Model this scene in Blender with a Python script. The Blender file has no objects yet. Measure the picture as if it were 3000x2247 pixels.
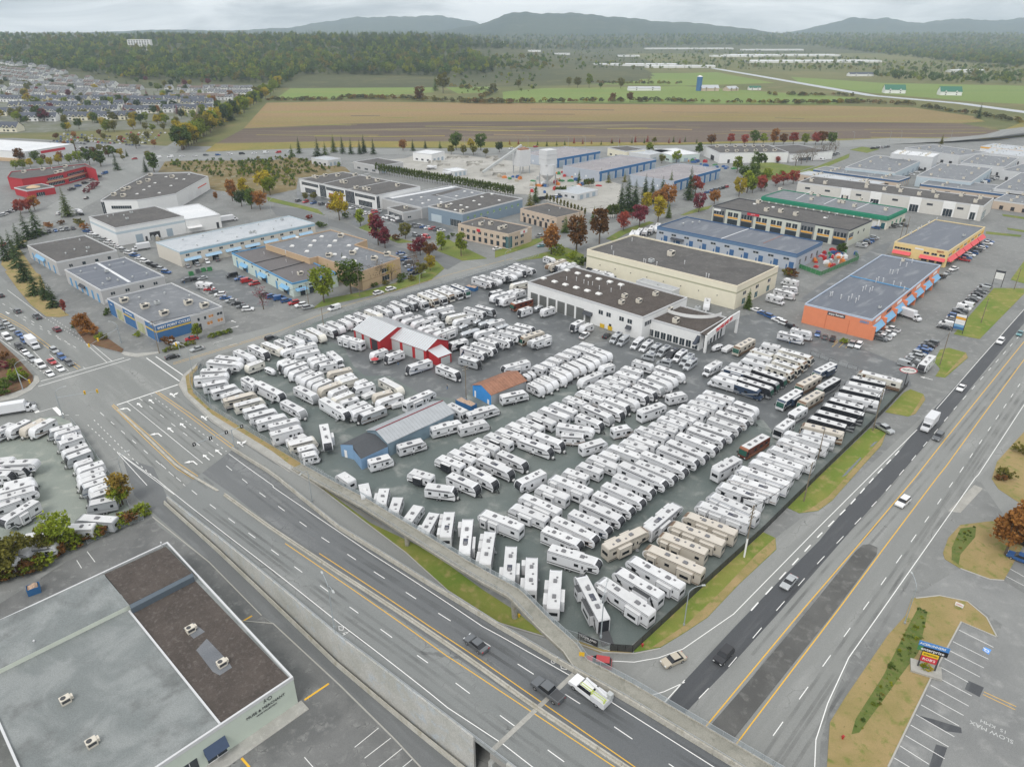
import bpy,bmesh,math,random
import numpy as np
from mathutils import Vector,Matrix
R=math.radians
scene=bpy.context.scene
col=scene.collection
random.seed(7)
rnd=random.Random(11)

# ------------------------------------------------------------------ camera
CAM_H=100.0
KS=CAM_H/92.0
FPX=2060.0                     # focal length in pixels of the 3000 px wide photograph
HORIZON=90.0
PITCH=math.atan((1123.5-HORIZON)/FPX)
cam_d=bpy.data.cameras.new('camera')
cam_d.sensor_width=36.0
cam_d.lens=36.0*FPX/3000.0
cam_d.clip_start=0.5
cam_d.clip_end=60000.0
cam=bpy.data.objects.new('camera',cam_d)
col.objects.link(cam)
cam.location=(0,0,CAM_H)
cam.rotation_euler=(R(90)-PITCH,0,0)
scene.camera=cam
scene.render.resolution_x=1024
scene.render.resolution_y=766

# ------------------------------------------------------------------ sky, sun, exposure
SUN_EL,SUN_AZ=R(52),R(205)
world=bpy.data.worlds.new('World')
scene.world=world
world.use_nodes=True
nt=world.node_tree
N,LK=nt.nodes,nt.links
bg=N['Background']
bg.inputs['Strength'].default_value=0.1
sky=N.new('ShaderNodeTexSky')
sky.sky_type='NISHITA'
sky.sun_disc=False
sky.sun_elevation=SUN_EL
sky.sun_rotation=SUN_AZ
tc=N.new('ShaderNodeTexCoord')
mp=N.new('ShaderNodeMapping')
mp.inputs['Scale'].default_value=(3.0,3.0,16.0)
LK.new(tc.outputs['Generated'],mp.inputs['Vector'])
cn=N.new('ShaderNodeTexNoise')
cn.inputs['Scale'].default_value=1.6
cn.inputs['Detail'].default_value=9
cn.inputs['Roughness'].default_value=0.58
cn.inputs['Distortion'].default_value=0.5
LK.new(mp.outputs['Vector'],cn.inputs['Vector'])
cr=N.new('ShaderNodeValToRGB')
cr.color_ramp.elements[0].position=0.34
cr.color_ramp.elements[0].color=(4.9,5.1,5.3,1)
cr.color_ramp.elements[1].position=0.58
cr.color_ramp.elements[1].color=(10.6,10.6,10.6,1)
LK.new(cn.outputs['Fac'],cr.inputs['Fac'])
mxs=N.new('ShaderNodeMix')
mxs.data_type='RGBA'
mxs.inputs[0].default_value=0.93
LK.new(sky.outputs['Color'],mxs.inputs[6])
LK.new(cr.outputs['Color'],mxs.inputs[7])
LK.new(mxs.outputs[2],bg.inputs['Color'])

sun_d=bpy.data.lights.new('sun','SUN')
sun_d.energy=1.4
sun_d.angle=R(22)
sun_d.color=(1.0,0.96,0.9)
sun=bpy.data.objects.new('sun',sun_d)
col.objects.link(sun)
sun.location=(0,0,400)
sun.rotation_euler=(R(90)-SUN_EL,0,R(180)-SUN_AZ)
vs=scene.view_settings
vs.view_transform='Standard'
vs.look='None'
vs.exposure=0.3
vs.gamma=1.0
vs.use_curve_mapping=False
scene.cycles.use_denoising=True
scene.cycles.max_bounces=6
scene.cycles.diffuse_bounces=3
scene.cycles.transparent_max_bounces=12
scene.cycles.volume_bounces=2
scene.cycles.caustics_reflective=False
scene.cycles.caustics_refractive=False

# ------------------------------------------------------------------ pixel -> place
CP,SP=math.cos(PITCH),math.sin(PITCH)
def at(x,y,z=0.0):
    """the point at height z seen at pixel (x, y) of the 3000 x 2247 photograph"""
    dx=x-1500.0
    dz=1123.5-y
    Y=FPX*CP+dz*SP
    Z=-FPX*SP+dz*CP
    t=(z-CAM_H)/Z
    return Vector((dx*t,Y*t,z))
FR={  # zoomed views of the photograph: origin and pixel size
 'S':(0,0,1.35624),'R0':(0,850,.36215),'R2':(0,1400,.51107),'R3':(800,1400,.51107),
 'R4':(1500,1400,.51107),'R5':(2200,1400,.51118),'R6':(2200,900,.36215),
 'T1':(0,0,.45208),'T2':(1000,0,.45208),'T3':(2000,0,.45208),
 'U4':(0,400,.36166),'U5':(700,400,.36166),'U6':(1450,400,.36166),'U7':(2200,400,.36215),
 'A':(540,960,.24143),'B':(900,860,.24143),'C':(1100,740,.27125),'D':(1250,1000,.24143),
 'E':(950,1150,.24143),'F':(1350,1250,.24143),'G':(1650,900,.24143),'H':(2050,900,.24143),
 'I':(1700,1200,.24143),'J':(2100,1150,.24143),'K':(1350,1500,.24143),'L':(1750,1500,.24143),
 'M':(0,1180,.30175),'X':(0,0,1.0)}
def P(fr,x,y,z=0.0):
    ox,oy,s=FR[fr]
    return at(ox+x*s,oy+y*s,z)
def PP(fr,pts,z=0.0):
    return [P(fr,x,y,z) for x,y in pts]

# ------------------------------------------------------------------ materials
MATS={}
def new_mat(name):
    m=bpy.data.materials.new(name)
    m.use_nodes=True
    MATS[name]=m
    return m,m.node_tree,m.node_tree.nodes['Principled BSDF']
def hexc(h):
    h=h.lstrip('#')
    def l(c):
        c=int(c,16)/255
        return c/12.92 if c <= .04045 else ((c+.055)/1.055) ** 2.4
    return (l(h[0:2]),l(h[2:4]),l(h[4:6]))
def mat(name,c,rough=.6,metal=0.0,var=0.12,scale=2.0,bump=0.0,spec=.4,coat=0.0,random_var=0.0,emit=0.0):
    """plain surface with fine mottling in its colour"""
    if name in MATS:
        return MATS[name]
    m,t,b=new_mat(name)
    n,l=t.nodes,t.links
    b.inputs['Roughness'].default_value=rough
    b.inputs['Metallic'].default_value=metal
    b.inputs['Specular IOR Level'].default_value=spec
    b.inputs['Coat Weight'].default_value=coat
    c=tuple(c)
    if var > 0:
        g=n.new('ShaderNodeNewGeometry')
        no=n.new('ShaderNodeTexNoise')
        no.inputs['Scale'].default_value=scale
        no.inputs['Detail'].default_value=4
        l.new(g.outputs['Position'],no.inputs['Vector'])
        mx=n.new('ShaderNodeMix');mx.data_type='RGBA'
        mx.inputs[6].default_value=tuple(min(1,x*(1-var)) for x in c)+(1,)
        mx.inputs[7].default_value=tuple(min(1,x*(1+var)) for x in c)+(1,)
        l.new(no.outputs['Fac'],mx.inputs[0])
        out=mx.outputs[2]
        if random_var > 0:
            oi=n.new('ShaderNodeObjectInfo')
            hs=n.new('ShaderNodeHueSaturation')
            ma=n.new('ShaderNodeMapRange')
            ma.inputs[3].default_value=1-random_var
            ma.inputs[4].default_value=1+random_var
            l.new(oi.outputs['Random'],ma.inputs[0])
            l.new(ma.outputs[0],hs.inputs['Value'])
            l.new(out,hs.inputs['Color'])
            out=hs.outputs['Color']
        l.new(out,b.inputs['Base Color'])
        if bump > 0:
            bp=n.new('ShaderNodeBump')
            bp.inputs['Strength'].default_value=bump
            bp.inputs['Distance'].default_value=0.05
            l.new(no.outputs['Fac'],bp.inputs['Height'])
            l.new(bp.outputs['Normal'],b.inputs['Normal'])
    else:
        b.inputs['Base Color'].default_value=c+(1,)
    if emit > 0:
        b.inputs['Emission Color'].default_value=c+(1,)
        b.inputs['Emission Strength'].default_value=emit
    return m
def ground_mat(name,c1,c2,c3=None,big=.03,mid=.35,fine=6.0,rough=.85,sharp=.15,wet=0.0,streak=None,bump=.15,crack=0.0):
    """worn ground: large patches, blotches and grain; wet lowers the roughness in the dark patches"""
    if name in MATS:
        return MATS[name]
    m,t,b=new_mat(name)
    n,l=t.nodes,t.links
    g=n.new('ShaderNodeNewGeometry')
    src=g.outputs['Position']
    if streak:                      # (angle, stretch)
        mpg=n.new('ShaderNodeMapping')
        mpg.inputs['Rotation'].default_value=(0,0,-streak[0])
        l.new(src,mpg.inputs['Vector'])
        mps=n.new('ShaderNodeMapping')
        mps.inputs['Scale'].default_value=(1.0/streak[1],1,1)
        l.new(mpg.outputs['Vector'],mps.inputs['Vector'])
        src=mps.outputs['Vector']
    def noise(s,d=5,rg=.6,dist=0.0,vec=None):
        x=n.new('ShaderNodeTexNoise')
        x.inputs['Scale'].default_value=s
        x.inputs['Detail'].default_value=d
        x.inputs['Roughness'].default_value=rg
        x.inputs['Distortion'].default_value=dist
        l.new(vec or src,x.inputs['Vector'])
        return x.outputs['Fac']
    a,bb,cc=noise(big,6,.62,.6),noise(mid,5,.6,.3),noise(fine,3,.7,0,g.outputs['Position'])
    r1=n.new('ShaderNodeMapRange');r1.interpolation_type='SMOOTHSTEP'
    r1.inputs[1].default_value=.5-sharp;r1.inputs[2].default_value=.5+sharp
    l.new(a,r1.inputs[0])
    m1=n.new('ShaderNodeMix');m1.data_type='RGBA'
    m1.inputs[6].default_value=tuple(c1)+(1,)
    m1.inputs[7].default_value=tuple(c2)+(1,)
    l.new(r1.outputs[0],m1.inputs[0])
    c3=c3 or tuple((x+y)/2*1.25 for x,y in zip(c1,c2))
    r2=n.new('ShaderNodeMapRange');r2.interpolation_type='SMOOTHSTEP'
    r2.inputs[1].default_value=.5;r2.inputs[2].default_value=.72
    r2.inputs[4].default_value=.85
    l.new(bb,r2.inputs[0])
    m2=n.new('ShaderNodeMix');m2.data_type='RGBA'
    l.new(m1.outputs[2],m2.inputs[6])
    m2.inputs[7].default_value=tuple(c3)+(1,)
    l.new(r2.outputs[0],m2.inputs[0])
    m3=n.new('ShaderNodeMix');m3.data_type='RGBA';m3.blend_type='MULTIPLY'
    m3.inputs[0].default_value=1.0
    r3=n.new('ShaderNodeMapRange')
    r3.inputs[1].default_value=.3;r3.inputs[2].default_value=.7
    r3.inputs[3].default_value=.8;r3.inputs[4].default_value=1.2
    l.new(cc,r3.inputs[0])
    l.new(m2.outputs[2],m3.inputs[6])
    l.new(r3.outputs[0],m3.inputs[7])
    out=m3.outputs[2]
    if crack > 0:                   # cracked asphalt, in patches
        w=n.new('ShaderNodeVectorMath');w.operation='MULTIPLY_ADD';w.inputs[1].default_value=(1.6,1.6,0)
        wn=n.new('ShaderNodeTexNoise');wn.inputs['Scale'].default_value=.7;l.new(g.outputs['Position'],wn.inputs['Vector'])
        l.new(wn.outputs['Color'],w.inputs[0]);l.new(g.outputs['Position'],w.inputs[2])
        vo=n.new('ShaderNodeTexVoronoi');vo.feature='DISTANCE_TO_EDGE';vo.inputs['Scale'].default_value=crack;l.new(w.outputs[0],vo.inputs['Vector'])
        lt=n.new('ShaderNodeMath');lt.operation='LESS_THAN';lt.inputs[1].default_value=.05*crack;l.new(vo.outputs['Distance'],lt.inputs[0])
        mk=n.new('ShaderNodeMath');mk.operation='MULTIPLY';l.new(lt.outputs[0],mk.inputs[0]);l.new(r2.outputs[0],mk.inputs[1])
        m4=n.new('ShaderNodeMix');m4.data_type='RGBA';l.new(mk.outputs[0],m4.inputs[0]);l.new(out,m4.inputs[6]);m4.inputs[7].default_value=tuple(x*.45 for x in c1)+(1,);out=m4.outputs[2]
    l.new(out,b.inputs['Base Color'])
    b.inputs['Specular IOR Level'].default_value=.35
    if wet > 0:
        r4=n.new('ShaderNodeMapRange')
        r4.inputs[3].default_value=rough-wet
        r4.inputs[4].default_value=rough
        l.new(r1.outputs[0],r4.inputs[0])
        l.new(r4.outputs[0],b.inputs['Roughness'])
    else:
        b.inputs['Roughness'].default_value=rough
    if bump > 0:
        bp=n.new('ShaderNodeBump')
        bp.inputs['Strength'].default_value=bump
        bp.inputs['Distance'].default_value=.04
        l.new(cc,bp.inputs['Height'])
        l.new(bp.outputs['Normal'],b.inputs['Normal'])
    return m

# ------------------------------------------------------------------ mesh helper
class MB:
    def __init__(self):
        self.v,self.f,self.m=[],[],[]
    def face(self,pts,mi=0):
        i=len(self.v)
        self.v += [tuple(p) for p in pts]
        self.f.append(tuple(range(i,i+len(pts))))
        self.m.append(mi)
        return self
    def box(self,x0,x1,y0,y1,z0,z1,mi=0,M=None):
        i=len(self.v)
        c=[(x0,y0,z0),(x1,y0,z0),(x1,y1,z0),(x0,y1,z0),(x0,y0,z1),(x1,y0,z1),(x1,y1,z1),(x0,y1,z1)]
        if M is not None:
            c=[tuple(M @ Vector(p)) for p in c]
        self.v += c
        for q in ((0,3,2,1),(4,5,6,7),(0,1,5,4),(1,2,6,5),(2,3,7,6),(3,0,4,7)):
            self.f.append(tuple(i+k for k in q));self.m.append(mi)
        return self
    def bar(self,a,b,w,h,mi=0):
        """box beam from a to b"""
        a,b=Vector(a),Vector(b)
        d=b-a
        L=d.length
        if L < 1e-6:
            return self
        q=d.to_track_quat('X','Z').to_matrix().to_4x4()
        q.translation=a
        return self.box(0,L,-w/2,w/2,-h/2,h/2,mi,q)
    def cyl(self,a,b,r0,r1=None,n=8,mi=0,caps=True):
        a,b=Vector(a),Vector(b)
        r1=r0 if r1 is None else r1
        d=(b-a)
        if d.length < 1e-6:
            return self
        q=d.to_track_quat('Z','Y').to_matrix()
        i=len(self.v)
        for k in range(n):
            t=2*math.pi*k/n
            o=Vector((math.cos(t),math.sin(t),0))
            self.v.append(tuple(a+q @ (o*r0)))
            self.v.append(tuple(b+q @ (o*r1)))
        for k in range(n):
            j=(k+1) % n
            self.f.append((i+2*k,i+2*j,i+2*j+1,i+2*k+1));self.m.append(mi)
        if caps:
            self.f.append(tuple(i+2*k for k in range(n))[::-1]);self.m.append(mi)
            self.f.append(tuple(i+2*k+1 for k in range(n)));self.m.append(mi)
        return self
    def path(self,pts,r,n=6,mi=0):
        for a,b in zip(pts[:-1],pts[1:]):
            self.cyl(a,b,r,r,n,mi)
        return self
    def prism(self,pts,z0,z1,mi=0,mt=None,bottom=False,top=True):
        """upright prism over a plan polygon"""
        p=[(q[0],q[1]) for q in pts]
        ar=sum(p[k][0]*p[(k+1) % len(p)][1]-p[(k+1) % len(p)][0]*p[k][1] for k in range(len(p)))
        if ar < 0:
            p=p[::-1]
        n=len(p)
        i=len(self.v)
        self.v += [(x,y,z0) for x,y in p]+[(x,y,z1) for x,y in p]
        for k in range(n):
            j=(k+1) % n
            self.f.append((i+k,i+j,i+n+j,i+n+k));self.m.append(mi)
        if top:
            self.f.append(tuple(i+n+k for k in range(n)));self.m.append(mi if mt is None else mt)
        if bottom:
            self.f.append(tuple(i+k for k in range(n))[::-1]);self.m.append(mi)
        return self
    def extrude_y(self,prof,y0,y1,mi=0,mi_side=None):
        """side profile [(x, z)] swept across Y (counter-clockwise seen from -Y)"""
        n=len(prof)
        i=len(self.v)
        self.v += [(x,y0,z) for x,z in prof]+[(x,y1,z) for x,z in prof]
        for k in range(n):
            j=(k+1) % n
            self.f.append((i+k,i+n+k,i+n+j,i+j));self.m.append(mi)
        ms=mi if mi_side is None else mi_side
        self.f.append(tuple(i+k for k in range(n)));self.m.append(ms)
        self.f.append(tuple(i+n+k for k in range(n))[::-1]);self.m.append(ms)
        return self
    def mesh(self,name,mats,smooth=False):
        me=bpy.data.meshes.new(name)
        me.from_pydata(self.v,[],self.f)
        for m in mats:
            me.materials.append(m)
        if len(mats) > 1:
            me.polygons.foreach_set('material_index',self.m)
        if smooth:
            me.polygons.foreach_set('use_smooth',[True]*len(me.polygons))
        me.update()
        return me
def recalc(me):
    bm=bmesh.new();bm.from_mesh(me)
    bmesh.ops.recalc_face_normals(bm,faces=bm.faces)
    bm.to_mesh(me);bm.free()
    return me
def as_list(m):
    return list(m) if isinstance(m,(list,tuple)) else [m]
def put(name,mesh,parent=None,loc=None,rz=None):
    o=bpy.data.objects.new(name,mesh)
    col.objects.link(o)
    if parent is not None:
        o.parent=parent
    if loc is not None:
        o.location=loc
    if rz is not None:
        o.rotation_euler[2]=rz
    return o
def obj(name,mb,mats,parent=None,smooth=False):
    return put(name,mb.mesh(name,as_list(mats),smooth),parent)
def tag(o,label=None,cat=None,group=None,kind=None):
    if label:o['label']=label
    if cat:o['category']=cat
    if group:o['group']=group
    if kind:o['kind']=kind
    return o
def thing(name,label,cat,loc=(0,0,0),rz=0.0,group=None):
    o=bpy.data.objects.new(name,None)
    o.empty_display_size=.5
    col.objects.link(o)
    o.location=loc
    o.rotation_euler[2]=rz
    return tag(o,label,cat,group)
def override(o,slot,m):
    s=o.material_slots[slot]
    s.link='OBJECT'
    s.material=m
def sheet(name,polys,z,m,thick=0.0,kind='structure',parent=None):
    """flat ground piece from one or more plan polygons"""
    mb=MB()
    for p in polys:
        if thick > 0:
            mb.prism(p,z-thick,z)
        else:
            q=[(a[0],a[1]) for a in p]
            ar=sum(q[k][0]*q[(k+1) % len(q)][1]-q[(k+1) % len(q)][0]*q[k][1] for k in range(len(q)))
            if ar < 0:q=q[::-1]
            mb.face([(a,b,z) for a,b in q])
    o=obj(name,mb,m,parent)
    if parent is None:
        tag(o,kind=kind)
    return o
def text_mesh(s,size,m,depth=.03,align='CENTER',bold=0.0,shear=0.0):
    cu=bpy.data.curves.new('lettering','FONT')
    cu.body=s
    cu.size=size
    cu.align_x=align
    cu.align_y='CENTER'
    cu.extrude=depth/2
    cu.offset=bold
    cu.shear=shear
    cu.resolution_u=2
    o=bpy.data.objects.new('lettering',cu)
    me=bpy.data.meshes.new_from_object(o)
    bpy.data.objects.remove(o)
    bpy.data.curves.remove(cu)
    me.name='lettering'
    me.materials.clear()
    me.materials.append(m)
    return me
def offset_line(pts,d):
    """parallel of a plan polyline, d to its left"""
    out=[]
    n=len(pts)
    for k in range(n):
        a=Vector(pts[max(0,k-1)][:2]);b=Vector(pts[min(n-1,k+1)][:2])
        t=(b-a).normalized()
        nn=Vector((-t.y,t.x))
        p=pts[k]
        z=p[2] if len(p) > 2 else 0.0
        out.append(Vector((p[0]+nn.x*d,p[1]+nn.y*d,z)))
    return out
def resample(pts,step):
    pts=[Vector(p) if len(p) > 2 else Vector((p[0],p[1],0)) for p in pts]
    out=[pts[0]]
    for a,b in zip(pts[:-1],pts[1:]):
        n=max(1,int(round((b-a).length/step)))
        for k in range(1,n+1):
            out.append(a.lerp(b,k/n))
    return out
def ribbon(mb,pts,w,dz=0.0,mi=0):
    """flat strip of width w along a line"""
    a=offset_line(pts,w/2);b=offset_line(pts,-w/2)
    for k in range(len(pts)-1):
        mb.face([(b[k].x,b[k].y,b[k].z+dz),(b[k+1].x,b[k+1].y,b[k+1].z+dz),
                 (a[k+1].x,a[k+1].y,a[k+1].z+dz),(a[k].x,a[k].y,a[k].z+dz)],mi)
    return mb
def dashes(mb,pts,w,on,off,dz=0.0,start=0.0,mi=0):
    pts=resample(pts,.5)
    seg=[]
    s=-start
    for a,b in zip(pts[:-1],pts[1:]):
        u=s % (on+off)
        if s >= 0 and u < on:
            seg.append(a)
        elif seg:
            seg.append(a)
            if len(seg) > 1:ribbon(mb,seg,w,dz,mi)
            seg=[]
        s += (b-a).length
    if len(seg) > 1:ribbon(mb,seg,w,dz,mi)
    return mb
# ------------------------------------------------------------------ ground materials
M_asph=ground_mat('asphalt_old',(.165,.17,.166),(.215,.22,.214),(.27,.274,.264),.045,.4,9,.78,.12,.1,None,.15,.25)
M_road=ground_mat('asphalt_road',(.20,.208,.20),(.245,.252,.244),(.28,.286,.276),.03,.22,9,.8,.12,.08,(R(-45),9),.15,.18)
M_byp=ground_mat('asphalt_bypass',(.212,.218,.21),(.256,.262,.252),(.29,.294,.284),.03,.25,9,.8,.12,.08,(R(45),9),.15,.18)
M_dark=ground_mat('asphalt_new',(.062,.066,.072),(.078,.082,.088),(.10,.104,.108),.06,.5,9,.7,.2,.12,(R(45),8))
M_darkn=ground_mat('asphalt_overpass',(.105,.112,.118),(.15,.157,.16),(.2,.207,.208),.03,.3,9,.72,.14,.1,(R(-42),12),.15,.3)
M_roadn=ground_mat('asphalt_overpass_old',(.165,.175,.172),(.21,.22,.216),(.25,.258,.252),.03,.3,9,.75,.14,.1,(R(-42),12),.15,.3)
M_front=ground_mat('asphalt_frontage',(.125,.132,.135),(.165,.172,.174),None,.05,.4,9,.78,.2,.1,(R(-42),6))
M_lot=ground_mat('lot_gravel',(.105,.13,.124),(.15,.172,.163),(.27,.282,.266),.05,.16,7,.72,.2,.22)
M_lotd=ground_mat('lot_asphalt_wet',(.095,.103,.108),(.138,.147,.15),(.245,.252,.25),.05,.2,9,.6,.2,.25)
M_lotw=ground_mat('side_lot_gravel',(.21,.24,.215),(.26,.285,.255),(.33,.345,.305),.06,.25,7,.8,.2,.1)
M_park=ground_mat('asphalt_parking',(.185,.19,.188),(.235,.24,.235),(.29,.293,.285),.04,.3,9,.75,.15,.15)
M_parkn=ground_mat('asphalt_parking_near',(.12,.123,.122),(.17,.173,.17),(.24,.242,.235),.09,.45,9,.75,.12,.12,None,.15,.5)
M_conc=ground_mat('concrete',(.30,.295,.27),(.38,.37,.34),(.42,.41,.38),.2,.9,12,.85,.2)
M_walkc=ground_mat('sidewalk_concrete',(.33,.325,.30),(.40,.395,.37),None,.3,1.2,12,.85,.2)
M_kerb=mat('kerb_concrete',(.40,.39,.36),.85,0,.15,2)
M_grass=ground_mat('verge_grass',(.12,.185,.025),(.21,.215,.05),(.31,.25,.10),.07,.35,14,.95,.2,0,None,.5)
M_grassb=ground_mat('verge_dry_grass',(.34,.25,.12),(.25,.205,.08),(.14,.18,.035),.12,.55,14,.95,.2,0,None,.5)
M_base=ground_mat('land',(.10,.115,.035),(.15,.145,.05),(.19,.16,.07),.004,.02,.5,.95,.2,0,None,0)
M_ypaint=mat('yellow_paint',(.78,.45,.035),.6,0,.12,3)
M_wpaint=mat('white_paint',(.80,.80,.78),.6,0,.15,4)
M_wpaintw=mat('worn_white_paint',(.52,.53,.52),.7,0,.25,6)

# ------------------------------------------------------------------ ground sheets
g=sheet('ground',[[(-9000,-600),(9000,-600),(9000,16000),(-9000,16000)]],0.0,M_base)
urban=[at(-900,2500),at(-1500,430),at(40,405),at(480,428),at(1100,434),at(1900,440),at(2440,415),at(3300,395),at(3900,700),at(4200,2500)]
sheet('pavement',[[(-260,-60)]+urban[:1]+urban[1:-1]+[urban[-1],(260,-60)]],.02,M_asph)

# overpass street: plan direction and height profile along it
U_DIR=Vector((math.cos(R(-43.5)),math.sin(R(-43.5))))
U_ORG=Vector((-105.0,173.0))*KS
DECK_H=7.0
def s_of(p):
    return (Vector((p[0],p[1]))-U_ORG).dot(U_DIR)
def deck_z(s):
    t=min(1,max(0,(s-38*KS)/(100.0*KS)))
    return .034+DECK_H*(t*t*(3-2*t)*.6+t*.4)
def D(fr,x,y,extra=0.0):
    z=0.0
    for _ in range(25):
        p=P(fr,x,y,z+extra)
        z=deck_z(s_of(p))
    p.z=z
    return p
def dline(pts):
    return [D(*p) for p in pts]
def extend(pts,a,b):
    pts=list(pts)
    d0=(pts[0]-pts[1]).normalized();d1=(pts[-1]-pts[-2]).normalized()
    if a:pts=[pts[0]+d0*a]+pts
    if b:pts=pts+[pts[-1]+d1*b]
    return pts
def onto_deck(pts):
    out=[]
    for p in resample(pts,3.0):
        q=Vector(p);q.z=deck_z(s_of(q));out.append(q)
    return out
near_wall=onto_deck(extend(dline([('R2',960,112,.5),('R2',1250,330,.9),('R3',0,585,.9),('R3',360,885,.9),('R3',800,1215,.9),('R3',1250,1555,.9)]),0,75))
far_wall=onto_deck(extend(dline([('R0',1880,1290),('R0',2209,1495),('R3',380,285,.4),('R3',870,585,.6),('R3',1290,835,.8),('R3',1730,1092,.8),('R4',640,1245,.8),('R4',1270,1625,.8)]),0,55))
median=onto_deck(extend(dline([('R0',925,940),('R0',1200,1200),('R0',1450,1440),('R0',1820,1657),('R3',0,288,.4),('R3',380,540,.4),('R3',760,785,.4),('R3',1130,1035,.4),('R3',1520,1315,.4),('R3',1761,1475,.4)]),0,70))
def at_s(line,s):
    for a,b in zip(line[:-1],line[1:]):
        sa,sb=s_of(a),s_of(b)
        if sa <= s <= sb:
            return a.lerp(b,(s-sa)/max(1e-6,sb-sa))
    return line[-1] if s > s_of(line[-1]) else line[0]

# main street at grade, cross street
sheet('main_street',[[*PP('R0',[(-260,-180),(-40,-150),(60,-60),(140,0),(250,130),(370,228),(700,440),(1010,530),(1110,545),(1290,510),(1480,690),(1440,765),(1490,850),(1700,1050),(1950,1230),(2209,1400)]),
    *PP('R3',[(190,0),(480,220),(760,430),(1000,650),(1290,840),(1560,920),(1700,960)]),*PP('R4',[(330,930),(520,1010),(520,1120)]),*PP('R3',[(1250,1790),(700,1657),(400,1400),(0,1060),(-300,800)]),
    *PP('R2',[(880,230),(775,120),(765,0)]),*PP('R0',[(1060,1640),(900,1500),(700,1200),(590,1065),(500,1005),(480,1000),(-200,1160),(-300,1000),(140,870),(260,805),(322,740),(310,700),(190,560),(80,430),(-60,260)])]],.030,M_road)
sheet('cross_street',[[*PP('R0',[(1000,530),(1290,512),(1340,505),(2209,295)]),*PP('U5',[(620,1410),(1280,1260),(1560,1170),(1660,1080),(1780,1005),(2212,985)]),*PP('U6',[(190,870),(420,870),(560,830),(870,720),(1420,600),(2000,470),(2040,480),(1430,640),(960,760),(700,900),(390,955),(0,1070)]),
    *PP('U5',[(2212,1020),(1600,1240),(1000,1420)]),*PP('R0',[(2209,400),(1640,560),(1500,670),(1430,760),(1000,800)])]],.026,M_road)
# frontage road beside the near retaining wall
sheet('frontage_road',[[*PP('R2',[(700,-120),(880,-60),(960,112),(1250,400),(1761,830)]),*PP('R3',[(0,690),(360,1010),(800,1390),(1180,1740),(1300,1900),(1100,1900),(850,1657),(700,1500),(390,1190),(0,830)]),*PP('R2',[(1500,790),(1200,480),(900,220),(770,100)])]],.036,M_front)

# deck of the overpass
ss=np.arange(38*KS,232*KS,4.0)
mb=MB()
for s0,s1 in zip(ss[:-1],ss[1:]):
    a,b,c,d=at_s(near_wall,s0),at_s(near_wall,s1),at_s(far_wall,s1),at_s(far_wall,s0)
    for t in np.linspace(0,1,7)[:-1]:
        u=t+1/6
        mb.face([a.lerp(d,t),b.lerp(c,t),b.lerp(c,u),a.lerp(d,u)],1 if t < .5 else 0)
me=recalc(mb.mesh('overpass_road',[M_darkn,M_roadn]))
overpass=put('overpass_road',me)
tag(overpass,kind='structure')
if overpass.data.polygons[0].normal.z < 0:
    overpass.data.flip_normals()

# bypass
J_S=s_of(D('R4',165,1300))          # where the abutment ends and the bridge begins
bl=at(2200,1400+655*.51118);br_=at(2200+685*.51118,1400)
BDIR=(br_-bl).normalized()
BN=Vector((BDIR.y,-BDIR.x,0))         # to the right of the bypass
def bx(s,o):
    """point of the bypass: s metres along from the fog line's mark, o metres to its right"""
    p=bl+BDIR*s+BN*o
    return Vector((p.x,p.y,0))
byp_right=PP('R5',[(1290,0),(1000,420),(560,1030),(440,1290),(375,1500),(362,1657)])
sheet('bypass_road',[[bx(-110,-12),bx(-40,-9),bx(0,-6),bx(60,-2.5),bx(300,-1.5),bx(300,31),bx(60,31),*PP('R5',[(1300,0),(1010,420),(575,1030),(460,1290),(400,1500),(390,1657),(380,2300)]),bx(-110,40)]],.0285,M_byp)
def byp_o(fr,x,y):
    p=P(fr,x,y)-bl
    return p.dot(BDIR),p.dot(BN)
# ------------------------------------------------------------------ yards and lots
sheet('lot_ground',[[*PP('R0',[(1640,620),(1560,690),(1560,830),(1700,960),(2209,1265)]),*PP('E',[(0,1005),(600,1360),(1000,1640)]),*PP('K',[(0,560),(650,950),(1440,1657)]),*PP('R4',[(560,1000),(690,990),(1440,310)]),*PP('J',[(870,1380),(1800,470)]),*PP('R6',[(1265,640),(860,480),(540,420),(0,270)]),
    *PP('C',[(2212,1000),(1700,1100),(1000,760),(700,560),(160,470)]),*PP('B',[(100,350),(0,400)])]],.028,M_lot)
sheet('dealer_yard',[[*PP('C',[(-60,560),(500,400),(1080,230),(1780,30),(2100,-60),(2212,0),(2212,1000)]),*PP('R6',[(0,60),(250,90),(420,180),(880,330),(1260,480),(1300,640),(1260,650)]),*PP('J',[(1100,330),(700,500),(560,330)]),*PP('G',[(1700,1400),(900,1300),(500,1100),(300,900)]),*PP('D',[(1300,650),(800,560),(600,500)]),*PP('B',[(1900,1290),(1400,1230),(1000,1000),(700,1000),(560,880),(440,640),(200,560),(0,500)])]],.033,M_lotd)
sheet('side_lot_ground',[[*PP('M',[(-400,330),(0,190),(560,130),(700,190),(800,300),(1100,750),(1270,1050),(1390,1120),(1020,1300),(840,1370),(300,1600),(0,1700),(-400,1700)])]],.028,M_lotw)
sheet('near_parking',[[*PP('R2',[(880,230),(900,270),(1200,480),(1500,790)]),*PP('R3',[(0,840),(380,1195),(690,1500),(840,1657),(1000,1900),(-900,2400),(-1700,1600)]),*PP('R2',[(-200,900),(0,720),(380,480),(560,400)])]],.0325,M_parkn)
sheet('east_parking',[[*PP('R5',[(1565,290),(1440,590),(1500,620),(1565,660),(1700,700),(1900,2400),(700,1900),(785,1657),(1030,1150),(1205,830),(1410,915),(1440,840),(1240,700),(950,670)])]],.031,M_park)
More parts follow.
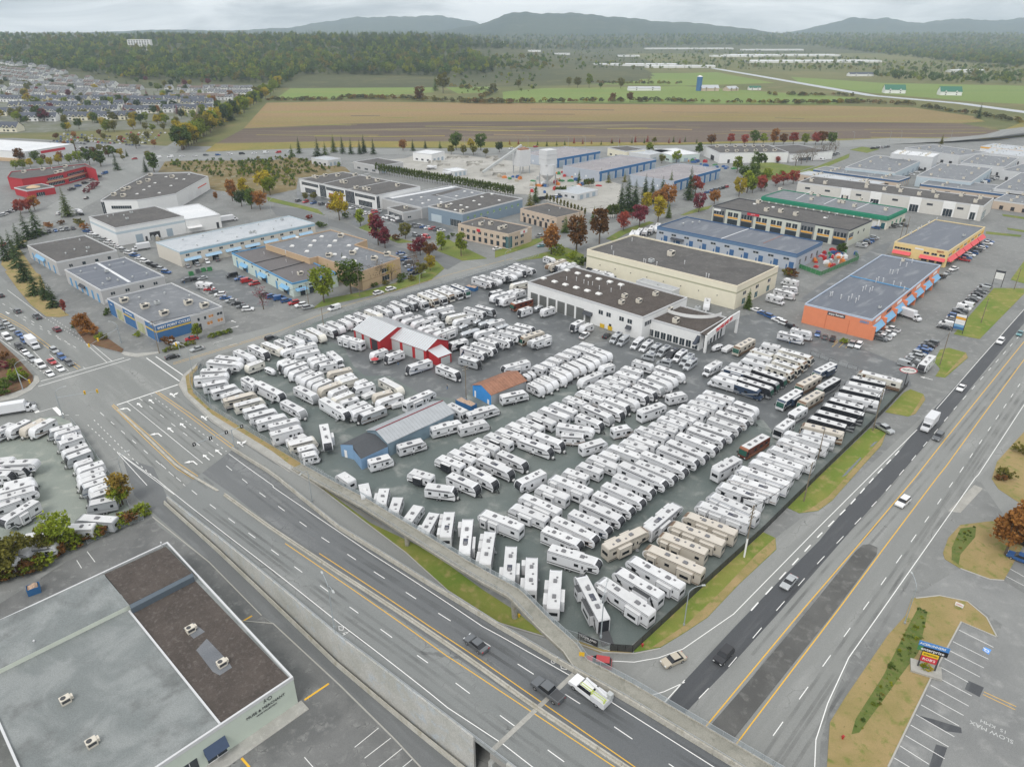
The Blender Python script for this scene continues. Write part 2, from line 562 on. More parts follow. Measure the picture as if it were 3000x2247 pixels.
# dark resurfaced lane of the bypass and the wider median strip
sheet('resurfaced_lane',[[*PP('R4',[(800,1360),(900,1270),(1000,1150),(1270,860),(1560,560),(1761,360)]),*PP('R6',[(740,1657),(1180,1190),(1390,920),(1560,740),(1860,415),(2209,20)]),*PP('R6',[(2209,130),(1790,640),(1640,830),(1400,1130),(940,1657)]),*PP('R4',[(1550,750),(1250,1080),(970,1370),(900,1470)])]],.036,M_dark)
sheet('bypass_median',[[*PP('R5',[(-260,1450),(0,1150),(300,790),(600,420),(640,385),(680,380),(725,400),(720,440),(460,790),(0,1370),(-200,1620)])]],.10,ground_mat('median_asphalt',(.085,.085,.082),(.125,.125,.12),(.17,.168,.16),.1,.5,9,.85,.2),.1)
# asphalt repairs
for k,(fr,pts,m) in enumerate([('R5',[(1245,1160),(1335,1200),(1310,1255),(1225,1210)],M_dark),('R5',[(1060,1525),(1125,1545),(1085,1657),(1020,1657)],M_dark),
        ('R5',[(940,1355),(1040,1380),(1205,1430),(1208,1462),(1110,1450)],M_dark),('R5',[(1130,190),(1280,40),(1330,60),(1200,200)],M_conc)]):
    sheet('asphalt_patch' if k < 3 else 'concrete_patch',[PP(fr,pts)],.0345+.0005*k,m)

# ------------------------------------------------------------------ verges and islands
def verge(name,fr,pts,m=None,h=.1):
    p=[P(fr,*q) for q in pts] if isinstance(fr,str) else [P(*q) for q in pts]
    return sheet(name,[p],h,m or M_grass,h-.005)
verge('grass_verge','R4',[(700,1000),(850,972),(985,890),(1120,800),(1300,610),(1515,410),(1510,345),(1440,312),(1100,620),(700,985)],M_grass)
verge('grass_verge','J',[(850,1395),(1000,1465),(1230,1435),(1400,1310),(1780,880),(2000,640),(2060,480),(1900,430),(1850,440),(1250,1010),(870,1380)])
verge('grass_verge','R6',[(1085,850),(1270,885),(1330,865),(1410,750),(1395,705),(1290,665),(1240,690)])
verge('grass_verge','R6',[(1490,560),(1570,572),(1755,410),(1740,370),(1600,330),(1530,345),(1480,440),(1530,500)])
verge('grass_verge','U7',[(1640,1600),(1850,1640),(2209,1275),(2209,1230),(1965,1228),(1725,1500)])
verge('grass_verge','U7',[(2100,1160),(2209,1190),(2300,1080),(2300,960),(2209,1010)])
verge('grass_verge','R5',[(1100,430),(1130,345),(1200,270),(1380,248),(1545,262),(1600,320),(1450,585),(1370,582),(1200,520),(1110,465)],M_grassb)
verge('grass_verge','R5',[(922,690),(1080,675),(1240,708),(1350,800),(1410,912),(1205,823),(1030,1150),(780,1657),(640,1950),(400,1950),(435,1657),(452,1400),(545,1250),(785,900),(885,790)],M_grassb)
verge('grass_verge','R6',[(1948,1390),(1990,1250),(2209,1010),(2500,800),(2500,1600),(2209,1605),(2130,1557),(2000,1470)],M_grassb)
for fr,q in (('R4',[(850,970),(985,888),(1120,798),(1300,608),(1513,408),(1508,345),(1400,440),(1200,650),(1000,840),(800,972)]),('J',[(1010,1462),(1230,1432),(1400,1307),(1780,877),(1998,637),(2056,482),(1980,580),(1720,860),(1350,1265),(1120,1420)]),('R6',[(1290,880),(1330,863),(1408,750),(1395,708),(1360,770)]),('R6',[(1555,568),(1752,410),(1738,372),(1690,420)])):
    sheet('dry_grass',[PP(fr,q)],.108,M_grassb)
# green ditches in the verges
M_ditch=ground_mat('ditch_grass',(.085,.125,.025),(.13,.155,.04),(.17,.15,.06),.3,1.1,14,.95,.2,0,None,.6)
sheet('ditch_grass',[PP('R5',[(960,740),(1010,770),(1000,830),(960,1000),(860,1130),(760,1270),(620,1460),(575,1470),(600,1380),(760,1130),(890,870)])],.112,M_ditch)
sheet('ditch_grass',[PP('R5',[(1150,400),(1200,290),(1290,280),(1285,340),(1200,440),(1190,500),(1150,470)])],.112,M_ditch)
M_pud=mat('ditch_water',(.12,.14,.14),.12,0,.1,1,0,.6)
sheet('ditch_water',[PP('J',[(1510,1030),(1600,930),(1640,890),(1740,790),(1755,800),(1640,930),(1560,1010)]),PP('J',[(1850,670),(1900,610),(1955,590),(1900,650)])],.115,M_pud)
# grass strips beside the overpass and the west fence
verge('grass_verge',None,[('R3',130,-60),('R3',300,70),('R3',560,260),('R3',900,420),('R3',1200,640),('R3',1400,770),('R3',1560,905),('R3',1290,825),('R3',1000,640),('R3',760,425),('R3',480,215)])
verge('grass_verge',None,[('R4',250,880),('R4',340,920),('R4',520,985),('R4',690,1000),('R4',640,1005),('R4',500,1000),('R4',330,935)],M_grassb)
verge('grass_verge',None,[('R0',1640,600),('R0',1560,680),('R0',1560,830),('R0',1700,960),('R0',2209,1265),('E',300,1200),('E',0,1180),('R0',2209,1310),('R0',1720,1010),('R0',1520,830),('R0',1500,700),('R0',1560,630)],M_grassb)
verge('grass_verge',None,[('E',0,1180),('E',700,1600),('R3',330,90),('R3',130,-60),('R0',2209,1325)],M_grassb,.098)
# sidewalk round the lot's west side
sw=[('R0',1600,590),('R0',1480,690),('R0',1450,765),('R0',1500,850),('R0',1720,1060),('R0',2209,1375),('E',0,1195),('R0',2209,1310),('R0',1720,1010),('R0',1520,830),('R0',1500,700),('R0',1580,630)]
sheet('sidewalk',[[P(*q) for q in sw]],.14,M_walkc,.13)
sheet('sidewalk',[PP('R0',[(0,905),(140,870),(260,805),(322,740),(310,700),(280,690),(270,740),(220,790),(120,830),(0,865)])],.14,M_walkc,.13)
sheet('sidewalk',[PP('R0',[(980,510),(1010,530),(1110,545),(1290,512),(1280,500),(1100,515),(1010,500)])],.14,M_walkc,.13)
verge('planting_bed','R0',[(0,860),(120,825),(220,785),(268,735),(265,690),(150,560),(0,420),(-120,330),(-120,900)],ground_mat('bark_mulch',(.12,.06,.035),(.16,.09,.05),(.09,.10,.03),.3,1.0,12,.95),.12)
verge('grass_verge','R0',[(140,-10),(250,120),(375,215),(480,220),(560,205),(500,160),(380,40),(330,-120),(180,-200),(40,-150)],M_grassb)
verge('grass_verge',None,[('U4',10,1040),('U4',60,1090),('U4',200,1250),('U4',380,1340),('U4',360,1200),('U4',150,900),('U4',240,830),('U4',400,700),('U4',320,760),('U4',100,900),('U4',20,980)],M_grassb,.103)
verge('planting_bed','R0',[(560,270),(700,200),(800,340),(1000,480),(985,505),(700,430),(590,290)],MATS['bark_mulch'],.12)
# kerbed parking edge lines
def kerb(pts,w=.2,h=.15,name='kerb',parent=None,m=None):
    mb=MB()
    L=offset_line(pts,w/2);Rr=offset_line(pts,-w/2)
    for k in range(len(pts)-1):
        z=(pts[k].z,pts[k+1].z)
        a0,b0,a1,b1=L[k],Rr[k],L[k+1],Rr[k+1]
        mb.face([(b0.x,b0.y,z[0]+h),(b1.x,b1.y,z[1]+h),(a1.x,a1.y,z[1]+h),(a0.x,a0.y,z[0]+h)])
        mb.face([(b0.x,b0.y,z[0]-.02),(b1.x,b1.y,z[1]-.02),(b1.x,b1.y,z[1]+h),(b0.x,b0.y,z[0]+h)])
        mb.face([(a1.x,a1.y,z[1]-.02),(a0.x,a0.y,z[0]-.02),(a0.x,a0.y,z[0]+h),(a1.x,a1.y,z[1]+h)])
    o=obj(name,mb,m or M_kerb,parent)
    if parent is None:tag(o,kind='structure')
    return o
kerb(PP('R5',[(785,1657),(1030,1150),(1205,825),(1410,913)]),.25)
kerb(PP('R5',[(1410,913),(1350,800),(1240,708),(1080,675),(945,690)]),.25)
kerb(PP('R5',[(1200,520),(1370,582),(1450,588)]),.25)
kerb(PP('R3',[(-300,810),(0,835),(390,1195),(700,1500),(845,1657),(960,1860)]),.2)
kerb(PP('R2',[(875,225),(1200,485),(1500,790)]),.2)
kerb(PP('R3',[(190,0),(480,218),(760,428),(1000,645),(1290,830),(1560,912)]),.2)
kerb(PP('R4',[(330,932),(520,1000),(700,1008),(850,978)]),.2)
kerb([P('R0',*q) for q in [(1490,700),(1446,765),(1495,852),(1715,1065),(2209,1380)]]+PP('R3',[(100,-30)]),.2)

# ------------------------------------------------------------------ painted markings (each kind a part of its road)
main_street=bpy.data.objects['main_street'];cross_street=bpy.data.objects['cross_street'];bypass=bpy.data.objects['bypass_road']
ZM=.046
def lines(parent,specs,m,name):
    mb=MB()
    for sp in specs:
        pts=sp[0]
        if sp[1] == 'solid':ribbon(mb,resample(pts,4),sp[2],ZM)
        else:dashes(mb,pts,sp[2],sp[3],sp[4],ZM)
    return obj(name,mb,m,parent)
lines(bypass,[(PP('R5',[(-330,1510),(0,1112),(300,752),(620,380),(940,0)])+PP('R6',[(1560,1085),(1850,725),(2209,280),(2450,-10)]),'solid',.18)],M_ypaint,'yellow_line')
lines(bypass,[(PP('R5',[(-230,1720),(0,1412),(500,755),(760,405),(1065,0)])+PP('R6',[(1580,1285),(1850,912),(2209,425),(2500,40)]),'solid',.18)],M_ypaint,'yellow_line')
lines(bypass,[(PP('R5',[(365,1657),(372,1500),(440,1290),(560,1030),(1285,0)])+PP('R6',[(1840,1355),(2209,790),(2500,370)]),'solid',.15)],M_wpaint,'edge_line')
lines(bypass,[(PP('R4',[(560,1048),(700,1055),(840,1030),(980,980),(1270,780),(1761,280)])+PP('R6',[(1000,1330),(1345,990)]),'solid',.15)],M_wpaint,'edge_line')
lines(bypass,[(PP('R6',[(1500,825),(1860,412),(2209,20),(2400,-200)]),'solid',.15)],M_wpaint,'edge_line')
lines(bypass,[(PP('R5',[(-230,1960),(15,1632),(740,620),(1160,20)])+PP('R6',[(1640,1410),(2190,600),(2500,160)]),'dash',.14,3.2,6.2)],M_wpaint,'lane_dash')
lines(bypass,[(PP('R4',[(870,1470),(1200,1130),(1480,800),(1761,480)])+PP('R6',[(1050,1535),(1300,1240),(1640,830),(2209,190),(2400,-30)]),'dash',.14,3.4,6.0)],M_wpaint,'lane_dash')
lines(bypass,[(PP('R4',[(1370,760),(1460,660),(1761,330)])+PP('R6',[(800,1600),(1020,1350),(1220,1140)]),'dash',.25,3.0,3.0)],M_wpaint,'lane_dash')
lines(bypass,[(PP('R4',[(760,1255),(870,1225),(990,1170)]),'solid',.15),(PP('R4',[(870,1290),(990,1158)]),'solid',.15)],M_wpaint,'gore_line')
# overpass lines follow the deck
def deck_lines(specs,m,name):
    mb=MB()
    for pts,kind,*a in specs:
        q=[]
        for p in resample(extend(dline(pts),0,60),2.0):
            p.z=deck_z(s_of(p));q.append(p)
        if kind == 'solid':ribbon(mb,q,a[0],.014)
        else:dashes(mb,q,a[0],a[1],a[2],.014)
    return obj(name,mb,m,overpass)
deck_lines([([('R0',960,1315),('R2',895,5),('R3',0,530),('R3',380,832),('R3',1000,1315),('R3',1320,1525),('R3',1490,1657)],'solid',.14)],M_wpaint,'edge_line')
deck_lines([([('R2',920,-80),('R3',-430,100),('R3',85,480),('R3',370,690),('R3',705,930),('R3',1115,1225),('R3',1620,1590)],'dash',.14,3.0,6.2)],M_wpaint,'lane_dash')
deck_lines([([('R0',1850,1322),('R0',2209,1580),('R3',0,52),('R3',560,432),('R3',1200,850),('R4',330,1130),('R4',580,1290),('R4',1160,1657)],'solid',.14)],M_wpaint,'edge_line')
deck_lines([([('R0',1830,1420),('R3',-90,75),('R3',270,335),('R3',560,525),('R3',900,745),('R3',1300,1000),('R4',420,1312),('R4',690,1495)],'dash',.14,3.0,6.2)],M_wpaint,'lane_dash')
deck_lines([([('R3',70,375),('R3',400,600),('R3',1000,1022),('R3',1480,1338)],'solid',.15)],M_ypaint,'yellow_line')
deck_lines([([('R3',265,432),('R3',900,852),('R3',1535,1282)],'solid',.15)],M_ypaint,'yellow_line')
# intersection: stop lines, crosswalks, lane lines, arrows
lines(main_street,[(PP('R0',a),'solid',w) for a,w in [(((945,930),(1440,765)),.5),(((330,738),(1005,548)),.3),(((310,780),(1055,558)),.3),(((1185,550),(1452,738)),.3),(((1260,538),(1485,692)),.3),(((250,930),(305,990)),1.2),(((440,950),(500,1010)),1.2),(((305,990),(440,950)),.2)]],M_wpaint,'crosswalk_line')
lines(main_street,[(PP('R0',a),'solid',.14) for a in [((1030,905),(1640,1400)),((700,440),(865,585)),((745,440),(905,575)),((270,495),(430,660)),((400,520),(555,655)),((950,1315),(1190,1580)),((1000,1350),(1415,1657)),((0,400),(200,550)),((60,0),(360,225)),((1725,430),(1880,390)),((1850,450),(1950,425))]],M_wpaint,'lane_line')
lines(main_street,[(PP('R0',a),'dash',.14,1.0,1.6) for a in [((1220,850),(1840,1310)),((710,1090),(960,1320)),((760,1050),(1100,1390)),((1100,1390),(1350,1600)),((365,225),(710,440)),((420,225),(750,440)),((200,560),(380,690)),((530,1010),(680,1015))]],M_wpaint,'guide_dash')
lines(main_street,[(PP('R0',a),'dash',.14,2.6,5.0) for a in [((1120,870),(1850,1440)),((810,990),(1540,1620)),((20,110),(620,470)),((0,250),(700,640)),((0,380),(330,600)),((120,200),(600,460))]],M_wpaint,'lane_dash')
ml=[PP('R0',[(915,925),(1200,1170),(1450,1405),(1830,1657)]),PP('R0',[(905,935),(1190,1220),(1430,1445),(1780,1657)]),PP('R0',[(1255,825),(1500,1000),(1890,1290)]),PP('R0',[(1280,825),(1540,1000),(1900,1270)]),
      PP('R0',[(0,190),(200,300),(400,450),(650,625)]),PP('R0',[(0,210),(190,315),(390,470),(630,640)]),PP('R0',[(1400,590),(1800,470),(2209,345)]),PP('R0',[(1400,602),(1800,482),(2209,358)]),PP('R0',[(2209,352)])+PP('U5',[(800,1390),(1700,1120),(2212,990)])]
lines(main_street,[(p,'solid',.13) for p in ml],M_ypaint,'yellow_line')
lines(cross_street,[(PP('U5',[(600,1440),(1240,1280),(1700,1180),(2212,1020)]),'solid',.13)],M_wpaintw,'edge_line')
def arrow_part(fr,x,y,tx,ty,turn=0,scale=1.0,parent=None):
    """lane arrow whose middle is at pixel (x, y), pointing at pixel (tx, ty)"""
    a,b=P(fr,x,y),P(fr,tx,ty)
    d=(b-a);ang=math.atan2(d.y,d.x)
    mb=MB()
    def tri(M):
        mb.face([M @ Vector(p) for p in ((0,-.65,0),(1.5,0,0),(0,.65,0))])
    T=Matrix.Translation
    I=Matrix.Identity(4)
    if turn == 0:
        mb.face([(-2,-.17,0),(.6,-.17,0),(.6,.17,0),(-2,.17,0)]);tri(T((.6,0,0)))
    elif turn == 1:
        mb.face([(-2,-.17,0),(.6,-.17,0),(.9,.17,0),(-2,.17,0)])
        mb.face([(.2,.17,.001),(.9,.17,.001),(1.3,.9,.001),(.75,1.0,.001)]);tri(T((.9,.75,0)) @ Matrix.Rotation(R(65),4,'Z'))
    else:
        mb.face([(-2,-.17,0),(.6,-.17,0),(.6,.17,0),(-2,.17,0)]);tri(T((.6,0,0)))
        mb.face([(-.8,-.17,.001),(-.3,-.17,.001),(.3,-1.0,.001),(-.2,-1.0,.001)]);tri(T((.0,-.85,0)) @ Matrix.Rotation(R(-65),4,'Z'))
    for i,p in enumerate(mb.v):
        mb.v[i]=(p[0]*scale,p[1]*scale,p[2])
    o=obj('turn_arrow',mb,M_wpaint,parent or main_street)
    o.location=(a.x,a.y,deck_z(s_of(a))+.018 if s_of(a) > 38 and parent is None else ZM+.001)
    o.rotation_euler[2]=ang
for x,y,t in [(1035,960,1),(1130,930,0),(1225,900,0),(1395,850,2),(1285,1165,1),(1380,1130,0),(1480,1095,0),(1650,1035,2),(1570,1395,1),(1670,1357,0),(1770,1315,0),(1945,1250,2)]:
    arrow_part('R0',x,y,x-60,y-50,t,.95)
arrow_part('R0',60,185,110,215,0,.9);arrow_part('R0',1890,255,1850,240,0,.8,cross_street);arrow_part('R0',1900,300,1940,290,0,.8,cross_street)
arrow_part('R6',1420,575,1380,565,0,.9,bypass)
# bike symbols on the bridge lanes
def bike_symbol(fr,x,y,tx,ty):
    a=D(fr,x,y);b=D(fr,tx,ty);d=b-a;ang=math.atan2(d.y,d.x)
    mb=MB()
    def ring(cx,cy,r,n=14):
        for k in range(n):
            t0,t1=2*math.pi*k/n,2*math.pi*(k+1)/n
            mb.face([(cx+math.cos(t)*q,cy+math.sin(t)*q,0) for t,q in ((t0,r),(t1,r),(t1,r-.08),(t0,r-.08))])
    ring(-.55,-.4,.38);ring(-.55,.5,.38)
    for p,q in (((-.55,-.4),(-.1,-.05)),((-.55,.5),(.1,.35)),((-.55,.05),(.05,.4)),((-.55,.05),(-.05,-.15)),((-.05,-.15),(.05,.4)),((.1,.2),(.15,.5))):
        ribbon(mb,[Vector((*p,0)),Vector((*q,0))],.08,.001)
    for p,q in (((1.3,-.45),(2.1,0)),((2.1,0),(1.3,.45)),((1.3,.45),(.75,0)),((.75,0),(1.3,-.45))):
        ribbon(mb,[Vector((*p,0)),Vector((*q,0))],.1,.001)
    o=obj('bike_symbol',mb,M_wpaint,overpass)
    o.location=(a.x,a.y,a.z+.02);o.rotation_euler[2]=ang
bike_symbol('R3',415,885,370,845);bike_symbol('R4',260,1055,330,1110)
# parking stall lines
def stalls(parent,frs,m,w=.11):
    for seg in frs:
        mb=MB();ribbon(mb,[P(*seg[0]),P(*seg[1])],w,ZM)
        obj('stall_line',mb,m,parent)
eastp=bpy.data.objects['east_parking'];nearp=bpy.data.objects['near_parking']
st=[]
for a,b,c,d in [((1190,870),(1390,970),0,0),((1157,937),(1360,1038),0,0),((1140,990),(1335,1088),0,0),((1110,1035),(1312,1140),0,0),((1085,1083),(1245,1170),0,0),((1055,1135),(1265,1248),0,0),((1030,1187),(1248,1307),0,0),((1003,1242),(1218,1360),0,0),((975,1300),(1192,1420),0,0),((945,1355),(1165,1482),0,0),((915,1415),(1132,1540),0,0),((885,1475),(1110,1608),0,0),((855,1535),(1020,1640),0,0),((820,1603),(1000,1710),0,0),
                   ((1520,410),(1640,470),0,0),((1500,460),(1620,525),0,0),((1475,515),(1590,580),0,0),((1455,560),(1570,620),0,0)]:
    st.append((('R5',*a),('R5',*b)))
stalls(eastp,st,M_wpaint)
stalls(nearp,[(('R3',605,1432),('R3',468,1543)),(('R3',675,1490),('R3',525,1605)),(('R3',740,1550),('R3',605,1657)),(('R3',800,1610),('R3',690,1700)),(('R2',500,422),('R2',545,482)),(('R2',440,472),('R2',468,517)),(('R3',180,1600),('R3',230,1657))],M_wpaint)
stalls(nearp,[(('R3',180,1272),('R3',320,1178)),(('R2',1385,1605),('R2',1430,1657)),(('R2',1385,825),('R2',1445,790))],M_ypaint,.35)
stalls(eastp,[(('R5',1335,1225),('R5',1520,1310)),(('R5',1330,1240),('R5',1515,1328))],M_ypaint,.12)
stalls(cross_street,[(('R6',820+k*55,335+k*4),('R6',870+k*55,290+k*4)) for k in range(-3,1)]+[(('R6',670,295),('R6',700,265))],M_ypaint)
# blue accessible-parking square and lettering on the east lot
mb=MB();mb.face(PP('R5',[(1325,985),(1340,968),(1378,985),(1362,1012)]));o=obj('accessible_mark',mb,mat('blue_paint',(.10,.30,.72),.6),eastp);o.location.z=ZM
mb=MB();q=P('R5',1351,990)
for k in range(12):
    t0,t1=2*math.pi*k/12,2*math.pi*(k+1)/12
    mb.face([(q.x+math.cos(t)*r_,q.y+math.sin(t)*r_,ZM+.004) for t,r_ in ((t0,.38),(t1,.38),(t1,.25),(t0,.25))])
ribbon(mb,[q+Vector((.1,.2,0)),q+Vector((-.2,.75,0))],.16,ZM+.006);obj('wheelchair_mark',mb,M_wpaint,eastp)
pa,pb=P('R5',1468,1497),P('R5',1288,1412)
dv=(pb-pa);an=math.atan2(dv.y,dv.x)
o=put('ground_lettering',text_mesh('SLOW MAX',1.15,M_wpaintw,.004),eastp,((pa+pb)/2)+Vector((0,0,ZM)),an)
pa,pb=P('R5',1455,1452),P('R5',1325,1395)
o=put('ground_lettering',text_mesh('15  KMH',1.0,M_wpaintw,.004),eastp,((pa+pb)/2)+Vector((0,0,ZM)),an)
# ------------------------------------------------------------------ overpass walls, barriers, walkway
M_wall=ground_mat('retaining_wall_concrete',(.40,.40,.37),(.48,.475,.45),(.42,.465,.50),.12,.5,4,.85,.12)
M_barr=ground_mat('barrier_concrete',(.36,.345,.30),(.45,.435,.39),(.30,.28,.22),.3,.8,5,.85,.2)
M_galv=mat('galvanised_steel',(.45,.48,.50),.45,.6,.1,3)
M_pole=mat('painted_pole',(.38,.42,.44),.5,.3,.06,2)
M_black=mat('black_metal',(.02,.02,.022),.5,.2,.1,3)
M_dgrey=mat('dark_grey',(.06,.062,.066),.6,0,.1,3)
M_white=mat('white_shell',(.80,.81,.82),.45,0,.05,.8,0,.4)
M_girder=mat('girder_concrete',(.30,.29,.27),.9,0,.15,1)
def alpha_mat(name,c,alpha,rough=.6,metal=0.0):
    m,t,b=new_mat(name)
    b.inputs['Base Color'].default_value=tuple(c)+(1,)
    b.inputs['Roughness'].default_value=rough
    b.inputs['Metallic'].default_value=metal
    b.inputs['Alpha'].default_value=alpha
    return m
M_screen=alpha_mat('dark_fence_screen',(.025,.023,.02),.82)
M_link=alpha_mat('chain_link',(.42,.45,.46),.30)
M_baluster=alpha_mat('baluster_infill',(.40,.46,.50),.42)

def wall_run(name,label,cat,line,off,prof,m,seg=4.0,part='panel',gap=.02,z_from=None):
    """long concrete piece cut into its cast segments; prof = [(o, z)] across, z_from gives an absolute lower z"""
    root=thing(name,label,cat,line[0])
    o0=line[0]
    ctr=resample(line,1.0)
    acc,start=0,0
    k=0
    while k < len(ctr)-1:
        j=k;L=0
        while j < len(ctr)-1 and L < seg:
            L += (ctr[j+1]-ctr[j]).length;j += 1
        sub=[ctr[k],ctr[j]]
        d=(sub[1]-sub[0]);d.z=0;d.normalize()
        sub=[sub[0]+d*gap,sub[1]-d*gap]
        nn=Vector((-d.y,d.x,0))
        mb=MB();n=len(prof);i=0
        for p in sub:
            for (o,z) in prof:
                zz=p.z+z if z_from is None or z >-90 else z_from
                q=p+nn*(o+off);mb.v.append((q.x-o0.x,q.y-o0.y,zz-o0.z))
        for a in range(n):
            b=(a+1) % n
            mb.f.append((a,b,n+b,n+a));mb.m.append(0)
        mb.f.append(tuple(range(n)));mb.m.append(0);mb.f.append(tuple(range(n,2*n))[::-1]);mb.m.append(0)
        put(part,recalc(mb.mesh(part,[m])),root)
        k=j
    return root
def between(line,s0,s1):
    return [p for p in line if s0 <= s_of(p) <= s1]
END=225*KS
nw_a=between(near_wall,36*KS,J_S);nw_b=between(near_wall,J_S+1,END)
wall_run('retaining_wall','tall concrete retaining wall of the overpass above the frontage road','wall',nw_a,0,[(-.25,-99),(.15,-99),(.15,.8),(.0,.85),(-.25,.85)],M_wall,6.0,'wall_panel',.012,0.0)
wall_run('bridge_parapet','concrete bridge parapet over the bypass facing the near parking lot','wall',nw_b,0,[(-.3,-1.6),(.3,-1.6),(.3,.8),(-.3,.8)],M_wall,6.0,'parapet_panel',.012)
wall_run('concrete_barrier','low concrete barrier along the frontage lane at the foot of the retaining wall','barrier',[Vector((p.x,p.y,.03)) for p in offset_line(near_wall,-.9) if 52*KS < s_of(p) < 190*KS],0,[(-.3,0),(.3,0),(.12,.8),(-.12,.8)],M_barr,5.0,'barrier_segment')
fw_line=between(far_wall,36*KS,END)
wall_run('concrete_barrier','concrete barrier on the walkway side of the overpass lanes','barrier',fw_line,0,[(-.28,-.1),(.28,-.1),(.14,.85),(-.14,.85)],M_barr,5.0,'barrier_segment')
wall_run('retaining_wall','retaining wall of the overpass above the grass strip and slip lane','wall',between(far_wall,40*KS,J_S),.35,[(-.2,-99),(.2,-99),(.2,-.12),(-.2,-.12)],M_wall,6.0,'wall_panel',.012,0.0)
wall_run('median_barrier','low concrete median barrier down the middle of the overpass','barrier',between(median,60*KS,END),0,[(-.42,0),(.42,0),(.42,.18),(.16,.22),(.12,.62),(-.12,.62),(-.16,.22),(-.42,.18)],M_barr,4.0,'barrier_segment')
wall_run('median_island','narrow raised concrete median from the stop line to the overpass','island',between(median,2,60*KS),0,[(-.3,0),(.3,0),(.3,.15),(-.3,.15)],M_barr,8.0,'island_slab',.005)
# bridge slab, girders, abutment
mb=MB()
for s0,s1 in zip(np.arange(J_S,END-4,6),np.arange(J_S+6,END+2,6)):
    a,b,c,d=at_s(near_wall,s0),at_s(near_wall,s1),at_s(far_wall,s1),at_s(far_wall,s0)
    lo=[Vector((p.x,p.y,p.z-1.2)) for p in (a,b,c,d)]
    mb.face([lo[3],lo[2],lo[1],lo[0]])
    mb.face([d,c,lo[2],lo[3]]);mb.face([b,a,lo[0],lo[1]])
br=thing('overpass_bridge','concrete bridge carrying the overpass across the bypass','bridge',(0,0,0))
put('deck_slab',recalc(mb.mesh('deck_slab',[M_girder])),br)
for t in (.1,.3,.5,.7,.9):
    a=at_s(near_wall,J_S).lerp(at_s(far_wall,J_S),t);b=at_s(near_wall,END-6).lerp(at_s(far_wall,END-6),t)
    mb=MB();mb.bar(a-Vector((0,0,1.55)),b-Vector((0,0,1.55)),.6,.65);obj('girder',mb,M_girder,br)
mb=MB();a,b=at_s(near_wall,J_S),at_s(far_wall,J_S)
mb.bar(Vector((a.x,a.y,2.4)),Vector((b.x,b.y,2.4)),.8,4.8);obj('abutment',mb,M_wall,br)
mb=MB();ribbon(mb,[a.lerp(b,t) for t in np.linspace(0.02,.98,12)],.75,.018);obj('expansion_joint',mb,M_conc,br)
for s0 in (190*KS,):
    for t in (.15,.5,.85):
        p=at_s(near_wall,s0).lerp(at_s(far_wall,s0),t);mb=MB();mb.cyl((p.x,p.y,0),(p.x,p.y,5.2),.5,.5,12);obj('pier',mb,M_girder,br)

def railing(name,label,line,h,post=2.0,m=None,infill=None,rails=(1.0,),r=.035,group=None):
    root=thing(name,label,'railing',line[0],0,group)
    o0=line[0]
    L=[p-o0 for p in resample(line,post)]
    mb=MB()
    for p in L:mb.cyl(p,p+Vector((0,0,h)),r*1.3,r*1.3,5)
    obj('posts',mb,m or M_galv,root)['kind']='stuff'
    for f in rails:
        mb=MB();mb.path([p+Vector((0,0,h*f)) for p in L],r,5);obj('rail',mb,m or M_galv,root)
    if infill:
        mb=MB()
        for a,b in zip(L[:-1],L[1:]):
            mb.face([a+Vector((0,0,.1)),b+Vector((0,0,.1)),b+Vector((0,0,h-.06)),a+Vector((0,0,h-.06))])
        obj('infill',mb,infill,root)
    return root
def raise_line(l,dz,off=0.0):
    return [Vector((p.x,p.y,p.z+dz)) for p in (offset_line(l,off) if off else l)]
railing('wall_railing','double steel pipe railing on top of the tall retaining wall',raise_line(nw_a+nw_b,.84,-.08),.55,2.4,None,None,(1.0,.45),.045)
railing('barrier_railing','single steel rail on top of the barrier beside the walkway',raise_line(between(far_wall,70*KS,END),.84),.4,2.4,None,None,(1.0,),.045)

# pedestrian walkway rising beside the lot
wk=[P('X',868,1366,.25),P('E',0,1085,1.0),P('E',500,1352,2.7),P('K',-657,215,4.4),P('K',0,625,5.3),P('K',300,800,6.0),P('K',560,940,6.6),P('K',640,985,6.75),P('K',720,1060,6.85),P('K',1000,1350,7.0),P('K',1330,1657,7.06)]
fb=offset_line(between(far_wall,s_of(wk[-1])+3,END),1.9)
wk2=[Vector((p.x,p.y,7.06)) for p in fb]
wkl=resample(wk,1.5)+resample(wk2,3)
wroot=thing('pedestrian_walkway','narrow concrete pedestrian ramp climbing on piers beside the trailer lot','walkway',wkl[0])
o0=wkl[0]
mb=MB()
La,Lb=offset_line(wkl,1.45),offset_line(wkl,-1.45)
for k in range(len(wkl)-1):
    for (p,q,r_,s_) in ((Lb[k],Lb[k+1],La[k+1],La[k]),):
        mb.face([p-o0,q-o0,r_-o0,s_-o0])
        dn=Vector((0,0,-.45))
        mb.face([La[k]-o0,La[k+1]-o0,La[k+1]-o0+dn,La[k]-o0+dn])
        mb.face([Lb[k+1]-o0,Lb[k]-o0,Lb[k]-o0+dn,Lb[k+1]-o0+dn])
        mb.face([La[k]-o0+dn,La[k+1]-o0+dn,Lb[k+1]-o0+dn,Lb[k]-o0+dn])
put('deck',recalc(mb.mesh('deck',[ground_mat('walkway_concrete',(.25,.245,.21),(.32,.31,.27),(.20,.20,.17),.2,.8,9,.88,.2)])),wroot)
for off in (1.36,-1.36):
    q=offset_line(wkl,off)
    mb=MB()
    for a,b in zip(q[:-1],q[1:]):
        mb.bar(a-o0+Vector((0,0,.1)),b-o0+Vector((0,0,.1)),.16,.2)
    obj('edge_kerb',mb,M_barr,wroot)
